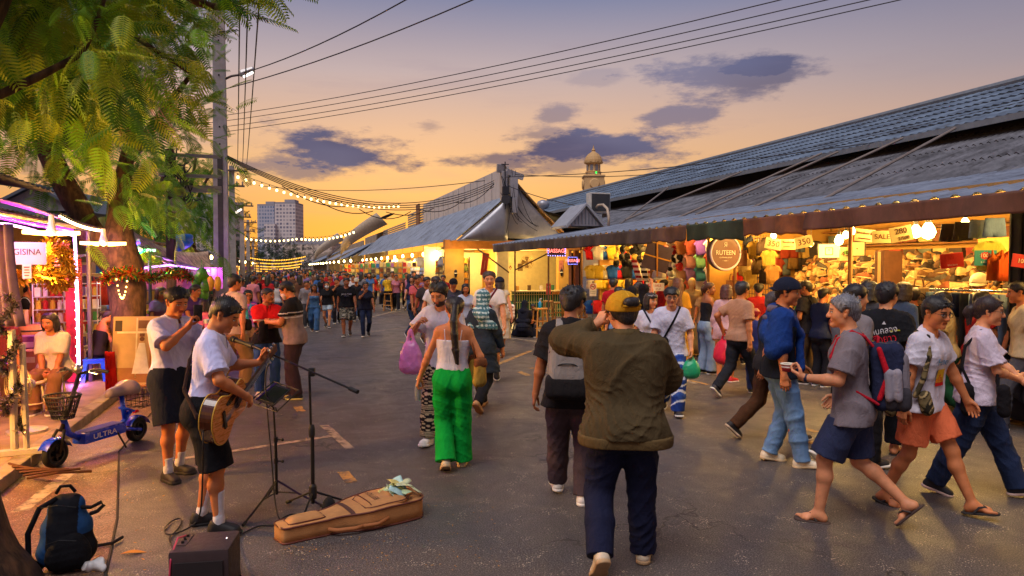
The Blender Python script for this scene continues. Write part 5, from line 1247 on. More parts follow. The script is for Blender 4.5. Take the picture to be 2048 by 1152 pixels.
def wire_rack(loc,rot,label,cols,w=.6,h=1.5,rows=6,per=6):
 t=thing('display_rack',label,'rack',loc,rot);mb=MB()
 for x in(-w/2,w/2):
  for y in(-.12,.12):mb.tube([(x,y,0),(x,y,h)],.010,6)
 for r in range(rows+1):
  z=.06+(h-.1)*r/rows
  for y in(-.12,0,.12):mb.tube([(-w/2,y,z),(w/2,y,z)],.007,5)
  for x in np.linspace(-w/2,w/2,4):mb.tube([(x,-.12,z),(x,.12,z)],.006,5)
 mb.build('wire_frame',mat((220,214,210),.4,.2,name='white_wire'),t);rr=random.Random(label)
 pr={}
 for r in range(rows):
  z=.07+(h-.1)*r/rows
  for i in range(per):
   c=rr.choice(cols);k=rr.randrange(2);x=-w/2+w*(i+.5)/per
   if(c,k)not in pr:
    mb=MB()
    if k:mb.box((0,0,.075),(w/per*.8,.10,.15),None,.006)
    else:mb.lathe([(w/per*.33,0),(w/per*.36,.01),(w/per*.36,.11),(w/per*.25,.125),(w/per*.28,.15)],(0,0,0),10)
    o=mb.build('packet' if k else 'jar',mat(c,.45,name='packaging'),t);pr[(c,k)]=o
   else:o=pr[(c,k)].copy();COL.objects.link(o);o.parent=t
   o.location=(x,rr.uniform(-.03,.01),z)
 return t
SNACK=[(200,40,40),(220,190,60),(236,228,220),(60,140,60),(210,110,50),(90,60,140),(220,90,130)]
wire_rack(P(112,690,11.6)*1+Vector((0,0,-P(112,690,11.6).z+.11)),.35,'white wire rack of snack packets behind the seated woman',SNACK[:3],.62,1.62,7,6)
wire_rack(P(164,690,11.9)*1+Vector((0,0,-P(164,690,11.9).z+.11)),.35,'narrow wire rack of colourful jars right of the neon post',SNACK[1:],.5,1.62,7,5)
for k,(px,py,Y)in enumerate(((72,665,10.2),(62,705,10.0))):
 p=P(px,py,Y);t=thing('wooden_barrel',('upper' if k==0 else 'lower')+' wooden barrel of the two stacked in the near tent','barrel',(p.x-.1,p.y,.11+(.50 if k==0 else 0)),0);mb=MB();mb.lathe([(.17,0),(.21,.12),(.225,.25),(.21,.38),(.17,.5)],(0,0,0),20);mb.build('staves',mat((150,92,44),.6,var=.3,vs=12,stretch=(1,1,.1),bump=.4,name='barrel_wood'),t,True)
 for z,r in((.08,.2),(.2,.224),(.3,.224),(.42,.2)):mb=MB();mb.lathe([(r,z-.015),(r+.006,z),(r,z+.015)],(0,0,0),20);mb.build('hoop',mat((60,44,36),.5,.5,name='hoop'),t)
for k,(px,py,Y,sz,c,lb)in enumerate(((50,720,9.3,(.42,.3,.26),(176,120,90),'brown carton on the tent floor behind the seated woman'),(52,690,9.6,(.40,.3,.26),(120,60,110),'purple printed carton stacked on the brown one'),(28,640,10.4,(.3,.25,.3),(150,110,60),'small yellow carton near the striped shirt worker'),(112,640,12.4,(.5,.1,.7),(180,60,50),'tall red display panel at the back of the near tent'))):
 p=P(px,py,Y);t=thing('cardboard_box',lb,'box',(p.x,p.y,max(.11,p.z-sz[2]/2)),.4);mb=MB();mb.box((0,0,sz[2]/2),sz,None,.008);mb.build('carton',mat(c,.8,var=.15,name='carton'),t);mb=MB();mb.box((0,-sz[1]/2-.002,sz[2]*.55),(sz[0]*.6,.004,sz[2]*.3));mb.build('print_panel',mat((226,206,190),.7,name='box_print'),t)
mb=MB()
for k in range(9):
 x0=55+k*9;mb.tube([P(x0,560,12.2),P(x0+14,650,12.2)],.016,5);mb.tube([P(x0+14,560,12.25),P(x0,650,12.25)],.016,5)
tag(mb.build('timber_trellis',mat((170,96,44),.7,var=.2,name='trellis_wood')),'orange-lit timber trellis at the back of the near tent','trellis')
mb=MB();mb.shell(lambda a,b:P(-40+62*a*(1+.35*b*b),448+205*b,7.2)+Vector((0,.05*sin(a*26),0)),40,8,(0,.012,0));tag(mb.build('curtain',mat((118,96,116),.85,var=.2,vs=4,name='curtain_cloth'),smooth=True),'mauve gathered curtain hanging at the left end of the near tent','curtain')
t=thing('shelf_unit','timber shelf unit against the back of the near tent','shelf',S(12.4,-6.2,.11),SROT)
for k in range(5):mb=MB();mb.box((0,0,.1+k*.48),(.35,2.6,.03));mb.build('shelf',mat((150,90,46),.7,var=.2,name='shelf_wood'),t)
mb=MB()
for y in(-1.3,1.3):mb.box((0,y,1.05),(.35,.04,2.1))
mb.build('uprights',mat((130,78,40),.7,name='upright_wood'),t)
rr=random.Random(9)
for k in range(4):
 for j in range(7):
  mb=MB();c=rr.choice(SNACK);hgt=rr.uniform(.15,.32);mb.box((.0,0,hgt/2),(.2,.2,hgt),None,.01);o=mb.build('storage_tin',mat(c,.5,name='packaging'));o.location=S(12.4,-6.2,.11)+UD*(-1.1+j*.36)+Vector((0,0,.12+k*.48));o.rotation_euler.z=SROT
  tag(o,'goods tin on the timber shelf unit in the near tent','tin','tins on the tent shelf')
aw=thing('stall_awning','sagging brown striped awning over the fruit stall beyond the tree','awning',P(262,465,13),0);o0=Vector(aw.location)
def af(a,b):
 p0=P(262,462,13).lerp(P(432,512,17),a);p1=P(300,505,13).lerp(P(428,545,16.6),a);return p0.lerp(p1,b)+Vector((0,0,-.22*sin(pi*a)-.10*sin(pi*b)+.02*sin(a*40)*b))-o0+Vector((.5*(1-b)*-1,.7*(1-b),.12*(1-b)))
mb=MB();mb.shell(af,30,8,(0,0,.014));mb.build('sheet',mat((186,152,126),.8,var=.45,vs=2.2,bump=.4,bs=6,stretch=(6,6,.4),stain=(3,.5,(74,54,46)),name='striped_sheet'),aw,True)
mb=MB();mb.tube([P(300,505,13)-o0,P(300,505,13)*1-o0-Vector((0,0,2.1))],.03,6);mb.tube([P(428,545,16.6)-o0,P(428,545,16.6)-o0-Vector((0,0,1.7))],.03,6);mb.tube([P(300,507,13)-o0,P(428,547,16.6)-o0],.025,6);mb.build('frame',M_STEEL,aw)
neon([P(272,538,13),P(340,530,14),P(420,542,16)],.018,(190,130,255),5,'violet neon tube along the fruit stall frame',30,(.6,.2,1.0))
for k,(px,py,c)in enumerate(((262,482,(40,90,255)),(268,500,(60,255,120)),(284,505,(60,255,120)),(272,490,(120,60,255)))):neon([P(px-7,py+3,12.6),P(px+8,py-5,12.7)],.022,c,5,('blue','lower green','upper green','purple')[k]+' coloured lamp tube in the gap beside the tree',3,tuple(lin(c)[:3]))
mb=MB();mb.sphere(P(362,484,15.5),.21,16,12,(1.05,1,.95));mb.tube([P(362,458,15.5),P(356,448,15.5)],[.09,.03],8)
for i,v in enumerate(mb.v):mb.v[i]=v+Vector((1,1,1))*.10*mnoise.noise(v*7)
tag(mb.build('plastic_sack',mat((28,110,190),.35,var=.25,vs=6,bump=.6,bs=14,name='blue_plastic'),smooth=True),'blue plastic sack tied on top of the stall roof','sack')
M_MEL=mat((70,130,34),.4,var=.5,vs=10,stretch=(9,9,.6),name='melon_green')
for k,(px,py)in enumerate(((394,562),(408,556),(400,578),(412,572),(392,588),(406,590),(404,548))):
 o=MB();o.sphere((0,0,0),.115,14,10,(1,1,1.2));o.tube([(0,0,.13),(0,0,.3)],.008,5);o=o.build('melon',M_MEL,smooth=True);o.location=P(px,py,14.2+.08*(k%3));tag(o,'green striped melon hanging in the bunch at the fruit stall','melon','melons hanging in a bunch')
for k,px in enumerate((421,435)):
 o=MB();o.sphere((0,0,0),.12,14,10,(.62,.62,1.35));o.tube([(0,0,.15),(0,0,.35)],.008,5);o=o.build('papaya',mat((216,160,50),.5,var=.15,name='papaya_yellow'),smooth=True);o.location=P(px,567,14.2);tag(o,('yellow papaya hanging next to the melons','yellow papaya hanging against the concrete pole')[k],'papaya')
t=thing('fruit_table','fruit stall counter with pink banner beside the concrete pole','counter',P(375,HZ,15.5)-Vector((0,0,CH)),.2)
mb=MB();mb.box((0,0,.45),(2.6,.8,.9),None,.02);mb.build('counter',mat((150,80,110),.8,var=.2,name='counter_cloth'),t);mb=MB();mb.box((-.2,.5,1.72),(1.7,.03,.5));mb.build('banner',mat((206,120,170),.6,var=.3,vs=6,name='pink_banner'),t)
rr=random.Random(3)
for k in range(26):
 c=rr.choice([(206,50,40),(226,150,40),(110,150,50),(220,190,70)]);o=MB();o.sphere((0,0,0),rr.uniform(.05,.075),10,7);o=o.build('fruit',mat(c,.45,name='fruit_skin'),smooth=True);o.location=Vector(t.location)+Matrix.Rotation(.2,3,'Z')@Vector((rr.uniform(-1.2,1.2),rr.uniform(-.35,.3),.96));tag(o,'round fruit lying on the pink fruit counter','fruit','fruit on the counter')
for s_ in((-7.6,13.2,2.1,40),(-8.6,15.5,2.0,45),(-8.3,18.5,2.0,50),(-9,24,2.1,60)):pass
def tee_mesh(w=.5,h=.62,sl=.16,seed=0,kind='tee'):
 """a hanging garment with thickness and soft folds"""
 if kind=='tee':out=[(-.09,0),(-.23,-.05),(-.36,-.21),(-.27,-.27),(-.22,-.20),(-.22,-.64),(.22,-.64),(.22,-.20),(.27,-.27),(.36,-.21),(.23,-.05),(.09,0),(.05,-.045),(-.05,-.045)]
 elif kind=='vest':out=[(-.12,0),(-.14,-.16),(-.21,-.22),(-.22,-.66),(.22,-.66),(.21,-.22),(.14,-.16),(.12,0),(.08,-.12),(-.08,-.12)]
 elif kind=='jeans':out=[(-.19,0),(-.21,-.30),(-.20,-.95),(-.03,-.95),(0,-.36),(.03,-.95),(.20,-.95),(.21,-.30),(.19,0)]
 else:out=[(-.19,0),(-.24,-.40),(-.02,-.42),(0,-.26),(.02,-.42),(.24,-.40),(.19,0)]
 bm=bmesh.new();vs=[bm.verts.new((x*w/.5,0,z*h/.62))for x,z in out];f=bm.faces.new(vs);r=bmesh.ops.triangulate(bm,faces=[f]);bmesh.ops.subdivide_edges(bm,edges=bm.edges[:],cuts=2,use_grid_fill=True)
 r=bmesh.ops.extrude_face_region(bm,geom=bm.faces[:]);mv=[g for g in r['geom']if isinstance(g,bmesh.types.BMVert)];bmesh.ops.translate(bm,vec=(0,.03,0),verts=mv)
 for v in bm.verts:v.co.y+=.022*sin(v.co.x*22+seed)*(.3-v.co.z)+.012*mnoise.noise(v.co*8+Vector((seed,0,0)))
 bmesh.ops.recalc_face_normals(bm,faces=bm.faces);me=bpy.data.meshes.new('garment');bm.to_mesh(me);bm.free();me.polygons.foreach_set('use_smooth',[True]*len(me.polygons));me.materials.append(None);return me
GAR={k:[tee_mesh(seed=s*1.7,kind=k)for s in range(2)]for k in('tee','vest','jeans','shorts')}
def garment(kind,loc,rot,col,label,cat,group,sc=1.0,name=None,i=0,colf=None):
 o=bpy.data.objects.new(name or{'tee':'hanging_shirt','vest':'hanging_vest','jeans':'hanging_jeans','shorts':'hanging_shorts'}[kind],GAR[kind][i%2]);COL.objects.link(o);o.location=loc;o.rotation_euler=(0,0,rot);o.scale=(sc,sc,sc)
 o.material_slots[0].link='OBJECT';o.material_slots[0].material=fabric(col);return tag(o,label,cat,group)
for k,(px,c,kd,lb)in enumerate(((192,(206,70,44),'vest','orange red vest top hanging left of the tree trunk'),(200,(170,60,50),'vest','dull red vest top hanging behind the orange one'),(192,(180,150,110),'shorts','tan shorts hanging below the orange vest'),(216,(110,130,160),'jeans','faded blue jeans hanging left of the tree trunk'),(206,(140,150,166),'jeans','pale jeans hanging beside the faded blue pair'),(222,(40,40,46),'vest','black vest hanging against the tree trunk'),(176,(60,44,40),'tee','dark brown top hanging above the seated women'),(168,(90,60,60),'tee','maroon top at the left end of the clothes rail'))):
 garment(kd,P(px,552 if kd!='shorts' and kd!='jeans' else 606,12.3+.12*k),.5,c,lb,'garment','clothes hanging behind the tree',.8,i=k)
mb=MB();mb.tube([P(140,514,11),P(225,505,12.6)],.025,6);mb.tube([P(150,548,12.4),P(240,548,12.8)],.016,6);tag(mb.build('clothes_rail',mat((190,150,90),.5,.3,name='rail')),'clothes rail and pole between the neon post and the tree','rail')
def stool(loc,rot,label,col,h=.45,r=.15,group=None,metal=True):
 t=thing('stool',label,'stool',loc,rot,group);m=mat(col,.45,.2 if metal else 0,name='stool_paint')
 mb=MB();mb.lathe([(0,h-.03),(r*.95,h-.03),(r,h-.015),(r*.97,h),(0,h+.004)],(0,0,0),24);mb.build('seat',m,t,True)
 for k in range(4):
  a=pi/4+k*pi/2;mb=MB();mb.tube([(cos(a)*r*.75,sin(a)*r*.75,h-.03),(cos(a)*r*.9,sin(a)*r*.9,h*.5),(cos(a)*r*1.15,sin(a)*r*1.15,0)],.0115,8);mb.build('leg',m,t,True)
 mb=MB();mb.tube([(cos(a)*r*.98,sin(a)*r*.98,h*.36)for a in np.linspace(0,2*pi,21)],.009,6);mb.build('ring',m,t,True);return t
stool(G(262,792,0.0),.2,'cream metal stool in front of the poster, right one of the pair',(226,206,160),.50,.17)
stool(G(296,786,0.0),.5,'cream metal stool half hidden by the phone-filming musician',(226,206,160),.50,.17)
stool(P(100,812,8.9)-Vector((0,0,P(100,812,8.9).z-.11)),.4,'cream metal stool under the seated woman',(230,206,150),.44,.19)
stool(P(58,826,8.6)-Vector((0,0,P(58,826,8.6).z-.11)),.8,'empty cream metal stool behind the standing fan',(230,206,150),.42,.17)
p=P(188,752,11.2);t=thing('stool','blue plastic stool under the woman in black at the kerb','stool',(p.x,p.y,.03),.4);M_BP=mat((28,92,190),.4,var=.08,name='blue_stool_plastic')
mb=MB();mb.box((0,0,.44),(.32,.32,.03),None,.012);mb.box((0,0,.40),(.30,.30,.05));mb.build('seat',M_BP,t)
for sx in(-1,1):
 for sy in(-1,1):mb=MB();mb.add([(sx*(.15+d*.05),sy*(.15+d*.05),z)for z,d in((.40,0),(0,1))]+[(sx*(.09+d*.05),sy*(.15+d*.05),z)for z,d in((.40,0),(0,1))]+[(sx*(.15+d*.05),sy*(.09+d*.05),z)for z,d in((.40,0),(0,1))]+[(sx*(.09+d*.05),sy*(.09+d*.05),z)for z,d in((.40,0),(0,1))],[(0,2,3,1),(0,1,5,4),(2,6,7,3),(4,5,7,6),(0,4,6,2),(1,3,7,5)]);mb.build('leg',M_BP,t)
p=G(268,800);t=thing('poster_stand','leaning poster of a girl in a white dress in a pale room beside red cloth','poster',(p.x,p.y,0),.12);Lp=Matrix.Rotation(-.13,3,'X')
def pq(x,y,z):return Lp@Vector((x,y,z))
def pbox(mb,x,z,w,h,d=.004,y=0):mb.box(pq(x,y,z),(w,d,h),Lp);return mb
Wp,Hp,zb=.72,1.02,.22
mb=MB();pbox(mb,0,zb+Hp/2,Wp,Hp,.02);bd=mb.build('board',mat((206,170,124),.5,var=.12,vs=3,name='poster_paper'),t)
for(x,z,w,h,c,nm)in((-.02,.55,.02,.9,(236,222,190),'shelf_line'),(.03,.78,.66,.03,(240,226,196),'shelf_line'),(.10,.90,.20,.12,(120,84,60),'picture_frame'),(-.28,.88,.10,.16,(70,56,50),'dark_print'),(.25,.38,.16,.42,(190,130,76),'cabinet'),(.0,.14,.70,.22,(170,116,70),'floor_print')):mb=MB();pbox(mb,x,zb+z,w,h,.004,-.013);mb.build(nm,mat(c,.6,name='print_ink'),bd)
mb=MB();mb.add([pq(x,-.016,zb+z)for x,z in((.02,.62),(.10,.62),(.13,.46),(.18,.16),(-.07,.16),(-.02,.46))],[(0,1,2,3,4,5)]);mb.build('printed_dress',mat((244,236,224),.6,name='print_white'),bd)
mb=MB();mb.lathe([(.035,0),(.035,.003)],pq(.06,-.016,zb+.68),14,Lp@Matrix.Rotation(pi/2,3,'X'));pbox(mb,.06,zb+.74,.07,.05,.003,-.018);mb.build('printed_head',mat((110,70,50),.6,name='print_brown'),bd)
mb=MB();mb.tube([(-.3,.3,0),pq(-.25,.02,zb+.9)],.014,6);mb.tube([(.3,.3,0),pq(.25,.02,zb+.9)],.014,6);mb.tube([pq(-.36,-.01,.2),pq(.36,-.01,.2)],.016,6);mb.tube([pq(-.33,0,.2),pq(-.33,0,0)],.014,6);mb.tube([pq(.33,0,.2),pq(.33,0,0)],.014,6);mb.build('easel',mat((176,120,70),.6,name='easel_wood'),t)
mb=MB();mb.shell(lambda a,b:Vector((-.42+.12*a+.05*b*a,-.06+.03*sin(a*14),.72-.68*b)),14,8,(0,.02,0));tag(mb.build('red_cloth',fabric((190,30,26)),smooth=True),'red cloth draped over the left edge of the poster','cloth').location=t.location
p=P(32,800,7.6);t=thing('standing_fan','large floor fan with wire cage standing at the left kerb','fan',(p.x,p.y,.11),-.5);zc=P(32,772,7.6).z-.11
Mf=Matrix.Rotation(pi/2,3,'X');cg=MB()
for r in(.23,.19,.15,.11,.07):
 for y in(-.05,.05):cg.tube([(r*cos(a)*(1 if r>.2 else 1),y*(1 if r<.2 else.3),zc+r*sin(a))for a in np.linspace(0,2*pi,29)],.0045,4)
for k in range(20):a=k*2*pi/20;cg.tube([(.04*cos(a),-.06,zc+.04*sin(a)),(.15*cos(a),-.055,zc+.15*sin(a)),(.232*cos(a),0,zc+.232*sin(a)),(.15*cos(a),.055,zc+.15*sin(a))],.0038,4)
cg.build('cage',mat((150,130,96),.35,.7,name='fan_wire'),t)
for k in range(3):a=k*2*pi/3;mb=MB();mb.shell(lambda u,v:Vector(((.04+.15*u)*cos(a+(v-.5)*.95*(.6+.4*u)),.02*(v-.5),zc+(.04+.15*u)*sin(a+(v-.5)*.95*(.6+.4*u)))),6,4,(0,.003,0));mb.build('blade',mat((120,92,62),.4,name='fan_blade'),t,True)
mb=MB();mb.lathe([(.045,-.02),(.07,.02),(.07,.12),(.04,.16)],(0,0,zc),16,Mf@Matrix.Rotation(pi,3,'X'));mb.build('motor',mat((206,196,180),.5,name='fan_motor'),t,True);mb=MB();mb.tube([(0,.08,0),(0,.08,zc)],.018,8);mb.lathe([(.2,0),(.2,.03),(.03,.06)],(0,.08,0),20);mb.build('stand',mat((180,170,160),.4,.4,name='fan_stand'),t)
mb=MB();a0=P(22,905,6.75);mb.tube([(a0.x,a0.y,.11),(a0.x-.03,a0.y+.03,1.35)],.035,8);mb.tube([(a0.x+.1,a0.y+.03,.11),(a0.x+.06,a0.y+.05,1.2)],.028,8);mb.box((a0.x+.1,a0.y,.14),(.7,.10,.05),.4);tag(mb.build('tent_pole',mat((200,188,170),.45,.3,name='pole_paint')),'pale double pole on a foot plate at the kerb edge','pole')
gold_tinsel([(a0.x+.08*cos(k*1.4)-.02*k/6,a0.y-.02+.08*sin(k*1.4),.35+k*.09)for k in range(16)],.075,'grey silver tinsel spiralling up the pale pole',1500,((150,140,130),(90,84,76)),8)
# ================================================================ PEOPLE the photograph shows near enough to tell apart
def who(label,px,ytop,yfeet,af,skin='tan',**k):
 p=G(px,yfeet);az=math.degrees(math.atan((px-1024)/F));H=k.pop('H',None)or(CH+(HZ-ytop)/F*p.y-.02)
 return Fig(label,(p.x,p.y),af+az,H,skin=skin,**k)
def own(fig,mb_or_V,name,label,cat,m,Q=None,smooth=True,group=None,parts=None):
 """something a person carries: a thing of its own, standing in the carrier's frame"""
 if parts is not None:
  t=thing(name,label,cat,fig.root.location,fig.root.rotation_euler.z,group)
  for(nm,q,mm)in parts:
   if isinstance(q,MB):q.build(nm,mm,t,smooth)
   else:link_mesh(nm,q[0]*fig.k,q[1],mm,t,True)
  return t
 o=mb_or_V.build(name,m,None,smooth)if isinstance(mb_or_V,MB)else link_mesh(name,mb_or_V*fig.k,Q,m,None,True)
 o.location=fig.root.location;o.rotation_euler=fig.root.rotation_euler;return tag(o,label,cat,group)
def strap_loop(fig,garment,a,b,w=.018,off=.006,n=40,mb=None):
 """a strap round the torso in the plane through canonical torso points a (shoulder) and b (hip)"""
 from mathutils.bvhtree import BVHTree
 o=fig.garb[garment];bv=BVHTree.FromPolygons([v.co for v in o.data.vertices],[p.vertices for p in o.data.polygons])
 a,b=fig.T(A(*a)),fig.T(A(*b));c=(a+b)/2;d1=nrm(a-b);fw=fig.R@A(0,1,0);d2=nrm(fw-d1*(fw@d1));nn=np.cross(d1,d2);P_=[];L=np.linalg.norm(a-b)/2+.03
 for i in range(n):
  t=2*pi*i/n;d=d1*cos(t)+d2*sin(t);hit=bv.ray_cast(Vector((c+d*.7)*fig.k),Vector(-d))
  q=np.array(hit[0])/fig.k if hit[0]else c+d*.1
  if np.linalg.norm(q-c)>L+.06:q=c+d*L
  P_.append(q+d*off)
 mb=mb or MB();vs=[]
 for i in range(n):
  for s_ in(-1,1):vs.append(Vector((P_[i]+nn*w*s_)*fig.k));
  d=nrm(P_[i]-c)
  for s_ in(1,-1):vs.append(Vector((P_[i]+d*.004+nn*w*s_)*fig.k))
 fs=[]
 for i in range(n):
  j=(i+1)%n
  for q in range(4):r=(q+1)%4;fs.append((4*i+q,4*i+r,4*j+r,4*j+q))
 mb.add(vs,fs);return mb
def rbox(c,R,w,d,h,r=.04,taper=1.0,k=.03):
 """soft box: centre c, half sizes w (x) d (y) h (z), as capsules"""
 c=np.asarray(c,float);out=[];n=max(3,int(2*h/(r*1.1))+1)
 for i in range(n):
  f=i/(n-1);z=-h+r+(2*h-2*r)*f;ww=(w-r)*(1-(1-taper)*f);
  for y in((-(d-r),d-r)if d>r*1.05 else(0,)):
   out.append(cone(c+R@A(-ww,y,z),c+R@A(ww,y,z),min(r,d),None,k))
 return out
def backpack(fig,label,main,low,front,w=.155,h=.235,d=.085,y=-.215,z=1.19,strap=None,extra=None,group=None):
 R,T_=fig.R,fig.T;res=fig.res;parts=[]
 c=T_(A(0,y,z));b=.5+.5*fig.bulk
 V=mesh_of(rbox(c,R,w,d,h,.06,.84),res,(),(.004,30,3));parts.append(('main_pouch',V,fabric(main)))
 V=mesh_of(rbox(T_(A(0,y-.045,z-.155)),R,w+.004,d-.02,h-.155,.05,1.0),res,(),(.003,30,4));parts.append(('lower_panel',V,fabric(low)))
 V=mesh_of(rbox(T_(A(0,y-d*.75,z+.02)),R,w*.82,.045,h*.62,.04,.85),res,(),(.003,30,5));parts.append(('front_pocket',V,fabric(front)))
 V=mesh_of(rbox(T_(A(w+.005,y+.02,z-.12)),R,.03,.06,.10,.03,.9),res,(),(.003,30,6));parts.append(('side_pocket',V,fabric(front)))
 for sg in(-1,1):
  mb=MB();pts=[A(sg*.075,y+.075,z+h-.05),A(sg*.085,-.10,1.445),A(sg*.092,-.02,1.485),A(sg*.098,.075,1.43),A(sg*.115,.125*b,1.30),A(sg*.14,.10*b,1.17),A(sg*.155,-.03,1.05),A(sg*.13,y+.08,z-h+.06)]
  P_=[T_(q)for q in pts];V=mesh_of([cone(P_[i]+R@A(dx,0,0),P_[i+1]+R@A(dx,0,0),.011,None,.008)for i in range(len(P_)-1)for dx in(-.018,0,.018)],res*.8);parts.append(('shoulder_strap',V,fabric(strap or main)))
 mb=MB();mb.tube([Vector(T_(q)*fig.k)for q in(A(-.05,y+.06,z+h-.03),A(-.03,y+.05,z+h+.035),A(.03,y+.05,z+h+.035),A(.05,y+.06,z+h-.03))],.011*fig.k,6);parts.append(('handle',mb,fabric(strap or main)))
 for(zz,ww)in((z+.14,w*.86),(z+.02,w*.6)):
  mb=MB();mb.tube([Vector(T_(A(x*ww,y-d*(1.0 if zz>z+.1 else 1.26)-.012+.03*abs(x)**3,zz-.04*abs(x)**3))*fig.k)for x in np.linspace(-1,1,11)],.0045*fig.k,5);parts.append(('zip',mb,mat((30,30,32),.5,name='zip')))
 if extra:parts+=extra(fig)
 return own(fig,None,'backpack',label,'backpack',None,parts=parts,group=group)
def carrier(fig,sd,label,col,drop=.32,w=.13,d=.08,alpha=.85,at=None,name='plastic_bag',cat='plastic bag'):
 """thin plastic bag hanging from a hand"""
 hnd=fig.J[sd+'hand']if at is None else np.asarray(at,float);g=np.random.default_rng(int(abs(hnd[0]*999)))
 c=hnd-A(0,0,drop*.62);P_=[cone(c+A(-w*.55,0,-drop*.22),c+A(w*.55,0,-drop*.22),d,None,.05),cone(c+A(-w*.5,0,.02),c+A(w*.5,0,.02),d*.95,None,.09),cone(c+A(0,0,-drop*.2),c+A(0,0,drop*.2),d,d*.8,.08),cone(c+A(-w*.45,0,drop*.22),c+A(w*.45,0,drop*.22),d*.5,None,.04)]
 for s_ in(-1,1):P_.append(cone(c+A(s_*w*.55,0,drop*.22),hnd+A(s_*.012,0,-.01),.022,.013,.03))
 V,Q=mesh_of(P_,fig.res,(),(.006,34,11));m=mat(col,.3,0,.15,5,.4,12,.5,alpha=alpha,name='thin_plastic')
 return own(fig,V,name,label,cat,m,Q)
def sling(fig,garment,label,col,a=(.09,0,1.44),b=(-.17,0,.98),size=(.11,.05,.085),pouch=None,cat='shoulder bag',scol=None,w=.014):
 mb=strap_loop(fig,garment,a,b,w);c=fig.T(A(*(pouch or(b[0]*1.15,.12,b[2]))));V=mesh_of(rbox(c,fig.R,*size,.035,.9),fig.res,(),(.004,30,2))
 return own(fig,None,'shoulder_bag',label,cat,None,parts=[('strap',mb,fabric(scol or col)),('pouch',V,fabric(col))])
WHITE=(224,220,226)
gt=who('guitar player in white uniform shirt and black shorts singing at the microphone',408,600,1064,100,'tan',H=1.735,pose={'lean':(7,0),'head':(8,20),'rf':(.11,.10,.08,0,12),'lf':(-.11,-.06,.08,0,8),'rh':(.16,.30,1.015),'re':(1,-.6,.1),'rhd':(-.75,.35,-.55),'rhn':(-.1,-1,-.2),'rcu':'relax','lh':(-.36,.36,1.19),'le':(-.6,-.4,-1),'lhd':(-.1,.35,.9),'lhn':(.6,.4,.3),'lcu':'hold'})
gt.body().hair('short',(20,18,20),t=.024,side=.003,tuft=130).shirt((212,212,255),sleeve=.80,hem=.97,ease=.022,name='uniform_shirt',collar=(212,210,236),flare=.018,wr=.009).pants((26,26,30),ln=1.0,cut='shorts',name='shorts',ease=.027,top=1.03).socks((226,222,228),.24).shoes((26,24,26),(30,28,30))
p2=who('musician in white uniform shirt and navy shorts filming with a phone',340,582,957,142,'tan',H=1.76,pose={'lean':(3,0),'head':(6,14),'rf':(.11,.08,.08,0,8),'lf':(-.10,-.04,.08,0,14),'rh':(.06,.30,1.40),'re':(.9,-.3,-.8),'rhd':(-.35,.25,.9),'rhn':(-.6,.5,-.2),'rcu':'hold','lh':(-.12,.34,1.345),'le':(-.8,-.2,-.9),'lhd':(.2,.5,.8),'lhn':(.7,.5,-.1),'lcu':'hold'})
p2.body(lip=(150,70,66)).hair('short',(22,19,19),t=.026,side=.003,tuft=130).shirt((210,210,255),sleeve=.82,hem=.97,ease=.022,name='uniform_shirt',collar=(214,212,238),flare=.018,wr=.009).pants((34,38,52),ln=.92,cut='shorts',name='shorts',ease=.027,top=1.03).socks((226,222,228),.14).shoes((40,34,36),(36,32,34))
mb=MB();hp_=p2.J['rhand'];mb.box(Vector((hp_+A(-.03,.035,.045))*p2.k),(.075,.010,.155),Matrix.Rotation(-.5,3,'Z')@Matrix.Rotation(-.15,3,'X'),.008)
lens=MB()
for(x,z)in((-.02,.05),(.0,.05),(-.02,.028)):lens.lathe([(.011,0),(.011,.004),(.008,.005)],Vector((hp_+A(-.03+x*.8,.045,.045+z))*p2.k),10,Matrix.Rotation(-.5,3,'Z')@Matrix.Rotation(-pi/2,3,'X'))
own(p2,None,'phone','black phone with camera lenses held up by the filming musician','phone',None,parts=[('casing',mb,mat((28,30,36),.3,name='phone_black')),('camera',lens,mat((60,62,70),.2,name='lens'))])
mb=MB();hp_=p2.J['lhand'];mb.lathe([(.034,-.08),(.044,.03),(.045,.035)],Vector((hp_+A(.045,.035,.0))*p2.k),20)
lid=MB();lid.lathe([(.046,.035),(.046,.045),(.036,.05),(.036,.046)],Vector((hp_+A(.045,.035,.0))*p2.k),20)
slv=MB();slv.lathe([(.0395,-.045),(.0440,.012)],Vector((hp_+A(.045,.035,.0))*p2.k),20)
own(p2,None,'drink_cup','pale drink cup with pink band in the filming musician\'s hand','cup',None,parts=[('cup',mb,mat((232,224,214),.5,name='paper_cup')),('lid',lid,mat((240,236,230),.4,name='cup_lid')),('sleeve',slv,mat((214,92,150),.6,name='cup_sleeve'))])
p3=who('man in beige T-shirt and tan trousers with a black sling bag',464,548,778,40,'tan',pose=dict(walk(.16,1,.1),head=(20,2)))
p3.body().hair('short',(24,20,20),t=.024,side=.008,fringe=.0).shirt((196,172,158),hem=.86).pants((176,138,92),cut='loose').shoes((70,66,64));sling(p3,'t_shirt','black sling bag across the beige T-shirt man',(30,28,30),(-.09,0,1.44),(.17,0,1.0),pouch=(.19,.03,1.0))
p4=who('man in red and black polo shirt standing with folded arms',532,580,790,168,'brown',H=1.63,bulk=1.12,pose={'head':(-45,0),'rh':(-.10,.24,1.13),'lh':(.10,.27,1.10),'re':(1,-.4,-.5),'le':(-1,-.4,-.5),'rhd':(-.9,.2,.05),'lhd':(.9,.1,.05),'rf':(.13,.02,.08,0,14),'lf':(-.13,-.04,.08,0,14)})
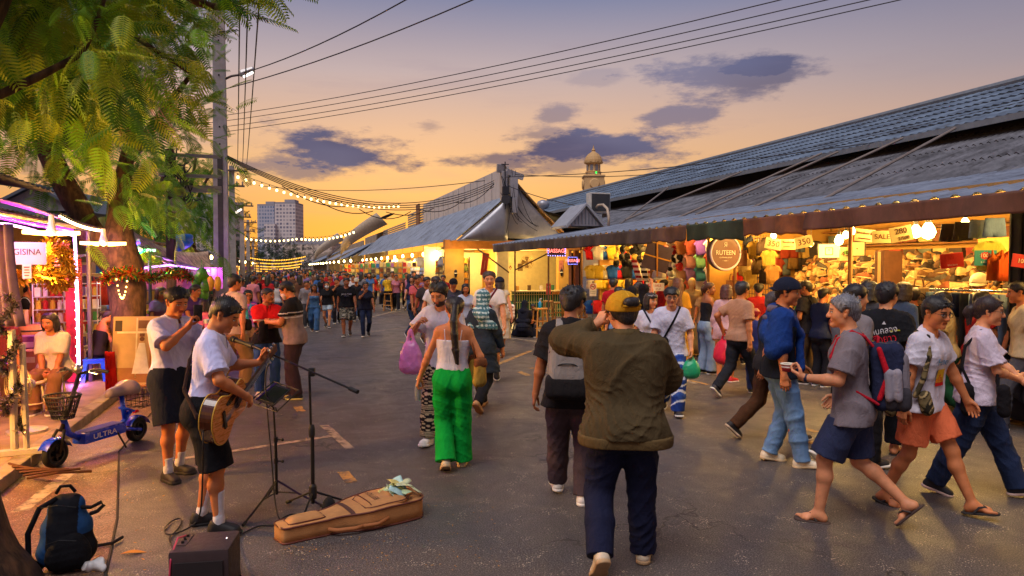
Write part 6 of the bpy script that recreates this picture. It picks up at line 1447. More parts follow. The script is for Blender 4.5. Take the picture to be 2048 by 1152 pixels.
p4.body().hair('short',(26,22,22),t=.006,side=.001,tuft=30).shirt(bands([(1.20,1.7,(206,30,34)),(1.225,1.25,(226,220,220))],(30,28,30)),sleeve=.7,name='polo_shirt',collar=(206,30,34),ease=.024,hem=.85).pants((52,84,142),cut='straight').shoes((206,186,170))
p5=who('man in black and grey striped polo with face mask looking at his bag',588,562,797,-75,'tan',bulk=1.2,belly=.03,pose={'lean':(4,0),'head':(5,22),'lh':(-.10,.33,1.14),'rh':(.08,.36,1.10),'le':(-.8,-.6,-.6),'re':(.8,-.6,-.6),'lhd':(.4,.8,.1),'rhd':(-.4,.8,.1),'lcu':'hold','rcu':'hold','rf':(.12,.08,.08,0,10),'lf':(-.12,-.06,.08,0,10)})
p5.body().hair('short',(24,21,21),t=.022,side=.010).shirt(bands([(1.235,1.7,(34,32,34)),(1.205,1.222,(216,206,206)),(1.275,1.287,(216,206,206))],(140,120,116)),sleeve=.74,name='polo_shirt',collar=(34,32,34),ease=.026,hem=.82).pants((66,50,56),cut='straight',ease=.018).shoes((34,34,38),(216,206,120)).mask((232,206,196)).glasses()
V,Q=mesh_of(rbox(p5.J['lhand']*.5+p5.J['rhand']*.5+A(0,.03,-.13),np.eye(3),.10,.05,.15,.04,.7),p5.res,(),(.008,30,3));own(p5,V,'tote_bag','limp black bag held by the masked man in striped polo','bag',fabric((28,26,28)),Q)
p6=who('woman in purple tie-dye top and turquoise scarf with beige trousers',495,578,728,172,'tan',fem=True,pose=walk(.16,1,.1))
p6.body().hair('bob',(40,26,22),t=.018).shirt(blotch([(150,80,190),(220,110,190),(90,120,210),(200,150,210)],15),sleeve=.9,hem=.88).pants((176,136,104),cut='jogger').shoes((200,196,190))
V,Q=mesh_of([cone(p6.T(A(.06,.0,1.46)),p6.T(A(.07,.12,1.30)),.035,.04,.04),cone(p6.T(A(-.06,.0,1.46)),p6.T(A(-.05,.12,1.30)),.035,.04,.04),cone(p6.T(A(.06,.12,1.30)),p6.T(A(.05,.13,1.08)),.04,.05,.04),cone(p6.T(A(-.06,-.05,1.47)),p6.T(A(.06,-.05,1.47)),.04,None,.03)],p6.res,(),(.01,30,2));link_mesh('scarf',V*p6.k,Q,fabric((88,196,196)),p6.root,True)
def simple(label,px,ytop,yfeet,af,top,bottom,hair=('short',(26,22,22)),fem=False,skin='tan',pose=None,cut='straight',ln=1.0,sleeve=.64,shoes=(50,48,50),bulk=1.0,tname='t_shirt',skirt=None,**k):
 f=who(label,px,ytop,yfeet,af,skin,fem=fem,pose=pose or walk(.2,1 if px%2 else-1,.12),bulk=bulk,**k);f.body()
 if hair:f.hair(hair[0],hair[1],t=.018,**(hair[2]if len(hair)>2 else{}))
 f.shirt(top,sleeve=sleeve if sleeve else.5,hem=.88 if not skirt else.97,name=tname,strap=(1.33 if sleeve==0 else False))
 if skirt:f.skirt(bottom,hem=skirt,r=.2)
 else:f.pants(bottom,cut=cut,ln=ln,name='shorts' if cut=='shorts' else 'trousers')
 f.shoes(shoes);return f
wp={'rh':(.03,.30,1.42),'re':(.8,-.2,-1),'rhd':(-.3,.2,.9)}
simple('woman in blue denim jumpsuit walking up the street',628,567,664,182,(70,108,150),(62,100,146),('long',(40,26,22)),True,'brown',sleeve=0,cut='wide')
a=simple('masked woman in black tee and pale denim shorts',654,562,656,185,(30,30,34),(170,190,206),('bob',(24,20,20)),True,'fair',cut='shorts',ln=.55);a.mask()
simple('man in dark shirt lifting a drink beside the denim shorts woman',673,555,648,178,(36,34,38),(44,42,50),pose=dict(walk(.1),**wp))
simple('man in grey long-sleeved top behind the denim jumpsuit woman',613,560,655,175,(140,134,142),(60,60,66),sleeve=1.8)
c=simple('stout man in black printed tee and camouflage shorts',693,554,673,181,(26,26,30),blotch([(60,62,56),(120,118,104),(36,38,36),(160,156,140)],30),('short',(26,22,22),dict(side=.003)),False,'brown',cut='shorts',ln=.95,bulk=1.22,shoes=(70,60,56));c.decal('t_shirt','JANUTAR',.07,1.27,(206,202,204));c.decal('t_shirt','ATHLETICS',.03,1.22,(206,202,204))
simple('woman in dark navy top and trousers walking with a hand at her chin',731,562,674,179,(34,36,52),(34,44,72),('pony',(26,20,20)),True,'brown',cut='slim',pose=dict(walk(.18),**wp))
d=simple('man in black sleeveless top and pale cap behind the camouflage shorts',713,555,642,184,(40,38,44),(50,50,58),None,sleeve=.2,bulk=1.1);d.hair('short',tuft=0);d.cap((206,196,176))
simple('woman in white tee and blue jeans seen from behind up the street',553,562,648,2,(210,206,212),(92,130,176),('bob',(30,24,24)),True)
f=who('woman in long black robe and headscarf walking away up the street',518,565,655,8,fem=True,pose=walk(.15));f.body().hijab((24,24,30),1.1).shirt((24,24,30),sleeve=1.9,ease=.03).skirt((24,24,30),hem=.1,r=.24).shoes((30,30,30))
simple('woman in brown top walking away on the left of the street',488,566,660,-5,(150,96,90),(60,50,52),('bun',(30,22,22)),True)
pk=simple('tall man in dusty pink tee with black shoulder bag',832,549,680,140,(196,92,104),(44,62,92),('short',(26,22,22),dict(side=.002)),False,'brown',bulk=.95);sling(pk,'t_shirt','black shoulder bag on the dusty pink tee',(30,28,30),(.09,0,1.44),(-.17,0,.95),pouch=(.19,.06,.93))
simple('man in charcoal tee walking behind the white tee youth',851,552,690,150,(60,56,62),(120,84,70),skin='brown')
wy=simple('youth in white tee with tousled dark hair behind the bearded man',869,551,712,150,(226,222,228),(60,70,90),('short',(40,28,24),dict(fringe=.02,tuft=120)),skin='fair');sling(wy,'t_shirt','thin black strap bag on the white tee youth',(28,28,30),(-.09,0,1.44),(.17,0,1.0))
x=simple('man in dark cap partly hidden behind the white tee youth',906,556,700,170,(70,70,80),(50,50,54),None);x.hair('short',tuft=0);x.cap((30,30,36))
simple('woman in white and blue top behind the patterned headscarf',931,566,704,175,(196,202,222),(90,90,110),('bob',(26,22,22)),True)
be=who('bearded man in white tee and elephant-print trousers facing the camera',884,566,884,196,'fair',H=1.80,pose={'lean':(2,0),'head':(8,22),'rf':(.10,.20,.085,-6,5),'lf':(-.10,-.22,.15,36,5),'pz':.92,'rh':(.17,.33,1.30),'re':(.8,-.4,-.9),'rhd':(-.5,.4,.6),'rcu':'pinch','lh':(-.26,.02,.84)})
be.body(beard=((24,18,16),.93),brow=(20,16,14)).hair('short',(26,20,18),t=.026,side=.004,tuft=90).shirt((222,216,228),ease=.026,sleeve=.75,hem=.82).pants(elephant,cut='loose',ln=.97).shoes((226,222,216))
carrier(be,'r','pink plastic bag hanging from the bearded man\'s arm',(228,140,212),.46,.085,.075,.8,at=be.J['rel']*.35+be.J['rwr']*.65+A(.05,0,-.02))
gp=who('woman in bright green trousers and white camisole seen from behind',904,611,941,4,'tan',fem=True,H=1.66,pose={'head':(-6,4),'lean':(1,2),'rf':(.09,.12,.08,0,5),'lf':(-.06,-.10,.12,25,5),'lh':(-.36,.06,.86),'le':(-.6,-1,.1),'lhd':(-.3,.15,-.9),'lcu':'hold','rh':(.22,.16,1.02),'re':(.7,-1,-.3)})
gp.body().hair('pony',(32,24,24),t=.012,tuft=30,path=[gp.T(A(.005,-.15,1.50)),gp.T(A(.02,-.165,1.38)),gp.T(A(.035,-.150,1.22)),gp.T(A(.055,-.135,1.08))],rr=.040).shirt((226,220,230),strap=1.315,hem=1.0,name='camisole',wr=.004,ease=.012).pants((12,168,62),cut='wide',ease=.012,wr=.007,top=1.04).shoes((206,190,158),(186,160,120),lace=False)
mb=MB()
for sg in(-1,1):mb.tube([Vector(gp.T(q)*gp.k)for q in(A(sg*.075,-.105,1.31),A(sg*.085,-.085,1.40),A(sg*.09,-.03,1.452),A(sg*.09,.05,1.42),A(sg*.08,.12,1.31))],.0045,5)
mb.build('camisole_strap',fabric((226,220,230)),gp.root)
V,Q=mesh_of(rbox(gp.T(A(.25,-.02,1.0)),gp.R@rz(.3),.065,.15,.14,.045,.8),gp.res,(),(.008,26,7))
tp=mesh_of(rbox(gp.T(A(.25,-.02,1.10)),gp.R@rz(.3),.062,.152,.06,.04,.85),gp.res,(),(.006,26,8))
mb=MB()
for y in(-.06,.06):mb.tube([Vector(gp.T(q)*gp.k)for q in(A(.23,y-.04,1.12),A(.19,y*.6,1.33),A(.155,y*.3,1.455),A(.165,y*.5+.03,1.33),A(.24,y+.04,1.12))],.009,6)
own(gp,None,'tote_bag','mustard tote bag with brown leather top on the bare shoulder','tote bag',None,parts=[('lower_bag',(V,Q),fabric((176,142,62))),('leather_top',tp,fabric((126,76,46))),('strap',mb,fabric((140,84,50)))])
hp_=gp.J['lhand']+A(.0,.035,.0);mb=MB();mb.lathe([(.028,-.16),(.032,-.15),(.032,-.02),(.030,.0),(.014,.045),(.012,.06)],Vector(hp_*gp.k),16);cp=MB();cp.lathe([(.014,.058),(.014,.078)],Vector(hp_*gp.k),12)
own(gp,None,'water_bottle','clear water bottle with green cap in the green trousers woman\'s hand','bottle',None,parts=[('bottle',mb,mat((214,222,226),.08,0,.02,trans=.75,spec=.5,name='clear_plastic')),('cap',cp,mat((60,170,80),.5,name='green_cap'))])
hj=who('woman in dotted teal headscarf and long dark coat striding away',962,580,822,22,'tan',fem=True,H=1.67,pose=dict(walk(.26,-1,.1),lean=(6,0),head=(-10,8)))
hj.body().shirt((44,54,66),sleeve=1.9,ease=.03,name='coat',hem=.62 if False else.84).skirt((42,52,64),hem=.56,r=.2,name='coat_skirt',ease=.035).pants((30,32,40),cut='straight').shoes((176,136,92),(120,84,60),lace=False)
hj.hijab(dots((70,110,122),(176,200,204),95),1.18,[cone(hj.T(A(.05,-.10,1.36)),hj.T(A(.16,.06,1.12)),.08,.05,.05),cone(hj.T(A(.15,.05,1.16)),hj.T(A(.21,.07,.98)),.05,.02,.04)])
wm=who('tall man in white tee with necklace and dark red sling bag',979,545,766,188,'fair',H=1.90,pose=dict(walk(.16,1,.16),head=(-12,0)))
wm.body(lip=(170,100,90)).hair('short',(56,38,28),t=.022,side=.006).shirt((224,218,218),hem=.84,ease=.024).pants((54,52,58),ln=.96,cut='shorts',name='shorts').socks((220,216,216),.16).shoes((34,34,36));sling(wm,'t_shirt','dark red sling bag on the tall man in white tee',(110,40,44),(-.09,0,1.44),(.16,0,1.05),pouch=(.05,.15,1.16))
cw=who('person in navy cap and cream sleeveless dress seen from behind',1000,553,712,-6,'fair',fem=True,pose=walk(.2));cw.body().hair('bob',(40,30,26)).shirt((216,202,176),sleeve=.15,name='dress_top').skirt((216,204,180),hem=.38,r=.18).shoes((40,36,38));cw.cap((34,38,56))
bp=who('man with grey backpack in black tee and plum grey trousers seen from behind',1142,583,1012,4,'brown',H=1.79,bulk=1.10,pose={'lean':(4,0),'head':(22,6),'rf':(.10,.02,.08,0,8),'lf':(-.13,.28,.08,-4,12),'pz':.92,'lh':(-.30,.04,.82),'le':(-.6,-1,0),'rh':(.22,.18,.95),'lcu':'relax'})
bp.body().hair('short',(20,18,20),t=.030,side=.016,tuft=160).shirt((32,31,35),ease=.026,hem=.80,sleeve=.8,wr=.008).pants((84,70,76),cut='straight',ease=.018,wr=.009).shoes((226,220,212))
backpack(bp,'grey and black backpack on the man in black tee',(136,130,130),(36,34,36),(150,143,140),.165,.255,.10,-.235,1.14,strap=(146,140,136))
oj=who('big man in olive bomber jacket and mustard mesh cap with his hand to his face',1252,597,1146,-4,'fair',H=1.775,bulk=1.34,belly=.04,pose={'lean':(4,0),'head':(-22,4,-4),'rf':(.13,.14,.08,0,8),'lf':(-.16,-.20,.17,46,12),'lh':(-.17,.19,1.54),'le':(-1,.1,-.62),'lshz':.015,'lhd':(.55,.35,.85),'lhn':(.6,.6,0),'lcu':'hold','rh':(.20,.42,1.12),'re':(1,-.5,-.6),'abs':True})
oj.body().hair('short',(36,30,30),t=.016,side=.020,tuft=150,capped=True).shirt((80,68,46),sleeve=1.92,hem=.86,ease=.046,name='jacket',band=(98,80,50),cuff=(92,76,48),wr=.013,neck=.075).pants((28,32,58),cut='straight',ease=.014,wr=.012).shoes((196,180,156),(170,140,104))
co=oj.cap((206,150,34),brim=(190,134,26));h_=oj.Hd
mb=MB()
def coll(u,v):
 th=2*pi*u;r=.098-.012*v;return Vector((oj.nb+oj.R@A(cos(th)*r,sin(th)*r*.92+.0,-.035+.085*v-.02*max(0,sin(th))))*oj.k)
mb.shell(coll,28,3,(0,0,.004));mb.build('collar',fabric((92,78,50)),oj.root,True)
mb=MB()
for a_ in np.linspace(0,pi,7)[:-1]:mb.tube([Vector(h_(A(cos(a_)*.099*cos(t),-.010+sin(a_)*.118*cos(t),.045+.100*sin(t)))*oj.k)for t in np.linspace(.05,pi-.05,13)],.0035,4)
mb.build('seam',fabric((230,176,60)),co)
V,Q=mesh_of([cone(h_(A(-.020,-.134,.062)),h_(A(.024,-.134,.062)),.032,.032,.01)],oj.fine*1.2);link_mesh('strap_opening',V*oj.k,Q,hair_mat((36,30,30)),co,True)
mb=MB();mb.tube([Vector(h_(A(.058*cos(t),-.140+.02*abs(cos(t)),.050+.046*sin(t)))*oj.k)for t in np.linspace(0,pi,12)],.006,5);mb.tube([Vector(h_(A(x,-.146+2.2*x*x,.040))*oj.k)for x in np.linspace(-.06,.06,7)],.008,5);mb.build('strap',fabric((196,138,26)),co)
p24=who('young woman in white tee with short dark hair and sunglasses on her head',1300,596,805,172,'fair',fem=True,H=1.60,pose=dict(walk(.16),head=(-34,0)))
p24.body(lip=(190,70,66)).hair('bob',(24,20,22),t=.016,fringe=.03).shirt((206,208,232),hem=.86).pants((60,60,70),cut='straight').shoes((210,206,206)).glasses((210,206,210),True);sling(p24,'t_shirt','navy crossbody bag on the short-haired woman in white',(36,40,56),(.08,0,1.44),(-.15,0,1.0),pouch=(-.16,.12,1.02))
p25=who('man in glasses and white tee with black crossbody bag holding a green bag',1343,586,828,176,'fair',H=1.70,bulk=1.05,pose=dict(walk(.2,-1,.08),lh=(-.25,.16,.92)))
p25.body().hair('short',(22,20,22),t=.024,side=.012,fringe=.028).shirt((212,210,232),hem=.82,ease=.028,sleeve=.8).pants(blotch([(36,60,130),(210,214,226),(52,84,160),(36,60,130)],14),cut='loose').shoes((50,44,46),(220,216,210)).glasses();sling(p25,'t_shirt','black crossbody bag on the man in glasses',(28,28,34),(-.09,0,1.44),(.15,0,.98),(.12,.06,.11),pouch=(.16,.13,.98))
carrier(p25,'l','small green plastic bag held by the man in glasses',(30,160,110),.28,.09,.06,.9)
q=simple('person in light blue shirt browsing at the sportswear shop',1238,572,742,0,(130,160,206),(60,74,110),skin='tan',cut='shorts',ln=.9)
for(px,yt,yf,lb,cc)in((1264,572,738,'woman in black headscarf at the cap stall, nearer the no-smoking sign',(34,34,42)),(1287,568,750,'woman in black bun-high headscarf behind the sunglasses woman',(24,22,28))):
 f=who(lb,px,yt,yf,10,fem=True,pose={});f.body().hijab(cc,1.18).shirt(cc,sleeve=1.9).skirt((40,40,54),hem=.2).shoes((40,40,40))
f=who('woman with very long brown hair in mustard dress at the clothes rail',1357,556,735,-6,fem=True,H=1.74,pose={});f.body().hair('long',(92,50,30),t=.014,ln=.75).shirt((206,146,42),sleeve=.9,hem=.92).skirt((206,146,42),hem=.1,r=.24).shoes((120,80,50))
tk=who('woman in black tank top, hoop earrings and light jeans looking back',1414,568,748,70,'brown',fem=True,H=1.67,pose={'head':(30,0),'rh':(.10,.34,1.02),'lh':(-.10,.34,1.04),'rf':(.1,.06,.08,0,8),'lf':(-.1,-.06,.08,0,8)})
tk.body(lip=(160,64,60)).hair('pony',(70,40,26),t=.014,rr=.03).shirt((34,34,40),strap=1.36,hem=1.0,name='tank_top').pants((140,162,190),cut='wide').shoes((50,40,40))
mb=MB()
for sg in(-1,1):mb.tube([Vector(tk.Hd(A(sg*.086,-.01+.03*cos(a_),-.055+.03*sin(a_)))*tk.k)for a_ in np.linspace(0,2*pi,13)],.0035,5)
mb.build('earrings',mat((230,180,80),.3,.9,name='gold'),tk.root)
pw=who('woman in pale pink shirt and red shoes beside the tank top woman',1452,570,766,8,'tan',fem=True,pose={'rf':(.1,.1,.08,0,30),'lf':(-.1,-.05,.08,0,8)});pw.body().hair('bob',(70,34,30),t=.016).shirt((206,168,178),sleeve=1.6,hem=.78,ease=.03).pants((190,150,120),cut='shorts',ln=.4,name='shorts').shoes((180,34,46),(226,216,214))
bt=who('man in beige tee and black trousers striding past with a red carrier bag',1480,566,796,46,'tan',H=1.75,pose=dict(walk(.30,1,.06),lh=(-.34,-.02,1.02),head=(-10,0)));bt.body().hair('short',(30,28,34),t=.026,side=.014).shirt((186,140,112),hem=.88,ease=.026,sleeve=.75).pants((40,42,50),cut='straight').shoes((50,48,56))
carrier(bt,'l','red carrier bag swinging from the beige tee man\'s hand',(232,36,66),.44,.15,.10,.92)
bj=who('man in backwards navy cap with a blue jacket draped over his shoulders',1562,556,930,78,'tan',H=1.84,bulk=1.18,pose={'lean':(2,0),'head':(4,4),'twist':-14,'rf':(.10,.18,.08,-4,4),'lf':(-.10,-.06,.09,8,8),'pz':.92,'rh':(.27,-.02,.82),'lh':(-.22,.26,.86)})
bj.body().hair('short',(24,20,22),t=.008,side=.006,tuft=10,capped=True).shirt((26,32,42),hem=.84,ease=.026,sleeve=.7).pants((112,150,196),cut='straight',ease=.008,wr=.010).shoes((222,210,186),(206,186,150))
bj.cap((30,36,56),back=True)
T_=bj.T;P_=[cone(T_(A(-.17,-.02,1.40)),T_(A(.17,-.02,1.40)),.068,None,.05),cone(T_(A(0,-.06,1.44)),T_(A(0,-.11,1.25)),.085,.09,.06),cone(T_(A(-.12,-.10,1.26)),T_(A(.12,-.10,1.26)),.08,None,.06)]
for sg in(-1,1):P_+=[cone(T_(A(sg*.185,0,1.385)),T_(A(sg*.25,-.05,1.10)),.092,.088,.05),cone(T_(A(sg*.14,.05,1.40)),T_(A(sg*.05,.14,1.26)),.062,.045,.05),cone(T_(A(sg*.22,-.06,1.20)),T_(A(sg*.10,-.12,1.20)),.06,.06,.06)]
P_+=[cone(T_(A(0,.155,1.26)),T_(A(0,.165,1.23)),.045,None,.03),cone(T_(A(.02,.16,1.23)),T_(A(.06,.175,.93)),.034,.045,.03),cone(T_(A(-.03,.16,1.23)),T_(A(-.09,.17,.98)),.034,.04,.03),cone(bj.nb+bj.R@A(0,.01,.0),bj.HC,.068,.07,.01,sub=True)]
for sd in 'lr':P_.insert(0,cone(bj.J[sd+'sh'],bj.J[sd+'sh']+(bj.J[sd+'el']-bj.J[sd+'sh'])*.85,.085,.098,.05))
bj.cloth('draped_jacket',P_,(28,62,134),[],(.007,22,5))
V,Q=mesh_of([cone(T_(A(sg*.05,-.09,1.47)),T_(A(sg*.085,.03,1.46)),.030,.028,.03)for sg in(-1,1)]+[cone(T_(A(-.05,-.10,1.46)),T_(A(.05,-.10,1.46)),.038,None,.03),cone(T_(A(-.05,-.14,1.38)),T_(A(.05,-.14,1.38)),.03,None,.03)],bj.res,(),(.006,40,4));link_mesh('hood',V*bj.k,Q,fabric((112,100,118)),bj.root,True)
br=who('person in brown trousers and black canvas shoes mostly hidden behind the blue jacket',1540,572,884,70,'tan',H=1.7,pose=walk(.30,1));br.body().hair('short',(60,54,56)).shirt((50,46,48)).pants((84,54,34),cut='straight').shoes((34,30,32),(196,170,140))
sh_=who('man in dark tee and khaki trousers standing at the shoe shelves',1616,564,768,-62,'brown',H=1.72,pose={'head':(-10,-4),'lh':(-.16,.22,1.02),'rh':(.16,.2,1.02)});sh_.body().hair('short',(24,20,20),t=.014,side=.006).shirt((40,38,44),hem=.86,ease=.03).pants((110,88,62),cut='loose').shoes((30,28,30),(214,206,200))
sling(sh_,'t_shirt','black body bag on the back of the shoe browser',(26,24,28),(-.1,0,1.44),(.15,0,1.05),(.09,.045,.13),pouch=(.06,-.17,1.12))
p30=who('dark-haired man in grey shirt and black trousers beyond the grey-haired man',1702,563,940,48,'fair',H=1.80,pose=dict(walk(.2,1),head=(15,0)));p30.body().hair('short',(22,20,22),t=.022,side=.010,fringe=.02).shirt((128,122,128),hem=.84).pants((32,32,38),cut='straight').shoes((40,38,40))
gh=who('grey-haired man in grey tee and navy shorts carrying a red tub',1706,588,1052,-84,'fair',H=1.755,bulk=1.08,pose={'lean':(3,0),'head':(-4,-2),'twist':10,'lf':(-.09,.20,.08,-2,6),'rf':(.09,-.36,.20,48,6),'pz':.905,'lh':(-.20,.30,1.13),'le':(-.5,-1,-.8),'lhd':(.1,.85,.45),'lhn':(.3,-.3,1),'lcu':'hold','rh':(.22,.12,.95)})
gh.body(bare_feet=True,brow=(90,86,86)).hair('short',(104,106,114),t=.022,side=.012,tuft=140).shirt((126,118,126),hem=.80,ease=.028,sleeve=.78,wr=.009,flare=.026).pants((52,60,92),ln=.90,cut='shorts',name='shorts',ease=.022,wr=.010).sandals((70,54,48),(56,46,42))
mb=MB();q=Vector((gh.J['lhand']+A(.02,.045,.03))*gh.k);mb.lathe([(.040,-.035),(.052,.02)],q,22);rim=MB();rim.lathe([(.056,.018),(.057,.026),(.050,.028),(.048,.020)],q,22);st_=MB();st_.lathe([(.0475,-.006),(.0505,.006)],q,22)
own(gh,None,'food_tub','red and white paper tub held by the grey-haired man','tub',None,parts=[('tub',mb,mat((170,40,44),.5,name='red_paper')),('rim',rim,mat((232,222,200),.5,name='pale_rim')),('band',st_,mat((232,222,214),.5,name='pale_band'))])
mb=MB();wv=gh.J['lwr'];dv=nrm(gh.J['lwr']-gh.J['lel']);mb.tube([Vector((wv-dv*.02-dv*.011)*gh.k),Vector((wv-dv*.02+dv*.011)*gh.k)],.032*gh.k,14);mb.build('wristband',mat((40,44,70),.4,name='band'),gh.root)
def redbits(f):
 R,T_=f.R,f.T;y=-.235;out=[]
 for sg in(-1,1):
  out.append(('red_trim',mesh_of([cone(T_(A(sg*.16,y+.05,1.36)),T_(A(sg*.165,y+.0,1.16)),.018,.022,.01),cone(T_(A(sg*.165,y,1.16)),T_(A(sg*.15,y+.06,1.0)),.022,.018,.01)],f.res),fabric((196,26,44))))
 out.append(('side_mesh',mesh_of(rbox(T_(A(-.165,y-.03,1.10)),R,.02,.05,.12,.02),f.res),fabric((150,146,160))));return out
backpack(gh,'navy, grey and red backpack worn by the grey-haired man',(40,46,74),(60,58,66),(128,122,132),.15,.25,.11,-.245,1.15,strap=(180,30,48),extra=redbits)
p31=who('man in black tee with red and white lettering on the back',1772,572,916,6,'fair',H=1.80,bulk=1.10,pose=dict(walk(.16,1,.1),head=(22,0)));p31.body(bare_feet=True).hair('short',(22,20,24),t=.030,side=.016,tuft=130).shirt((30,31,36),hem=.82,ease=.030,sleeve=.8).pants((28,28,34),cut='loose',ln=.9).sandals((30,30,34),(26,26,30),'slide')
p31.decal('t_shirt','ทีมคลอง',.085,1.285,(226,222,226),-1,.8,.0,.22);p31.decal('t_shirt','เรือยาว',.10,1.20,(226,40,60),-1,.8,.0,.22);p31.decal('t_shirt','▲',.04,1.36,(206,206,210),-1)
for(zz,rr_,cc,x0)in((1.29,.2,(220,220,70),.10),(1.17,.2,(220,220,70),-.09)):p31.print_shape('t_shirt',[(x0-.045,-.012),(x0+.035,.004),(x0+.045,.014),(x0-.035,.002)],zz,cc,-1,'stroke')
hn=who('man in white lettered tee, orange shorts and flip-flops with glasses',1850,603,1022,108,'tan',H=1.735,pose={'lean':(5,0),'head':(18,4),'twist':-4,'rf':(.09,-.24,.09,12,6),'lf':(-.10,.34,.085,-10,6),'pz':.905,'rh':(.26,-.06,.84),'lh':(-.26,.26,.86),'re':(.5,-1,0)})
hn.body(bare_feet=True).hair('short',(20,18,20),t=.024,side=.008,tuft=110).shirt((216,212,228),hem=.84,ease=.026,sleeve=.66,wr=.009).pants((232,118,76),ln=.78,cut='shorts',name='shorts',ease=.022,wr=.010).sandals((40,36,36)).glasses()
hn.decal('t_shirt','Honey',.085,1.25,(76,150,200),1,.85,-.02);hn.print_shape('t_shirt',[(-.09,-.05),(.05,-.05),(.05,.06),(-.09,.06)],1.13,(224,176,40),1,'yellow_print');hn.print_shape('t_shirt',[(-.09,-.075),(.05,-.075),(.05,-.035),(.01,-.02),(-.02,.03),(-.05,-.01),(-.09,-.02)],1.13,(214,34,36),1,'red_print')
CAMO=blotch([(70,62,44),(150,130,92),(40,36,28),(110,96,66)],26)
mb=strap_loop(hn,'t_shirt',(.09,0,1.44),(-.02,0,.92),.022)if False else MB()
P_=[hn.T(q)for q in(A(.10,-.06,1.46),A(.14,.04,1.44),A(.185,.085,1.30),A(.215,.075,1.12),A(.235,.04,.98))]
V=mesh_of([cone(P_[i],P_[i+1],.020,None,.01)for i in range(4)],hn.res);V2=mesh_of(rbox(hn.T(A(.215,-.02,.90)),hn.R@rz(.2)@rx(.25),.05,.17,.10,.04,.85),hn.res,(),(.006,26,3))
t=thing('shoulder_bag','camouflage shoulder bag hanging beside orange shorts','shoulder bag',hn.root.location,hn.root.rotation_euler.z)
for nm,(v_,q_)in(('strap',V),('pouch',V2)):link_mesh(nm,v_*hn.k,q_,attr_mat(.9,.12,.3,22,0),t,True,cols=np.c_[CAMO(v_,hn),np.ones(len(v_))])
p33=who('man in olive yellow tee and green trousers walking left past the jeans rail',1896,584,842,-84,'tan',H=1.66,pose=walk(.2,1,.1));p33.body().hair('short',(22,20,22),t=.02,side=.008).shirt((186,158,104),hem=.88).pants((30,74,44),cut='loose').shoes((216,212,212))
pt=who('woman in white tee and dark jeans with black shoulder bag and folded arms',1958,590,994,84,'fair',fem=True,H=1.72,bulk=1.05,pose={'lean':(4,0),'head':(6,0),'rf':(.09,-.30,.10,16,6),'lf':(-.09,.32,.085,-8,6),'pz':.905,'rh':(.02,.28,1.06),'lh':(.02,.34,1.02),'re':(1,-.5,-.5),'le':(-1,-.4,-.5),'rhd':(-.7,.6,.1),'lhd':(.8,.5,0)})
pt.body().hair('bun',(38,26,28),t=.018,rr=.03,tuft=70).shirt((210,196,214),hem=.84,ease=.028,sleeve=.82,wr=.010,flare=.026).pants((38,52,84),cut='straight',ease=.022,wr=.012).shoes((34,34,40),(206,180,170)).glasses()
P_=[pt.T(q)for q in(A(.12,-.10,1.36),A(.13,-.02,1.46),A(.15,.06,1.38),A(.20,.10,1.18),A(.24,.12,1.02))];P2=[pt.T(q)for q in(A(.13,-.03,1.46),A(.16,-.13,1.32),A(.20,-.14,1.14),A(.23,-.08,1.02))]
V=mesh_of([cone(L_[i],L_[i+1],.012,None,.01)for L_ in(P_,P2)for i in range(len(L_)-1)],pt.res*.8);V2=mesh_of(rbox(pt.T(A(.245,.04,.90)),pt.R@rx(.1),.055,.17,.14,.045,.9),pt.res,(),(.007,26,3));own(pt,None,'shoulder_bag','soft black shoulder bag on the woman in dark jeans','shoulder bag',None,parts=[('strap',V,fabric((28,26,30))),('pouch',V2,fabric((30,28,32)))])
sl=who('man in slate tee and dark badge cap with his back turned',2006,606,838,12,'tan',H=1.52,bulk=1.15,pose={});sl.body().hair('short',tuft=0).shirt((84,88,108),hem=.84,ease=.03).pants((60,50,50)).shoes((40,40,40));sl.cap((44,40,44))
ve=who('shoe vendor in cream cap and white tee facing the street',1962,545,815,190,'brown',H=1.86,bulk=1.1,pose={'lean':(6,0),'head':(0,10)});ve.body().hair('short',tuft=0).shirt((222,204,180),hem=.86).pants((70,64,60)).shoes((60,60,60));ve.cap((222,206,172))
simple('person in cream top at the far edge of the jeans stall',2050,560,862,-100,(206,186,150),(90,90,100),('short',(30,26,26)),H=1.80)
simple('dark-haired woman behind the red-lettered black tee',1738,560,838,0,(60,62,72),(70,70,80),('bob',(24,20,22)),True)
simple('curly-haired person in denim jacket near the canvas bags',1803,562,820,30,(70,88,118),(60,66,80),('bob',(44,32,26)),True,sleeve=1.8)
simple('child in red knitted hat by the garment grid',1512,612,790,0,(60,70,140),(70,90,150),('short',(150,24,30),dict(tuft=0)))
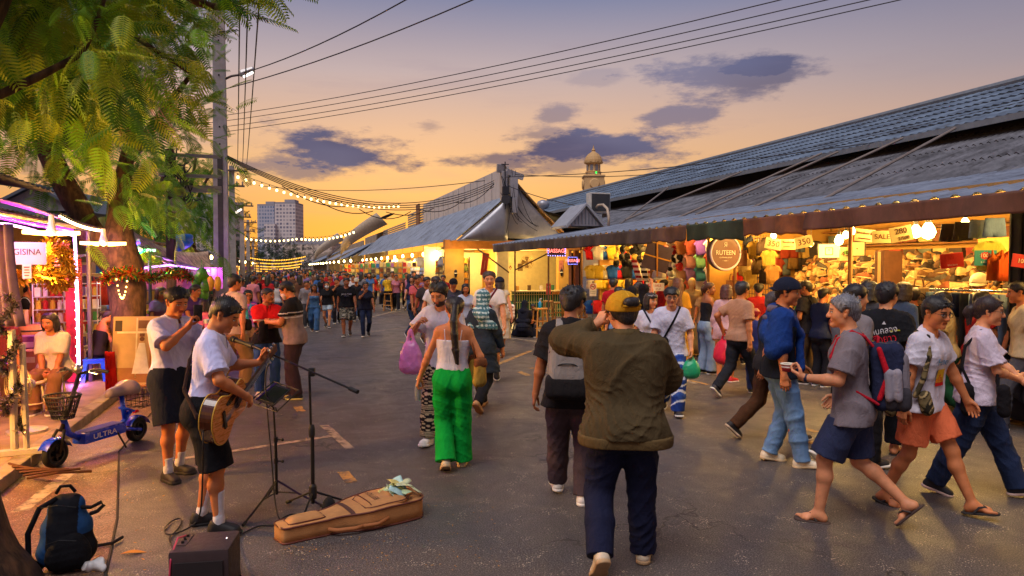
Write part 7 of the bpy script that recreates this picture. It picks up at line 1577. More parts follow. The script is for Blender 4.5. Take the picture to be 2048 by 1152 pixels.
# ================================================================ BUSKING GEAR AND KERB THINGS
M_BLK=mat((24,24,26),.45,.2,name='black_metal');M_BLKP=mat((26,26,28),.6,name='black_plastic');M_CHR=mat((180,180,184),.25,.95,.05,name='chrome')
GQ=gt.root;gl=lambda x,y,z:Vector((x,y,z))*gt.k
t=thing('guitar','acoustic guitar with amber top and dark sides held by the singing player','guitar',gt.root.location,gt.root.rotation_euler.z)
gc=A(.19,.16,.93);nk=nrm(A(-.70,.30,.42));f0_=A(.22,1,-.10);fr=nrm(f0_-nk*(nk@f0_));sdv=np.cross(fr,nk)
def gp3(l,s,d):return Vector((gc+nk*l+sdv*s+fr*d)*gt.k)
prof=[]
for i in range(41):
 l=-.25+.49*i/40;x=(l+.25)/.49
 w=sqrt(max(0,1-((x-.30)/.305)**2))*.195 if x<.30 else(.118+.077*(.5+.5*cos(pi*(x-.30)/.30))if x<.60 else.118+.026*sin(pi*(x-.60)/.58))
 if x>.86:w*=sqrt(max(0,1-((x-.86)/.142)**2))
 prof.append((l,w))
ring=[(l,w)for l,w in prof]+[(l,-w)for l,w in reversed(prof[1:-1])]
def gbody(mb,d0,d1,k=1.0):mb.prism([gp3(l*k,w*k,d0)for l,w in ring],gp3(0,0,d1)-gp3(0,0,d0))
mb=MB();gbody(mb,-.055,.043);mb.build('body',mat((74,36,20),.2,var=.35,vs=7,stretch=(1,6,1),coat=.6,name='dark_rosewood'),t)
mb=MB();gbody(mb,.0435,.0475,.985);top=mb.build('soundboard',mat((206,122,44),.28,var=.18,vs=9,stretch=(1,1,8),coat=.5,name='spruce_top'),t)
for(d,nm)in((.040,'binding'),(-.053,'binding')):
 mb=MB();mb.tube([gp3(l*1.003,w*1.01,d)for l,w in ring+ring[:1]],.0045,5);mb.build(nm,mat((226,180,70),.4,name='binding'),t)
mb=MB();mb.prism([gp3(.10+.052*cos(a),.052*sin(a),.048)for a in np.linspace(0,2*pi,25)[:-1]],gp3(0,0,.001)-gp3(0,0,0));mb.build('sound_hole',M_DARK,top)
mb=MB();mb.prism([gp3(l,s,.0482)for l,s in((.12,.055),(.06,.065),(.0,.06),(-.04,.075),(-.05,.10),(.02,.115),(.10,.10),(.14,.08))],gp3(0,0,.002)-gp3(0,0,0));mb.build('pickguard',mat((40,24,20),.25,name='pickguard'),top)
mb=MB();mb.box(gp3(-.10,0,.052),(.15,.03,.012),Matrix((sdv,nk,fr)).transposed());mb.build('bridge',mat((40,28,24),.5,name='bridge'),top)
mb=MB();mb.add([gp3(l,s,d)for l,w_ in((.10,.030),(.62,.022))for s,d in((-w_,.052),(w_,.052),(w_*.6,.030),(-w_*.6,.030))],[(0,1,2,3),(4,7,6,5),(0,4,5,1),(1,5,6,2),(2,6,7,3),(3,7,4,0)]);nko=mb.build('neck',mat((60,38,28),.4,name='fretboard'),t)
mb=MB();mb.add([gp3(l,s,d)for l,w_ in((.62,.026),(.78,.034))for s,d in((-w_,.045),(w_,.045),(w_,.030),(-w_,.030))],[(0,1,2,3),(4,7,6,5),(0,4,5,1),(1,5,6,2),(2,6,7,3),(3,7,4,0)]);hdo=mb.build('headstock',mat((80,44,26),.4,name='headstock'),nko)
for k in range(6):
 s=-1 if k%2 else 1;l=.65+.045*(k//2);mb=MB();mb.tube([gp3(l,s*.03,.038),gp3(l,s*.052,.038)],.005,6);mb.sphere(gp3(l,s*.06,.038),.011,8,6);mb.build('tuning_peg',M_CHR,hdo)
mb=MB()
for k in range(6):s=(k-2.5)*.0085;mb.tube([gp3(-.10,s*1.1,.060),gp3(.62,s*.8,.054)],.0009,4)
mb.build('strings',mat((206,196,170),.3,.8,name='string_steel'),t)
P_=[gt.T(q)for q in(A(-.09,.12,1.30),A(-.10,.02,1.46),A(-.06,-.08,1.44),A(.04,-.135,1.25),A(.14,-.13,1.06))]+[A(.24,-.02,.90),A(.25,.14,.84)]
V=mesh_of([cone(P_[i]+A(0,0,dz),P_[i+1]+A(0,0,dz),.009,None,.008)for i in range(6)for dz in(-.014,.0,.014)],gt.res*.8);link_mesh('strap',V[0]*gt.k,V[1],fabric((52,36,34)),t,True)
V=mesh_of(rbox(A(.235,.16,.86),np.stack([nk,fr,sdv],1),.075,.012,.032,.012,.8),gt.res*.7);link_mesh('strap_end',V[0]*gt.k,V[1],mat((40,32,30),.5,name='leather'),t,True)
jack=gt.root.matrix_basis@gp3(-.24,.02,-.03)
def cable(pts,r,label,m=M_BLKP):
 mb=MB();Q=[Vector(p)for p in pts]
 for _ in range(2):
  R_=[Q[0]]
  for i in range(len(Q)-1):R_+=[Q[i].lerp(Q[i+1],.25),Q[i].lerp(Q[i+1],.75)]
  Q=R_+[Q[-1]]
 mb.tube(Q,r,6);return tag(mb.build('audio_cable',m,smooth=True),label,'cable')
amp_p=G(404,1200);amp_top=.33
cable([jack,jack+Vector((.02,-.05,-.12)),G(400,960,.45),G(395,1040,.06),G(372,1062,.012),G(330,1078,.012),G(318,1066,.012),G(335,1046,.012),G(358,1040,.012),G(352,1062,.012),G(322,1086,.012),amp_p+Vector((-.16,.1,.15))],.006,'thin black cable from the guitar looping on the road to the amplifier')
t=thing('amplifier','dark brown amplifier box with rounded corners at the bottom edge','amplifier',(amp_p.x,amp_p.y,0),.16)
mb=MB();mb.box((0,0,.17),(.335,.30,.33),None,.022);mb.build('cabinet',mat((52,38,40),.55,var=.12,vs=30,bump=.35,bs=180,name='amp_vinyl'),t,angle=40)
mb=MB();mb.tube([(-.13,.11,.333),(-.155,.0,.36),(-.145,-.10,.345),(-.15,-.15,.29),(-.155,-.16,.2)],.005,6);mb.build('handle_cord',mat((196,60,90),.5,name='pink_cord'),t)
mb=MB();mb.box((-.12,.02,.3365),(.05,.16,.004));mb.build('control_panel',mat((84,66,64),.4,.3,name='amp_panel'),t)
for k in range(3):mb=MB();mb.lathe([(.009,0),(.008,.014)],(-.12,-.03+k*.05,.338),10);mb.build('knob',M_BLK,t)
mb=MB();mb.box((0,-.156,.15),(.27,.012,.24));mb.build('speaker_grille',mat((36,28,30),.9,bump=.8,bs=300,name='grille_cloth'),t)
for sx in(-1,1):
 for sy in(-1,1):mb=MB();mb.lathe([(.016,0),(.016,.012)],(sx*.13,sy*.11,-.002),10);mb.build('foot',M_BLKP,t)
mb=MB();mb.tube([(.12,.0,.336),(.12,.006,.342)],.006,6);mb.build('screw',M_CHR,t)
b=G(622,1026);t=thing('microphone_stand','tall black boom microphone stand on a tripod beside the guitar case','microphone stand',(b.x,b.y,0),0);Ym=b.y;Lm=lambda q:Vector(q)-Vector((b.x,b.y,0))
jz=P(615,745,Ym).z;mb=MB();mb.tube([(0,0,.06),(0,0,.62)],.0155,10);mb.build('lower_pole',M_BLK,t);mb=MB();mb.tube([(-.01,0,.60),(-.02,0,jz)],.010,10);mb.build('upper_pole',M_BLK,t)
mb=MB();mb.lathe([(.02,0),(.026,.02),(.026,.07),(.018,.1)],(-.005,0,.60),14);mb.build('clutch',M_BLKP,t);mb=MB();mb.box((.0,0,jz),(.05,.04,.07),None,.01);mb.tube([(0,-.05,jz),(0,.04,jz)],.014,8);mb.build('boom_clamp',M_BLKP,t)
be_,bs_=P(714,785,Ym-.45),P(505,693,Ym+.25);mb=MB();mb.tube([Lm(bs_),Lm(be_)],.0085,8);bo=mb.build('boom_arm',M_BLK,t);mb=MB();mb.tube([Lm(be_),Lm(be_.lerp(bs_,.07))],.016,10);mb.build('counterweight',M_BLKP,bo)
for k,a in enumerate((.5,2.6,4.7)):
 mb=MB();mb.tube([(0,0,.16),(cos(a)*.30,sin(a)*.30,.018)],.009,8);lg=mb.build('leg',M_BLK,t);mb=MB();mb.tube([(cos(a)*.26,sin(a)*.26,.032),(cos(a)*.31,sin(a)*.31,.014)],.014,8);mb.build('rubber_foot',M_BLKP,lg)
mb=MB();mb.lathe([(.03,.10),(.034,.14),(.03,.20),(.018,.22)],(0,0,0),14);mb.build('leg_hub',M_BLKP,t)
mh=P(458,676,Ym+.42);mt=P(520,699,Ym+.22);t=thing('microphone','black handheld microphone clipped at the singer\'s mouth','microphone',tuple(mt));d=(mh-mt)
mb=MB();mb.tube([(0,0,0),d*.35,d*.75,d*.8],[.011,.015,.019,.021],14);mb.build('handle',M_BLKP,t,True);mb=MB();mb.sphere(d*.90,.027,16,12);mb.build('grille',mat((30,32,38),.5,.5,bump=.9,bs=420,name='mic_grille'),t,True);mb=MB();mb.tube([d*.80,d*.83],.0275,16);mb.build('band',mat((60,62,70),.4,.6,name='mic_band'),t);mb=MB();mb.tube([d*.25,d*.45],.021,12);mb.build('clip',M_BLKP,t)
tail=mt-d*.1
cable([tail,tail+Vector((.06,0,-.08)),P(527,745,Ym+.2),P(532,830,Ym+.12),P(540,930,Ym),P(545,1010,Ym-.1),G(552,1046,.012),G(575,1052,.012),G(600,1044,.012),G(585,1030,.012),G(556,1042,.012),G(540,1062,.012),G(560,1078,.012),G(592,1060,.012),G(520,1054,.012),G(490,1066,.012),G(462,1084,.012),amp_p+Vector((.16,.12,.06))],.006,'black microphone cable hanging and coiling on the road beside the case')
b=G(549,1012);Yn=b.y;t=thing('music_stand','folding black music stand with a tablet tilted on its desk','music stand',(b.x,b.y,0),0);Lm=lambda q:Vector(q)-Vector((b.x,b.y,0))
zt_=P(541,815,Yn).z;mb=MB();mb.tube([(0,0,.08),(-.005,0,.55)],.012,10);mb.build('lower_pole',M_BLK,t);mb=MB();mb.tube([(-.005,0,.5),(-.02,0,zt_)],.0085,8);mb.build('upper_pole',M_BLK,t)
for z in(.52,.34):mb=MB();mb.lathe([(.017,0),(.017,.04)],(-.004,0,z),12);mb.tube([(0,0,z+.02),(.05,-.01,z+.02)],.006,6);mb.sphere((.055,-.01,z+.02),.013,8,6);mb.build('clamp_knob',M_BLKP,t)
for k,(px,py)in enumerate(((480,1056),(530,998),(645,1018))):q=Lm(G(px,py,.014));mb=MB();mb.tube([(0,0,.20),q*.45+Vector((0,0,.10)),q],.009,8);lg=mb.build('leg',mat((46,36,70),.35,.5,name='violet_black')if k else M_BLK,t);mb=MB();mb.tube([q*.92+Vector((0,0,.012)),q],.013,8);mb.build('rubber_foot',M_BLKP,lg);mb=MB();mb.tube([(0,0,.10),q*.45+Vector((0,0,.10))],.006,6);mb.build('leg_brace',M_BLK,lg)
C4=[Lm(P(494,806,Yn-.05)),Lm(P(551,825,Yn-.25)),Lm(P(596,782,Yn+.05)),Lm(P(545,764,Yn+.25))]
mb=MB();bl=lambda a,c:C4[0].lerp(C4[1],a).lerp(C4[3].lerp(C4[2],a),c)
for a in(0,.33,.66,1):mb.tube([bl(a,0),bl(a,1)],.005,6)
for c in(0,.5,1):mb.tube([bl(0,c),bl(1,c)],.005,6)
nz=(C4[1]-C4[0]).cross(C4[3]-C4[0]).normalized();nz=nz if nz.z>0 else-nz
mb.tube([bl(0,.0),bl(0,0)+nz*.04],.005,6);mb.tube([bl(1,0),bl(1,0)+nz*.04],.005,6);mb.tube([Lm(P(541,815,Yn)),bl(.5,.5)],.008,6);mb.build('desk',M_BLK,t)
tb=thing('tablet','dark tablet lying on the folding music stand','tablet',(b.x,b.y,0));mb=MB();mb.prism([bl(.22,.12)+nz*.008,bl(.80,.12)+nz*.008,bl(.80,.88)+nz*.008,bl(.22,.88)+nz*.008],nz*.010);mb.build('casing',mat((36,34,40),.35,name='tablet_body'),tb);mb=MB();mb.prism([bl(.26,.18)+nz*.0185,bl(.76,.18)+nz*.0185,bl(.76,.82)+nz*.0185,bl(.26,.82)+nz*.0185],nz*.0015);mb.build('screen',mat((22,22,30),.1,name='tablet_glass'),tb);mb=MB();mb.tube([bl(.20,.10)+nz*.02,bl(.20,.92)+nz*.02],.006,6);mb.build('hinge_edge',mat((70,44,120),.3,.6,name='violet_edge'),tb)
mf=G(648,1030);mb=MB();mb.lathe([(.05,0),(.062,.03),(.045,.10),(.02,.13),(0,.135)],(0,0,0),14);o=mb.build('windscreen',mat((26,25,27),.95,bump=.8,bs=90,name='foam'),smooth=True);o.location=(mf.x+.03,mf.y-.02,0);tag(o,'black foam microphone cover standing behind the guitar case','foam cover')
c0,c1=G(548,1090),G(832,1022);dv=(c1-c0);L=dv.length;t=thing('guitar_case','tan canvas guitar bag with brown piping lying on the road','guitar case',(c0.x,c0.y,0),atan2(dv.y,dv.x))
def cw(s):
 if s<.33:w=.088+.015*s/.33
 elif s<.60:w=.103+.085*(.5-.5*cos(pi*(s-.33)/.27))
 else:w=.188+.012*sin(pi*(s-.60)/.40)
 w*=1.1
 if s<.05:w*=sqrt(max(0.0,1-((.05-s)/.05)**2))*.45+.55
 if s>.90:w*=sqrt(max(0,1-((s-.90)/.105)**2))
 return w
ss=[i/60 for i in range(61)];hh=lambda s:.115+.035*min(1,max(0,(s-.3)/.4));nS=len(ss)
outline=[(s,1)for s in ss]+[(s,-1)for s in reversed(ss[1:-1])]
def cq(s,w,z):return Vector((s*L,w,z))
M_TAN=mat((184,130,78),.85,var=.12,vs=8,bump=.35,bs=120,stain=(3,.25,(130,84,46)),name='tan_canvas');M_PIP=mat((92,44,30),.6,name='brown_piping')
mb=MB()
for zf,kf in((0.0,.93),(.25,.99),(.6,1.0),(.95,.99)):pass
lv=[(0,.92),(.012,.97),(.5,1.01),(1.0,1.0)];base=0
for i,(zf,kf)in enumerate(lv):mb.v+=[cq(s,sg*cw(s)*kf,hh(s)*zf)for s,sg in outline]
N=len(outline)
for i in range(len(lv)-1):mb.f+=[(i*N+k,i*N+(k+1)%N,(i+1)*N+(k+1)%N,(i+1)*N+k)for k in range(N)];mb.fm+=[0]*N
mb.build('side_wall',M_TAN,t,True)
mb=MB()
mb.grid(lambda a,b:cq(a,cw(a)*(b*2-1),hh(a)+.012*(1-(2*b-1)**2)-.035*math.exp(-((a-.90)/.09)**2)*(b<.62)),60,12);lid=mb.build('lid',M_TAN,t,True)
for z_,kf in((1.0,1.012),(.06,1.0)):mb=MB();mb.tube([cq(s,sg*cw(s)*kf,hh(s)*z_)for s,sg in outline+outline[:1]],.0075,6);mb.build('piping',M_PIP,t,True)
mb=MB();mb.grid(lambda a,b:cq(.445+.035*a,cw(.46)*(b*2-1),hh(.46)+.0145*1+.012*(1-(2*b-1)**2)-.012),2,12);mb.build('brown_band',mat((80,48,38),.8,name='band_brown'),lid)
def pouch(s0,s1,k,h,nm):
 m=MB();W=lambda a:(cw(s0+(s1-s0)*a)*k)*(1-.25*(abs(a*2-1)**6));top=lambda a,b:cq(s0+(s1-s0)*a,W(a)*(b*2-1),hh(s0+(s1-s0)*a)+.008+h*(1-abs(2*b-1)**5)*(1-abs(2*a-1)**6));m.shell(top,16,12,(0,0,-.012));o=m.build(nm,M_TAN,lid,True)
 q=MB();q.tube([top(a,.02)for a in np.linspace(0,1,12)]+[top(1,b)for b in np.linspace(0,1,8)]+[top(a,.98)for a in np.linspace(1,0,12)]+[top(0,b)for b in np.linspace(1,0,8)],.005,5);q.build('pocket_piping',M_PIP,o,True);return top
tp1=pouch(.06,.30,.72,.034,'head_pocket');tp2=pouch(.555,.86,.82,.030,'body_pocket')
mb=MB();M_=frame((0,0,0),(0,1,0),(-1,0,0));vs,fs=text_mesh('POTTER',.062,.0)
put=[]
for v in vs:x,y=v.x,v.y;s=.655-y/L*1.0;w=x*.9+.0;put.append(cq(s,-w,hh(s)+.008+.030+.0035))
mb.add([p_ for p_ in put],fs);mb.build('lettering',mat((70,46,40),.7,name='case_print'),lid)
mb=MB();mb.tube([tp2(.12,b)+Vector((0,0,.004))for b in np.linspace(.08,.92,9)],.004,5);mb.build('pocket_seam',M_PIP,lid)
mb=MB();mb.tube([cq(.30,-cw(.3)-.005,.05),cq(.34,-cw(.34)-.05,.045),cq(.45,-cw(.45)-.055,.045),cq(.52,-cw(.52)-.02,.05)],.016,8);mb.tube([cq(.50,-cw(.5)-.03,.05),cq(.60,-cw(.6)-.03,.05),cq(.68,-cw(.68)-.005,.07)],.014,8);mb.build('carry_handle',mat((150,92,50),.8,name='handle_tan'),t,True)
rr=random.Random(4)
for k in range(11):
 s=rr.uniform(.76,.97);w=rr.uniform(-.30,.62)*.15-.03;mb=MB();cfold=rr.uniform(.2,.9);mb.shell(lambda a,b:Vector(((a-.5)*.14,(b-.5)*.07,.02*sin(a*3.2+k)*cfold+.028*sin(b*2.6+k*2)*cfold)),6,4,(0,0,.0015))
 o=mb.build('banknote',mat(rr.choice([(168,190,150),(160,196,196),(186,196,160),(206,190,110),(150,180,140)]),.7,var=.2,vs=24,name='note_paper'),smooth=True);q=Matrix.Rotation(t.rotation_euler.z,3,'Z')@cq(s,w,hh(s)+.045+.012*(k%4));o.location=Vector(t.location)+q;o.rotation_euler=(rr.uniform(-.5,.5),rr.uniform(-.6,.4),rr.uniform(0,6));tag(o,'crumpled pale green banknote in the open guitar bag','banknote','banknotes in the guitar bag')
bk=thing('backpack','navy and black school backpack slumped against the tree foot','backpack',tuple(G(120,1146)),.35);bk.scale=(.9,.9,.9);R0=rx(-.10)
tear=lambda dx,y,k,zs=(.13,.29,.45):[c_ for z,w,r in zip(zs,(.075,.06,.03),(.118,.108,.08))for c_ in(cone(A(dx-w*k,y+z*.08,z),A(dx+w*k,y+z*.08,z),r*k,None,.06),)]
V,Q=mesh_of(tear(0,.03,1.0)+[cone(A(.0,.02,.2),A(0,.05,.4),.13,.10,.06)],.009,(),(.006,26,3));q=np.abs(V[:,0]);bl_=((V[:,0]<-.105)|((V[:,0]>.09)&(V[:,2]>.26)))&(V[:,1]<.10)
link_mesh('main_pouch',V,Q,attr_mat(.9,.12,.3,22,0),bk,True,cols=np.c_[np.where(bl_[:,None],np.array(lin((34,72,120))[:3]),np.array(lin((24,26,32))[:3])),np.ones(len(V))])
V,Q=mesh_of(tear(.03,-.06,.75,(.10,.17,.24)),.009,(),(.006,26,3));link_mesh('front_pocket',V,Q,fabric((22,23,28)),bk,True)
mb=MB();mb.tube([(-.05,.02,.52),(-.15,-.02,.47),(-.22,-.03,.3),(-.22,-.02,.12),(-.14,-.02,.03)],.018,8);mb.build('shoulder_strap',fabric((24,26,32)),bk,True);mb=MB();mb.tube([(-.06,.04,.55),(-.03,.03,.60),(.03,.03,.60),(.06,.04,.55)],.012,6);mb.build('handle',fabric((24,26,32)),bk,True)
mb=MB();mb.tube([(.07,.03,.44),(.17,-.02,.44),(.24,-.05,.48),(.26,-.06,.46),(.22,-.06,.42),(.17,-.04,.40)],.014,6);mb.build('loose_strap',fabric((26,26,30)),bk,True);mb=MB();mb.tube([(-.09,-.13,.24),(0,-.155,.27),(.10,-.145,.25)],.004,5);mb.tube([(-.13,-.05,.48),(-.02,-.09,.5),(.09,-.08,.47)],.004,5);mb.build('zip',M_BLK,bk)
for k,pp in enumerate((((178,1012),(232,985),(262,1000)),((170,1100),(215,1092),(236,1080)))):mb=MB();mb.tube([G(*q,.02)for q in pp],.012,5);tag(mb.build('dry_twig',mat((40,32,28),.9,name='twig')),('crooked dry twig right of the dark backpack','short dry twig on the road near the crumpled bag')[k],'twig')if k else None
V,Q=mesh_of([cone(A(0,0,.03),A(.06,.02,.05),.04,.03,.02),cone(A(.05,0,.04),A(.10,-.02,.03),.03,.02,.02)],.006,(),(.012,60,2));o=link_mesh('crumpled_bag',V,Q,mat((206,206,206),.3,alpha=.8,bump=.6,bs=30,name='thin_plastic'),None,True);o.location=G(168,1150);tag(o,'crumpled clear plastic bag on the ground below the backpack','plastic bag')
o=MB();o.shell(lambda a,b:Vector(((a-.5)*.16,(b-.5)*.05*sin(pi*a),.01*sin(a*4))),8,4,(0,0,.002));o=o.build('dry_leaf',mat((186,120,40),.8,name='dry_leaf'));o.location=G(258,1112,.01);o.rotation_euler.z=.3;tag(o,'curled orange dry leaf on the road by the seam','leaf')
rr=random.Random(21)
litter=MB()
for k in range(420):
 u=rr.uniform(3,12);v=-2.3+abs(rr.gauss(0,.9));q=S(u,min(v,1.8),.0065);a=rr.uniform(0,6);l=rr.uniform(.008,.022);e=Vector((cos(a),sin(a),0))*l;n=Vector((-sin(a),cos(a),0))*l*.3;litter.cur=rr.randrange(2);litter.add([q-e,q+n,q+e+Vector((0,0,.004)),q-n],[(0,1,2,3)])
for k in range(160):
 q=G(rr.uniform(560,1000),rr.uniform(1010,1150),.0065);a=rr.uniform(0,6);l=rr.uniform(.005,.013);e=Vector((cos(a),sin(a),0))*l;n=Vector((-sin(a),cos(a),0))*l*.3;litter.add([q-e,q+n,q+e+Vector((0,0,.003)),q-n],[(0,1,2,3)])
tag(litter.build('fallen_leaves',None,mats=[mat((190,134,40),.8,name='leaf_litter'),mat((140,92,34),.8,name='leaf_litter2')]),'scattered tiny yellow leaflets fallen along the kerb','leaf litter',kind='stuff')
fw,rw=G(103,938),G(268,884);d=(rw-fw);Ls=d.length;t=thing('electric_scooter','blue electric scooter with padded seat, black basket and white lettering','scooter',(fw.x,fw.y,0),atan2(d.y,d.x));M_BLUE=mat((8,54,214),.25,0,var=.06,coat=.7,name='scooter_blue');M_TYRE=mat((30,28,28),.85,bump=.4,bs=60,name='tyre')
Rw=.135
def wheel(x,nm):
 mb=MB();MR=Matrix.Rotation(pi/2,3,'X');mb.lathe([(Rw-.045,-.03),(Rw-.02,-.042),(Rw,-.02),(Rw,.02),(Rw-.02,.042),(Rw-.045,.03),(Rw-.045,-.03)],(x,0,Rw),30,MR);w=mb.build('wheel',M_TYRE,t,True)
 mb=MB();mb.lathe([(Rw-.046,-.028),(Rw-.046,.028),(Rw-.06,.026),(Rw-.06,-.026),(Rw-.046,-.028)],(x,0,Rw),26,MR);mb.lathe([(.03,-.045),(.034,0),(.03,.045)],(x,0,Rw),14,MR)
 for k in range(5):a=k*2*pi/5;mb.box((x+cos(a)*.055,0,Rw+sin(a)*.055),(.075,.02,.018),Matrix.Rotation(-a,3,'Y'))
 mb.build('rim',mat((60,58,62),.35,.7,name='alloy'),w)
 mb=MB();mb.grid(lambda a,b:Vector((x+cos(.25+2.5*a)*(Rw+.018),(b-.5)*.11,Rw+sin(.25+2.5*a)*(Rw+.018)+.012*(1-(2*b-1)**2))),16,6);mb.build('mudguard',M_BLUE,t,True)
wheel(0,'front');wheel(Ls,'rear')
mb=MB();mb.box((Ls*.52,0,.215),(Ls*.52,.17,.12),None,.025);bd=mb.build('deck',M_BLUE,t,angle=40);mb=MB();mb.box((Ls*.52,0,.2775),(Ls*.46,.15,.006),None,.002);mb.build('deck_mat',mat((30,40,150),.7,bump=.5,bs=200,name='deck_grip'),bd)
mb=MB();put_text(mb,'ULTRA',.075,frame((Ls*.50,-.0865,.214),(1,0,0),(0,0,1)),1.35);mb.build('lettering',mat((210,206,220),.5,name='white_decal'),bd)
mb=MB();mb.tube([(Ls*.27,0,.22),(.16,0,.30),(.10,0,.46)],.03,10);mb.tube([(Ls*.76,0,.22),(Ls*.86,0,.30),(Ls*.92,0,.36)],.026,10);mb.tube([(Ls*.76,.06,.2),(Ls,.06,Rw)],.018,8);mb.tube([(Ls*.76,-.06,.2),(Ls,-.06,Rw)],.018,8);mb.tube([(Ls*.84,0,.28),(Ls*.80,0,.57)],.026,10);mb.tube([(Ls*.93,.04,.36),(Ls*.80,.03,.42)],.014,8);mb.tube([(Ls*.93,-.04,.36),(Ls*.80,-.03,.42)],.014,8);mb.build('frame',M_BLUE,t,True)
mb=MB()
for s in(-.055,.055):mb.tube([(0,s,Rw),(.04,s,.3),(.075,s*.7,.36)],.016,8)
mb.tube([(.07,0,.34),(.13,0,.46),(.30,0,.88)],.021,10);mb.build('fork',M_BLK,t,True)
mb=MB();mb.tube([(.36,-.27,.90),(.32,-.18,.93),(.30,0,.88),(.32,.18,.93),(.36,.27,.90)],.014,8);hb=mb.build('handlebar',M_BLK,t,True)
for s in(-1,1):
 mb=MB();mb.tube([(.325,s*.19,.925),(.365,s*.29,.898)],.018,10);mb.build('grip',M_BLKP,hb);mb=MB();mb.tube([(.31,s*.12,.92),(.26,s*.16,.91),(.27,s*.25,.89)],.006,6);mb.build('brake_lever',M_CHR,hb);mb=MB();mb.tube([(.31,s*.10,.92),(.22,s*.12,.86),(.16,s*.05,.66),(.11,0,.46)],.005,5);mb.build('brake_cable',M_BLKP,hb)
mb=MB();mb.box((.28,0,.945),(.06,.10,.04),None,.012);mb.sphere((.25,-.03,.94),.045,10,8);mb.build('display',M_CHR,hb)
V=mesh_of([cone(A(Ls*.66,0,.60),A(Ls*.90,0,.61),.06,.10,.05),cone(A(Ls*.88,-.06,.615),A(Ls*.88,.06,.615),.085,None,.05)],.008,[(A(0,0,.565),A(0,0,-1))]);link_mesh('seat',V[0],V[1],mat((128,112,118),.4,var=.1,name='seat_vinyl'),t,True)
mb=MB();
for k in range(6):
 z=.47+.045*k;r0,r1=.085+.012*k,.105+.013*k;mb.tube([(.10+r0*cos(a),r1*sin(a),z)for a in np.linspace(0,2*pi,29)],.0045 if k<5 else.010,5)
for k in range(30):a=k*2*pi/30;mb.tube([(.10+.085*cos(a),.105*sin(a),.47),(.10+.145*cos(a+.12),.170*sin(a+.12),.695)],.0035,4);mb.tube([(.10+.085*cos(a),.105*sin(a),.47),(.10+.145*cos(a-.25),.170*sin(a-.25),.695)],.0035,4)
mb.grid(lambda a,b:Vector((.10+(a-.5)*.16,(b-.5)*.19,.468)),1,1);mb.build('basket',M_BLKP,t)
mb=MB();x0,x1=Ls*.98,Ls*1.22
for z in(.40,.46,.54):mb.tube([(x0,-.11,z),(x1,-.11,z),(x1,.11,z),(x0,.11,z),(x0,-.11,z)],.0045,5)
for k in range(5):x=x0+(x1-x0)*k/4;mb.tube([(x,-.11,.54),(x,-.10,.38),(x,.10,.38),(x,.11,.54)],.0035,4)
for k in range(4):y=-.09+.06*k;mb.tube([(x1,y,.54),(x1-.01,y,.38),(x0,y,.38)],.0035,4)
mb.build('rear_rack',M_BLK,t);mb=MB();mb.tube([(Ls*.66,-.08,.19),(Ls*.70,-.15,.015)],.010,8);mb.build('kickstand',M_BLK,t);mb=MB();mb.box((.125,-.0,.40),(.02,.045,.1),Matrix.Rotation(-.3,3,'Y'));mb.build('red_sticker',mat((190,40,40),.5,name='red_decal'),t)
mb=MB();mb.tube([(Ls*1.0,.03,.33),(Ls*1.05,.03,.33)],.02,8);mb.build('tail_light',mat((180,20,24),.3,name='red_lens'),t)
for k in range(6):
 q0=G(10+k*7,930+6*k,.13);mb=MB();mb.tube([q0,q0+Vector((.2,.05*(k-3),.02)),q0+Vector((.38,.1*(k-2),-.03 if k>4 else.0))],.012,5);tag(mb.build('dry_twig',mat((86,52,30),.9,name='twig_brown')),'brown dry twig in the heap on the kerb by the pale pole','twig','twigs heaped on the kerb')
# ================================================================ SHOP CONTENTS ON THE RIGHT
YLW=(1.0,.58,.15)
def bulb(p,label,power,r=.07,st=22,col=(255,226,150),cord=.3,lc=YLW,group=None):
 t=thing('hanging_bulb',label,'light bulb',tuple(p),0,group);mb=MB();mb.lathe([(0,-r*1.25),(r*.7,-r*.95),(r,-r*.2),(r*.75,r*.6),(r*.38,r*1.2)],(0,0,0),14);mb.build('glass_bulb',emit(col,st),t,True)
 mb=MB();mb.tube([(0,0,r*1.2),(0,0,r*1.9)],r*.42,8);mb.tube([(0,0,r*1.9),(0,0,r*1.9+cord)],.006,5);mb.build('socket',M_BLKP,t)
 if power:lamp('bulb_light',(0,0,-r*1.9),lc,power,r,t)
 return t
for(px,py,v,r,pw,lb)in((1677,480,9.3,.075,60,'bright bulb over the shoe heap, left of the SALE card'),(1830,463,9.0,.08,60,'bright bulb right of the 280 price card, left of the pair'),(1855,462,8.95,.10,75,'bright bulb right of the 280 price card, right of the pair'),(1690,470,10.2,.06,25,'smaller bulb behind the SALE shoe shop card'),(1621,487,9.6,.05,40,'small bulb between the two 350 cards and the shoe shop'),(1462,487,8.9,.05,30,'bulb beside the round brown shop sign'),(1338,478,9.0,.06,55,'bulb under the awning above the cap stall'),(1274,478,9.2,.06,45,'flat bulb above the sportswear shop'),(1213,490,9.6,.06,45,'small bulb at the left of the sportswear shop')):
 bulb(PV(px,py,v),lb,pw,r)
for i,(u,v,pw)in enumerate(((4.0,9.6,110),(7.4,9.4,100),(9.6,9.5,95),(11.4,9.3,85),(14.6,9.6,130),(16.8,9.3,120),(0,9.8,90))):bulb(S(u,v,2.62),'bare bulb hanging under the shop ceiling deep inside the hall',pw,.06,18,group='bare bulbs inside the hall')
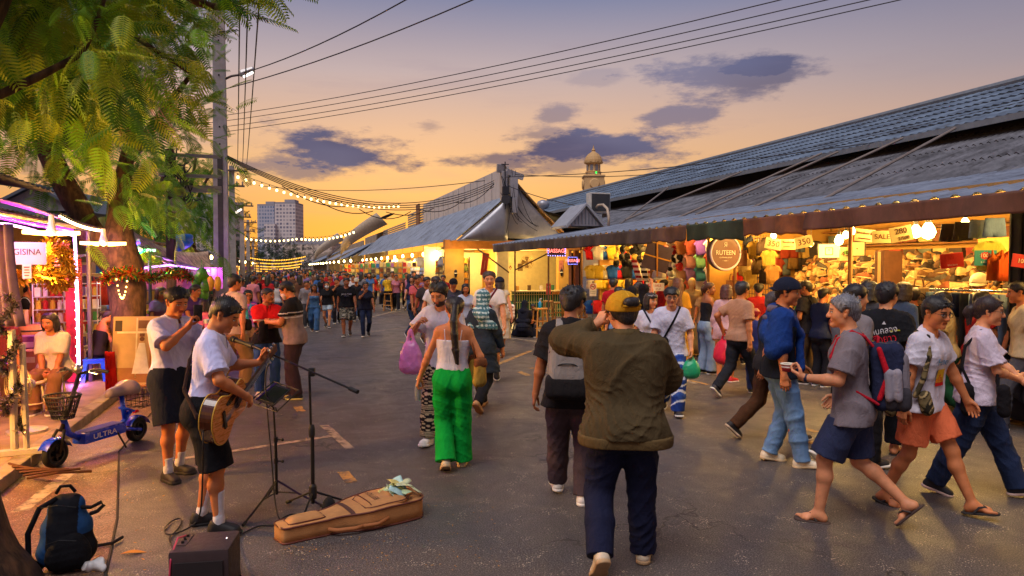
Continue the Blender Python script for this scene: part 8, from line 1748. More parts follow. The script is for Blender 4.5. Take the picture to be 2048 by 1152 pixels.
def sign(p,w,h,label,col,lines,rot=SROT-pi/2+.0,tilt=0.0,name='price_card',cat='price sign',border=None,thick=.012):
 """a card facing the street; lines: (text, size, dx, dz, colour)"""
 t=thing(name,label,cat,tuple(p),rot);Rt=Matrix.Rotation(tilt,3,'Y');mb=MB();mb.box((0,0,0),(w,thick,h),Rt,.004);mb.build('board',mat(col,.65,var=.05,name='sign_card'),t)
 if border:
  mb=MB()
  for(x,z,a,b_)in((0,h/2,w,.014),(0,-h/2,w,.014),(-w/2,0,.014,h),(w/2,0,.014,h)):mb.box(Rt@Vector((x,-.004,z)),(a,thick+.012,b_),Rt)
  mb.build('sign_frame',mat(border,.5,name='sign_frame'),t)
 for(tx,sz,dx,dz,c)in lines:
  mb=MB();put_text(mb,tx,sz,frame(Rt@Vector((dx,-thick/2-.003,dz)),Rt@Vector((1,0,0)),Rt@Vector((0,0,1))));mb.build('lettering',mat(c,.7,name='sign_ink'),t)
 return t
FR=-.12
BR=(84,40,14);CR=(214,192,134)
sign(PV(1546,488,8.6),.30,.20,'cream card reading 350 at the garment grid, left of two',CR,[('350',.15,0,0,BR)],FR,.18)
sign(PV(1607,484,8.6),.30,.20,'cream card reading 350 nearer the shoe heap, right of two',CR,[('350',.15,0,0,BR)],FR,-.2)
sign(PV(1576,489,8.6),.25,.19,'cream card with a small emblem between the two 350 cards',CR,[('Sneaker',.05,-.02,.045,BR),('═══',.06,0,-.04,BR),('●',.05,.08,.03,BR)],FR)
sign(PV(1728,471,8.4),.29,.19,'cream card with script line hanging left of the SALE card',CR,[('Sneaker',.06,-.03,.035,BR),('▬▬▬',.06,0,-.045,BR),('●',.06,.10,.03,BR)],FR,.12)
sign(PV(1763,474,8.4),.29,.185,'cream card reading SALE hanging above the shoe heap',CR,[('SALE',.105,0,0,BR)],FR,0)
sign(PV(1801,468,8.4),.31,.22,'cream card reading 280 and 2/500 above the shoe heap',CR,[('280',.115,0,.04,BR),('2/500',.07,.02,-.065,BR)],FR,-.2)
sign(PV(1657,502,9.6),.38,.26,'framed cream notice with three small dots above the shoes',(236,218,160),[('⁝',.15,0,0,BR)],FR,0,'framed_notice','notice',(50,40,34))
sign(PV(1693,508,9.4),.24,.24,'cream card reading 450 above the shoe heap',CR,[('450',.13,0,0,BR)],FR,0)
sign(PV(1713,498,9.5),.26,.25,'framed cream notice behind the shop post',(236,218,160),[('•',.1,0,0,BR)],FR,0,'framed_notice','notice',(50,40,34))
sign(PV(1903,521,8.7),.30,.20,'red sale card reading 100 with green burst',(198,32,30),[('100.-',.085,0,.03,(210,40,36)),('blue jeans',.032,0,-.06,(230,210,190))],FR,-.12)
def burst(p,r,col,rot,label=None,par=None,sx=1.4):
 mb=MB();mb.prism([(r*sx*(1 if k%2 else.72)*cos(k*pi/12),-.0085,r*(1 if k%2 else.72)*sin(k*pi/12)+.03)for k in range(24)],(0,.002,0));return mb.build('burst',mat(col,.6,name='burst_ink'),par)
burst(None,.05,(110,190,80),0,par=bpy.data.objects['price_card.006']if 'price_card.006' in bpy.data.objects else None)
t2=sign(PV(1970,516,8.6),.27,.20,'teal and red sale card reading 100 on the jeans rail',(40,130,130),[('100–',.07,0,.03,(240,226,190)),('2 เสื้อ 180',.030,0,-.055,(230,230,214))],FR,0);burst(None,.055,(190,40,36),0,par=t2)
sign(PV(2046,523,8.4),.26,.16,'red sale card cut off at the right end of the jeans rail',(190,40,36),[('100.-',.07,0,0,(240,220,180))],FR,.15)
def PU(px,py,u):
 return P(px,py,.9494*u/(1-.3139*(px-VPX)/1438))
for k,(u,pw)in enumerate(((5.2,70),(7.6,62),(10.2,58),(12.8,55),(15.4,60),(18.2,55))):
 t=thing('tube_light','warm fluorescent tube under the awning edge '+('above the jeans rail','above the sale cards','above the shoe heap','above the round sign','above the cap stall','above the sportswear shop')[k],'tube light',S(u,8.75-.02*k,2.70),SROT);mb=MB();mb.tube([(0,-.5,0),(0,.5,0)],.018,8);mb.build('tube',emit((255,226,160),9),t,True);mb=MB();mb.box((0,0,.035),(.05,1.1,.03));mb.build('fitting',mat((214,206,190),.5,name='tube_fitting'),t)
 for y in(-.3,.3):lamp('tube_glow',(0,y,-.06),YLW,pw,.12,t)
def sneaker_mesh(seed,c1,c2):
 g=random.Random(seed);pr=[cone(A(-.10,0,.05),A(-.09,0,.085),.036,.034,.03),cone(A(-.10,0,.035),A(.10,0,.032),.038,.034,.03),cone(A(-.04,0,.07),A(.06,0,.05),.034,.032,.03)]
 V,Q=mesh_of(pr,.012,[(A(0,0,.016),A(0,0,-1))],(.004,60,seed));V2,Q2=mesh_of([cone(A(-.10,0,.012),A(.105,0,.012),.041,.038,.01)],.012,[(A(0,0,0),A(0,0,-1)),(A(0,0,.022),A(0,0,1))])
 me=bpy.data.meshes.new('sneaker');n=len(V);me.from_pydata([tuple(v)for v in np.r_[V,V2]],[],[tuple(q)for q in Q]+[tuple(q+n)for q in Q2]);me.polygons.foreach_set('use_smooth',[True]*len(me.polygons));me.materials.append(None);me.materials.append(mat((186,166,124),.7,name='sole_cream'));me.polygons.foreach_set('material_index',[0]*len(Q)+[1]*len(Q2));return me
SN=[sneaker_mesh(k,0,0)for k in range(4)];SNC=[(166,132,80),(186,156,104),(110,76,42),(44,34,28),(150,110,58),(88,62,40),(176,146,96),(52,42,36),(120,66,38),(70,66,60)]
rr=random.Random(77);nsn=0
rack=thing('shoe_rack','stepped timber rack under the heaps of sneakers in the yellow lit shop','rack',S(9.5,10.1,0),SROT)
for k in range(13):
 v=9.15+.125*k;z=.28+.145*k;mb=MB();mb.box(local(rack,S(9.55,v,z-.012)),(.20,4.9,.02));mb.build('shelf',mat((140,96,50),.8,name='rack_wood'),rack)
 for i in range(23):
  if nsn>=300:break
  u=7.2+4.7*(i+rr.uniform(.1,.9))/23;o=bpy.data.objects.new('sneaker',SN[rr.randrange(4)]);COL.objects.link(o);o.location=S(u,v+rr.uniform(-.05,.03),z+rr.choice((0,0,.04,.075)));o.rotation_euler=(rr.uniform(-.25,.25),rr.uniform(-.2,.3),SROT+rr.choice((0,pi/2,pi/2,-pi/2,pi))+rr.uniform(-.5,.5));s_=rr.uniform(.95,1.25);o.scale=(s_,s_,s_)
  o.material_slots[0].link='OBJECT';o.material_slots[0].material=mat(rr.choice(SNC),.7,var=.2,vs=20,name='sneaker_upper');tag(o,'worn second-hand sneaker in the big heap on the shoe racks','sneaker','sneakers heaped on the racks');nsn+=1
hp=MB();HV=[];HQ=[];HM=[];off=0
for k in range(1500):
 lay=rr.randrange(13);me=SN[rr.randrange(4)]
 if k==0:SV=[(np.array([v.co[:]for v in m.vertices]),np.array([p.vertices[:]for p in m.polygons]))for m in SN]
 V,Q=SV[rr.randrange(4)];a=SROT+rr.choice((0,pi/2,-pi/2))+rr.uniform(-.5,.5);Rm=rz(a)@rx(rr.uniform(-.4,.4))@ry(rr.uniform(-.3,.3));p=S(rr.uniform(7.1,12.0),9.22+.125*lay+rr.uniform(-.03,.09),.28+.145*lay+rr.uniform(0,.12));HV.append((V*rr.uniform(.95,1.2))@Rm.T+np.array(p));HQ.append(Q+off);off+=len(V);HM+=[rr.randrange(8)]*len(Q)
link_mesh('shoe_heap',np.concatenate(HV),np.concatenate(HQ),None,None,True,mats=[mat(c,.75,var=.2,vs=16,name='heap_shoe')for c in SNC[:8]],fmat=HM)
tag(bpy.data.objects['shoe_heap'],'mass of more sneakers piled behind the front ones','shoes',kind='stuff')
for(u,v,z,w,h,lb,c)in((7.6,10.9,2.25,1.2,.4,'yellow carton high on the shoe shop shelf',(206,170,80)),(6.7,10.2,2.0,.8,.6,'brown carton high on the shoe shop shelf near the jeans',(96,64,38)),(11.7,9.3,2.0,.3,.5,'red brown box at the left edge of the shoe heap',(96,48,30)),(9.0,9.7,1.95,.2,.6,'narrow brown pillar carton between the shoe bays',(84,52,32))):
 t=thing('cardboard_box',lb,'box',S(u,v,z),SROT);mb=MB();mb.box((0,0,0),(.4,w,h),None,.01);mb.build('carton',mat(c,.8,var=.15,name='carton'),t);mb=MB();mb.box((-.203,0,0),(.004,.06,h*.96));mb.build('tape',mat((196,160,100),.4,name='tape'),t)
def rail(a,b,label):
 mb=MB();mb.tube([a,b],.016,8);return tag(mb.build('clothes_rail',M_CHR),label,'rail')
PAST=[(232,226,216),(206,150,110),(220,110,90),(120,80,190),(214,150,150),(130,190,140),(70,140,170),(226,210,226),(160,120,200),(226,200,160),(240,236,240),(90,170,110)]
CN={0:'cream',1:'tan',2:'coral',3:'violet',4:'rose',5:'mint',6:'teal',7:'lilac white',8:'lavender',9:'beige',10:'white',11:'green'}
cols_=[(1364,[1,10,9,11,10]),(1384,[2,4,8,2,0]),(1404,[3,5,6,10,5]),(1424,[7,2,10,8,4]),(1441,[6,7,4,10,8]),(1348,[10,7,10,9,1])]
for c,(px,L_)in enumerate(cols_):
 for r,ci in enumerate(L_):
  garment('tee',PV(px,478+r*26,9.0+.04*r),FR+.25,PAST[ci],CN[ci]+' T-shirt in row '+('one','two','three','four','five')[r]+' of the T-shirt wall, column '+('two','three','four','five','six','one')[c]+' from the cap stall','T-shirt','T-shirts on the pastel wall',.58,i=c+r)
rr=random.Random(12)
SPO=[(226,190,60),(206,30,36),(40,90,190),(230,200,80),(30,30,34),(226,120,40),(236,226,210),(200,40,60)];SN_=['yellow','red','blue','golden','black','orange','cream','crimson']
for r in range(4):
 for c in range(8):
  ci=(r*3+c*5+rr.randrange(2))%8;px=1182+c*14.5;garment(('tee','tee','shorts','tee')[r],PU(px,(492,530,560,600)[r],17.8-.12*(c%2)),FR+rr.uniform(-.2,.5),SPO[ci],SN_[ci]+' sports '+('shirt','shirt','shorts','jersey')[r]+' in the '+('top','second','third','lowest')[r]+' sportswear row','sportswear','sportswear on the shop wall',.62,i=r+c)
for k,(px,py,c,lb)in enumerate(((1482,478,(206,170,60),'mustard'),(1496,470,(60,66,84),'slate'),(1510,482,(196,160,70),'ochre'),(1524,474,(80,62,50),'brown'),(1538,500,(176,140,60),'dull gold'),(1516,512,(110,86,54),'khaki'),(1490,516,(190,160,100),'sand'),(1530,530,(70,60,60),'charcoal'),(1502,540,(206,170,80),'straw'),(1476,540,(200,40,40),'red'),(1546,530,(150,110,60),'bronze'))):
 garment('vest' if k%2 else 'tee',PV(px,py,8.75),FR+.3,c,lb+' top pinned to the wire garment grid','top','tops on the garment grid',.55,i=k)
t=thing('wire_grid','wire mesh grid panel holding brown and mustard tops','display grid',PV(1508,620,8.85),0);mb=MB()
for k in range(15):a=PV(1472+k*5.4,470,8.87);mb.tube([a-Vector(t.location),a-Vector(t.location)-Vector((0,0,1.6))],.006,4)
for k in range(17):mb.tube([PV(1472,470,8.87)-Vector(t.location)-Vector((0,0,.1*k)),PV(1548,465,8.87)-Vector(t.location)-Vector((0,0,.1*k))],.006,4)
mb.build('wire_mesh',M_STEEL,t)
for k in range(34):
 u=7.7-k*.13;c=rr.choice([(60,84,120),(84,112,150),(44,60,92),(120,140,166),(100,92,96),(50,52,60)]);o=garment('jeans' if k%3 else 'shorts',S(u,8.75,1.62),SROT+rr.uniform(-.12,.12),c,'blue or grey jeans hanging on the long rail beside the teal sale card','jeans','jeans on the long rail',.78,i=k)
rail(S(7.9,8.75,1.66),S(3.0,8.7,1.66),'long chrome rail of jeans below the red sale cards')
for k in range(5):mb=MB();mb.tube([S(7.8-k*1.15,8.8,0),S(7.8-k*1.15,8.8,1.66)],.02,6);tag(mb.build('rail_post',M_STEEL),'steel post carrying the long jeans rail','post','posts of the jeans rail')
for k,(px,py,c,kd,lb)in enumerate(((1900,448,(58,50,48),'shorts','dark grey shorts hung high under the tarpaulin'),(1925,444,(66,58,54),'shorts','charcoal shorts hung high beside the denim'),(1955,440,(140,160,190),'shorts','pale denim shorts hung high near the orange vests'),(1988,436,(110,136,176),'shorts','mid-blue denim shorts hung high near the dark curtain'),(1995,500,(226,110,40),'vest','orange vest hanging over the teal sale card'),(2012,500,(216,90,36),'vest','deep orange vest next to the dark curtain'),(1978,482,(206,200,80),'tee','lime yellow top hanging over the sale cards'))):
 garment(kd,PV(px,py,8.7),FR+.2*(k%3),c,lb,'garment',None,.6,i=k)
mb=MB();mb.shell(lambda a,b:PV(2022+60*a,415,8.5)+Vector((0,.06*sin(a*22),0))-Vector((0,0,1.7*b)),24,6,(0,.02,0));tag(mb.build('curtain',mat((26,26,28),.8,name='dark_curtain'),smooth=True),'dark curtain at the right end of the jeans stall','curtain')
def rack_table(u0,u1,v,label,c):
 t=thing('display_table',label,'table',S((u0+u1)/2,v,0),SROT);w=u1-u0;mb=MB();mb.box((0,0,.78),(.8,w,.04));mb.build('tabletop',mat((150,110,70),.7,name='table_wood'),t)
 mb=MB();mb.shell(lambda a,b:Vector((-.41-.02*sin(a*40)*b,(a-.5)*w,.80-.72*b)),50,3,(.01,0,0));mb.build('skirt_cloth',mat(c,.9,var=.2,vs=3,name='skirt_cloth'),t,True);return t
rack_table(3.2,7.4,9.0,'long table of dark folded clothes under the jeans rail',(46,44,46));rack_table(12.7,14.8,8.9,'table of small goods before the T-shirt wall',(190,150,80))
tt=rack_table(8.8,9.7,9.1,'table with blue flowered cloth before the shoe heap',(206,206,226))
for k in range(26):c=rr.choice([(40,42,50),(60,60,70),(30,34,30),(80,84,60)]);mb=MB();mb.box((0,0,.03),(.3,.26,.06),None,.02);o=mb.build('folded_garment',fabric(c));o.location=S(3.4+(k%13)*.31,8.85+.3*(k//13),.80+rr.uniform(0,.06));o.rotation_euler.z=SROT+rr.uniform(-.2,.2);tag(o,'dark folded garment on the table under the jeans','garment','folded garments on the dark table')
for k,(px,py,lb)in enumerate(((1838,575,'cream canvas tote with round print hanging by the jeans'),(1480,500,'brown paper bag pinned beside the round sign'),(1466,560,'brown flat bag panel beside the post'))):
 t=thing('canvas_bag',lb,'bag',PV(px,py,8.55),FR);mb=MB();mb.box((0,0,-.16),(.27,.04,.32),None,.015);mb.build('bag_body',fabric((206,180,120)if k==0 else(150,104,74)),t);mb=MB();mb.tube([(-.07,0,0),(-.05,0,.12),(.05,0,.12),(.07,0,0)],.01,6);mb.build('handle',fabric((150,110,80)),t)
 if k==0:mb=MB();mb.tube([(.085*cos(a),-.024,-.16+.085*sin(a))for a in np.linspace(0,2*pi,25)],.006,5);put_text(mb,'QUEEN',.055,frame((0,-.026,-.16),(1,0,0),(0,0,1)));mb.build('print',mat((50,44,40),.7,name='bag_print'),t)
bs=thing('box_shelf','high back shelves of shoe boxes behind the shoe heap','shelf',S(8.2,11.62,0),SROT)
for z in(2.08,2.42,2.74):mb=MB();mb.box((0,0,z),(.34,8.4,.03));mb.build('shelf',mat((130,86,44),.8,name='rack_wood2'),bs)
pb_={}
for z in(2.10,2.44):
 for k in range(25):
  c=rr.choice([(176,130,70),(120,70,40),(200,170,110),(70,54,44),(150,60,40),(90,100,90)]);w=.29
  if c not in pb_:mb=MB();mb.box((0,0,.115),(.30,.27,.19),None,.006);mb.box((0,0,.20),(.31,.28,.05),None,.004);o=mb.build('shoe_box',mat(c,.75,var=.15,name='box_card'));pb_[c]=o
  else:o=pb_[c].copy();COL.objects.link(o)
  o.location=S(4.3+k*.325,11.6,z);o.rotation_euler.z=SROT+rr.uniform(-.1,.1);tag(o,'lidded shoe box on the high back shelves behind the shoe heap','shoe box','shoe boxes on the back shelves')
for k in range(14):garment('tee' if k%3 else 'shorts',PU(1556+(k%7)*15,482+34*(k//7),12.42-.05*(k%2)),SROT+rr.uniform(-.2,.2),rr.choice([(120,90,50),(70,60,56),(186,150,80),(150,60,40),(96,104,110)]),'muted garment hung on the partition wall left of the shoe heap','garment','garments on the partition wall',.6,i=k)
def cap_obj(p,rot,col,label,group,tilt=0.3):
 t=thing('baseball_cap',label,'cap',tuple(p),rot,group);mb=MB();mb.lathe([(.09,0),(.092,.03),(.08,.075),(.045,.105),(0,.115)],(0,0,0),14);c=mb.build('crown',fabric(col),t,True);mb=MB();mb.shell(lambda u,v:Vector((.088*cos(radians(205+130*u))*(1+.05*v),.088*sin(radians(205+130*u))-.065*v*sin(pi*(.12+.76*u)),.012-.012*v)),10,3,(0,0,-.004));mb.build('brim',fabric(col),t,True);t.rotation_euler.x=tilt;return t
for k in range(22):
 px=1236+(k%6)*10+rr.uniform(-4,4);py=486+(k//6)*14+rr.uniform(-4,4);cap_obj(PV(px,py,8.9),FR+rr.uniform(-.6,.6),rr.choice([(26,26,30),(34,32,36),(50,46,44),(200,170,80)]),'dark baseball cap in the hanging cluster beside the tilted purple board','caps hanging in a cluster',.9)
for k in range(18):
 px=1322+(k%5)*9;py=500+(k//5)*16;cap_obj(PV(px,py,9.0),FR+rr.uniform(-.5,.5),rr.choice([(60,100,190),(226,226,230),(40,40,50),(190,60,60)]),'blue, white or red baseball cap hanging between the purple board and T-shirts','caps beside the T-shirt wall',.9)
cap_obj(PV(1318,556,8.5),FR,(226,222,216),'large white bucket-like cap on the counter beside the no-smoking sign',None,.1).scale=(1.9,1.9,1.9)
for k,(c,lb)in enumerate((((150,24,44),'maroon and white'),((30,30,40),'navy and white'),((190,40,40),'red and white'))):
 mb=MB();n=9
 for j in range(n):mb.cur=j%2;mb.shell(lambda a,b:PV(1262+k*14+12*a,520,8.8+.05*k)-Vector((0,.02*sin(a*9),.62*(j+b)/n))+Vector((.02*j,0,0)),4,1,(0,.01,0))
 tag(mb.build('striped_scarf',None,mats=[fabric(c),fabric((232,224,226))]),lb+' striped football scarf hanging at the cap stall','scarf')
pb=thing('folded_umbrella_board','tilted dark purple square panel with crossed yellow battens at the cap stall','panel',PV(1314,515,8.3),FR);Rb=Matrix.Rotation(.28,3,'Y');mb=MB();mb.box((0,0,0),(.62,.015,.62),Rb);mb.build('panel_sheet',mat((70,56,78),.6,var=.1,name='purple_panel'),pb);mb=MB();mb.box((0,-.02,0),(.66,.02,.03),Rb);mb.build('batten',mat((206,150,50),.5,name='batten'),pb);mb=MB();mb.box((0,-.035,0),(.035,.02,.9));mb.build('batten',mat((190,130,50),.5,name='batten2'),pb)
t=thing('mannequin','headed cream mannequin torso in a cream tee before the T-shirt wall','mannequin',PV(1383,620,8.6)*1-Vector((0,0,PV(1383,620,8.6).z)),FR);fz=.28
mq=Fig('temp',(0,0),0,1.72,pose={'lh':(-.2,.03,1.12),'rh':(.2,.03,1.12)},res=.014);V,Q=mesh_of(mq.levels(.0,.9,9)+[cone(mq.nb,mq.HC,.05,None,.03),cone(mq.HC,mq.HC+A(0,0,.05),.085,.08,.03)],.014);link_mesh('torso',V+A(0,0,.0),Q,mat((226,196,140),.4,name='mannequin_skin'),t,True).rotation_euler.z=pi
o=mq.shirt((222,200,150)).garb['t_shirt'];o.parent=t;o.rotation_euler.z=pi;bpy.data.objects.remove(mq.root);mb=MB();mb.tube([(0,0,0),(0,0,.95)],.02,8);mb.lathe([(.18,0),(.18,.02),(.02,.04)],(0,0,0),18);mb.build('stand',M_CHR,t)
p=PV(1446,506,8.0);t=thing('round_sign','round brown and cream shop sign with white lettering on the post','sign',tuple(p),.30);MR=Matrix.Rotation(pi/2,3,'X');mb=MB();mb.lathe([(.33,-.07),(.345,0),(.33,.07)],(0,0,0),40,MR);mb.build('drum',mat((96,74,66),.5,name='sign_drum'),t,angle=40);mb=MB();mb.tube([(.325*cos(a),-.075,.325*sin(a))for a in np.linspace(0,2*pi,41)],.022,8);mb.build('rim',mat((216,200,216),.4,name='sign_rim'),t,True);mb=MB();mb.lathe([(.315,.0),(.315,.004)],(0,-.073,0),40,MR);mb.build('face',mat((104,58,40),.5,name='sign_face'),t)
mb=MB();put_text(mb,'RUTEEN',.125,frame((0,-.083,-.0),(1,0,0),(0,0,1)),.95);put_text(mb,'Я',.12,frame((0,-.083,.15),(1,0,0),(0,0,1)));put_text(mb,'CLOTHING SHOP',.035,frame((0,-.083,-.09),(1,0,0),(0,0,1)));put_text(mb,'— store —',.03,frame((0,-.083,-.15),(1,0,0),(0,0,1)));mb.build('lettering',mat((236,222,206),.5,name='sign_white'),t)
for(px,py,v,lb)in((1186,577,8.0,'white no-smoking sign on a thin post by the sportswear shop'),(1300,578,7.9,'white no-smoking sign on the post by the cap stall')):
 p=PV(px,py,v);t=thing('no_smoking_sign',lb,'sign',tuple(p),FR);mb=MB();mb.box((0,0,-.03),(.19,.012,.36),None,.006);mb.build('board',mat((232,226,222),.6,name='sign_white_board'),t)
 mb=MB();mb.tube([(.07*cos(a),-.010,.05+.07*sin(a))for a in np.linspace(0,2*pi,29)],.010,6);mb.tube([(-.048,-.011,.098),(.048,-.011,.002)],.009,6);mb.build('red_ring',mat((206,30,36),.5,name='sign_red'),t);mb=MB();mb.box((-.005,-.008,.05),(.085,.006,.018));mb.tube([(.03,-.009,.065),(.045,-.009,.085),(.035,-.009,.10)],.005,5);mb.build('cigarette',mat((30,30,30),.6,name='sign_black'),t);mb=MB();put_text(mb,'NO SMOKING',.026,frame((0,-.008,-.08),(1,0,0),(0,0,1)));put_text(mb,'ห้ามสูบบุหรี่',.032,frame((0,-.008,-.13),(1,0,0),(0,0,1)));mb.build('lettering',mat((40,38,40),.6,name='sign_ink2'),t)
 mb=MB();mb.tube([(0,.02,-p.z),(0,.02,.2)],.014,6);mb.build('post',M_STEEL,t)
sign(PV(1316,574,7.95),.28,.18,'small white card with red lettering right of the no-smoking sign',(236,228,222),[('SALE',.07,0,.03,(200,40,50)),('50% off',.035,0,-.045,(60,50,50))],FR)
sign(PV(1341,542,9.2),.2,.3,'small white notice hanging left of the T-shirt wall',(226,220,214),[('=',.1,0,.05,(120,110,110)),('=',.1,0,-.05,(120,110,110))],FR,0,'notice_card','notice')
for k,(px,c)in enumerate(((1198,(226,220,206)),(1222,(226,214,190)))):sign(PV(px,530,9.2),.34,.09,('cream strip label under the blue shirts','cream strip label under the yellow tops')[k],c,[('—  —',.05,0,0,(150,120,90))],FR,0,'shelf_label','label')
KU=26.0;KR=SROT;LK=lambda v,z,du=0:S(KU+du,v,z)
def kbox(v0,v1,z0,z1,du0,du1):mb=MB();mb.box(S(KU+(du0+du1)/2,(v0+v1)/2,(z0+z1)/2),(v1-v0,du1-du0,z1-z0),KR);return mb
def kv(px):Y=(.949*KU)/(1-.3139*(px-VPX)/1438);return Y*(px-VPX)/1438
cpart(kbox(kv(890),kv(928),0,2.75,0,.15),'wall',M_YEL);cpart(kbox(kv(995),kv(1017),0,2.75,-.02,.25),'pillar',M_CREAM);cpart(kbox(kv(1117),kv(1137),0,2.75,-.02,.25),'pillar',M_YEL);cpart(kbox(kv(890),12.5,2.7,3.05,-.05,.3),'lintel',mat((196,130,60),.8,name='lintel_yellow'))
cpart(kbox(kv(890),12.5,-.0,2.9,4.2,4.3),'wall',M_CREAM);cpart(kbox(kv(925),12.5,2.72,2.76,.3,4.2),'ceiling',M_CREAM)
cpart(kbox(kv(928),kv(995),0,2.6,2.2,2.3),'wall',M_CREAM);cpart(kbox(kv(942),kv(962),0,2.0,2.14,2.2),'doorway',mat((150,120,70),.7,name='door_tan'))
cpart(kbox(kv(1137),kv(1180),0,2.6,.9,.96),'glass_door',mat((56,46,34),.15,name='door_glass'));cpart(kbox(kv(1137),kv(1143),0,2.7,.0,.2),'door_frame',mat((136,90,70),.6,name='door_frame'));cpart(kbox(kv(1160),kv(1168),0,2.7,.5,.7),'door_frame',mat((150,100,90),.6,name='door_frame2'))
def tile_mat():
 m=bpy.data.materials.new('green_tile');m.use_nodes=True;T=NT(m.node_tree);b=T.n['Principled BSDF'];br=T.node('ShaderNodeTexBrick');tc=T.node('ShaderNodeTexCoord');sp=T.node('ShaderNodeSeparateXYZ');T.l.new(tc.outputs['Object'],sp.inputs[0]);cb_=T.node('ShaderNodeCombineXYZ');T.l.new(sp.outputs[2],cb_.inputs[0]);T.l.new(sp.outputs[0],cb_.inputs[1]);T.l.new(cb_.outputs[0],br.inputs['Vector'])
 br.inputs['Scale'].default_value=1.0;br.inputs['Brick Width'].default_value=.30;br.inputs['Row Height'].default_value=.10;br.offset=0;br.inputs['Mortar Size'].default_value=.012;br.inputs['Color1'].default_value=lin((22,84,52));br.inputs['Color2'].default_value=lin((30,104,60));br.inputs['Mortar'].default_value=lin((226,206,120));T.l.new(br.outputs[0],b.inputs['Base Color']);b.inputs['Roughness'].default_value=.25;return m
ct=thing('kiosk_counter','drinks kiosk counter faced in dark green tiles with pale top','counter',S(KU-.35,(kv(1022)+kv(1112))/2,0),KR);wv_=kv(1112)-kv(1022)
mb=MB();mb.box((0,0,.50),(wv_,.5,1.0));mb.build('tiled_front',tile_mat(),ct);mb=MB();mb.box((0,-.05,1.03),(wv_+.1,.66,.06),None,.01);mb.build('countertop',mat((226,196,120),.4,name='counter_top'),ct)
for k in range(4):mb=MB();mb.box((-.8+.5*k,.05,1.06+.09),(.12,.1,.18+.05*(k%2)),None,.01);o=mb.build('counter_jar',mat([(206,150,60),(90,70,50),(220,210,180),(60,110,70)][k],.4,name='jar_goods'));o.location=ct.location;o.rotation_euler=ct.rotation_euler;tag(o,('amber','brown','white','green')[k]+' jar standing on the tiled kiosk counter','jar')
lamp('kiosk_light',local(ct,LK(kv(1065),2.2,2.2)),(1,.64,.20),230,.3,ct);lamp('kiosk_light',local(ct,LK(kv(960),2.1,1.0)),(1,.68,.26),130,.2,ct);lamp('kiosk_light',local(ct,LK(kv(1080),2.5,-1.0)),(1,.62,.2),110,.2,ct);lamp('kiosk_light',local(ct,LK(kv(915),2.4,-.7)),(1,.62,.2),35,.2,ct)
t=thing('wall_lamp','flat glowing strip light on the inner kiosk wall','lamp',LK(kv(1050),1.85,4.1),KR);mb=MB();mb.box((0,0,0),(.9,.06,.08));mb.build('diffuser',emit((255,230,150),7),t);mb=MB();mb.box((0,.03,.45),(.7,.14,.5),None,.02);mb.build('air_unit',mat((196,170,110),.6,name='wall_unit'),t)
t=thing('wall_fan','round gold-lit wall fan above the kiosk counter','fan',LK(kv(1050),2.18,-.25),KR);mb=MB();MRx=Matrix.Rotation(pi/2,3,'X')
for r in(.27,.21,.15,.09):
 mb.tube([(r*cos(a),-.02-(.27-r)*.2,r*sin(a))for a in np.linspace(0,2*pi,27)],.006,5)
for k in range(14):a=k*2*pi/14;mb.tube([(.03*cos(a),-.07,.03*sin(a)),(.27*cos(a),-.02,.27*sin(a))],.005,4)
mb.build('cage',mat((190,150,80),.3,.8,name='fan_brass'),t);mb=MB()
for k in range(4):a=k*pi/2;mb.shell(lambda u,v:Vector(((.04+.19*u)*cos(a+(v-.5)*.9),.01*(v-.5),(.04+.19*u)*sin(a+(v-.5)*.9))),5,3,(0,.004,0))
mb.build('blades',mat((140,104,56),.4,name='fan_blade2'),t);mb=MB();mb.lathe([(.06,0),(.07,.06),(.04,.12)],(0,0,0),14,Matrix.Rotation(-pi/2,3,'X'));mb.box((-.25,.1,-.2),(.2,.1,.3),None,.02);mb.build('motor',mat((150,116,66),.5,name='fan_motor2'),t)
def led_sign(p,w,h,txt,label,rot,blue=False):
 t=thing('led_sign',label,'sign',tuple(p),rot);mb=MB();mb.box((0,0,0),(w,.05,h),None,.01);mb.build('case',mat((60,20,34)if not blue else(30,26,70),.4,name='led_case'),t);mb=MB();put_text(mb,txt,h*.5,frame((0,-.028,0),(1,0,0),(0,0,1)),.9);mb.build('lettering',emit((255,120,110),3.5),t)
 proto=None
 for k in range(22):
  f=k/22*2*(w+h);x,z=(f-w/2,h/2)if f<w else((w/2,h/2-(f-w))if f<w+h else((w/2-(f-w-h),-h/2)if f<2*w+h else(-w/2,-h/2+f-2*w-h)))
  if proto is None:mb=MB();mb.sphere((0,-.03,0),.014,6,4);proto=mb.build('led_dot',emit((140,140,255),5),t);proto.location=(x*.94,0,z*.88)
  else:c=copy_tree(proto,t);c.location=(x*.94,0,z*.88)
led_sign(PV(1113,502,7.4),.52,.31,'MASSAGE','dark red LED sign reading MASSAGE under the awning end',.05);led_sign(S(KU-.1,kv(1143),2.25),.42,.33,'MASSAGE','smaller blue-dotted LED massage sign by the glass door',SROT,True)
for k,(px,z)in enumerate(((911,1.75),(1122,1.78))):t=thing('wall_sconce',('black wall sconce on the yellow kiosk wall left of the doorway','black wall sconce on the yellow pillar by the glass door')[k],'wall lamp',LK(kv(px),z,-.06),KR);mb=MB();mb.lathe([(.03,-.16),(.06,-.05),(.06,.08),(.03,.14)],(0,0,0),10);mb.build('lantern',mat((40,34,30),.5,name='sconce'),t);mb=MB();mb.lathe([(.045,-.03),(.063,0),(.045,.03)],(0,0,0),10);mb.build('glass',emit((255,220,150),2.5),t)
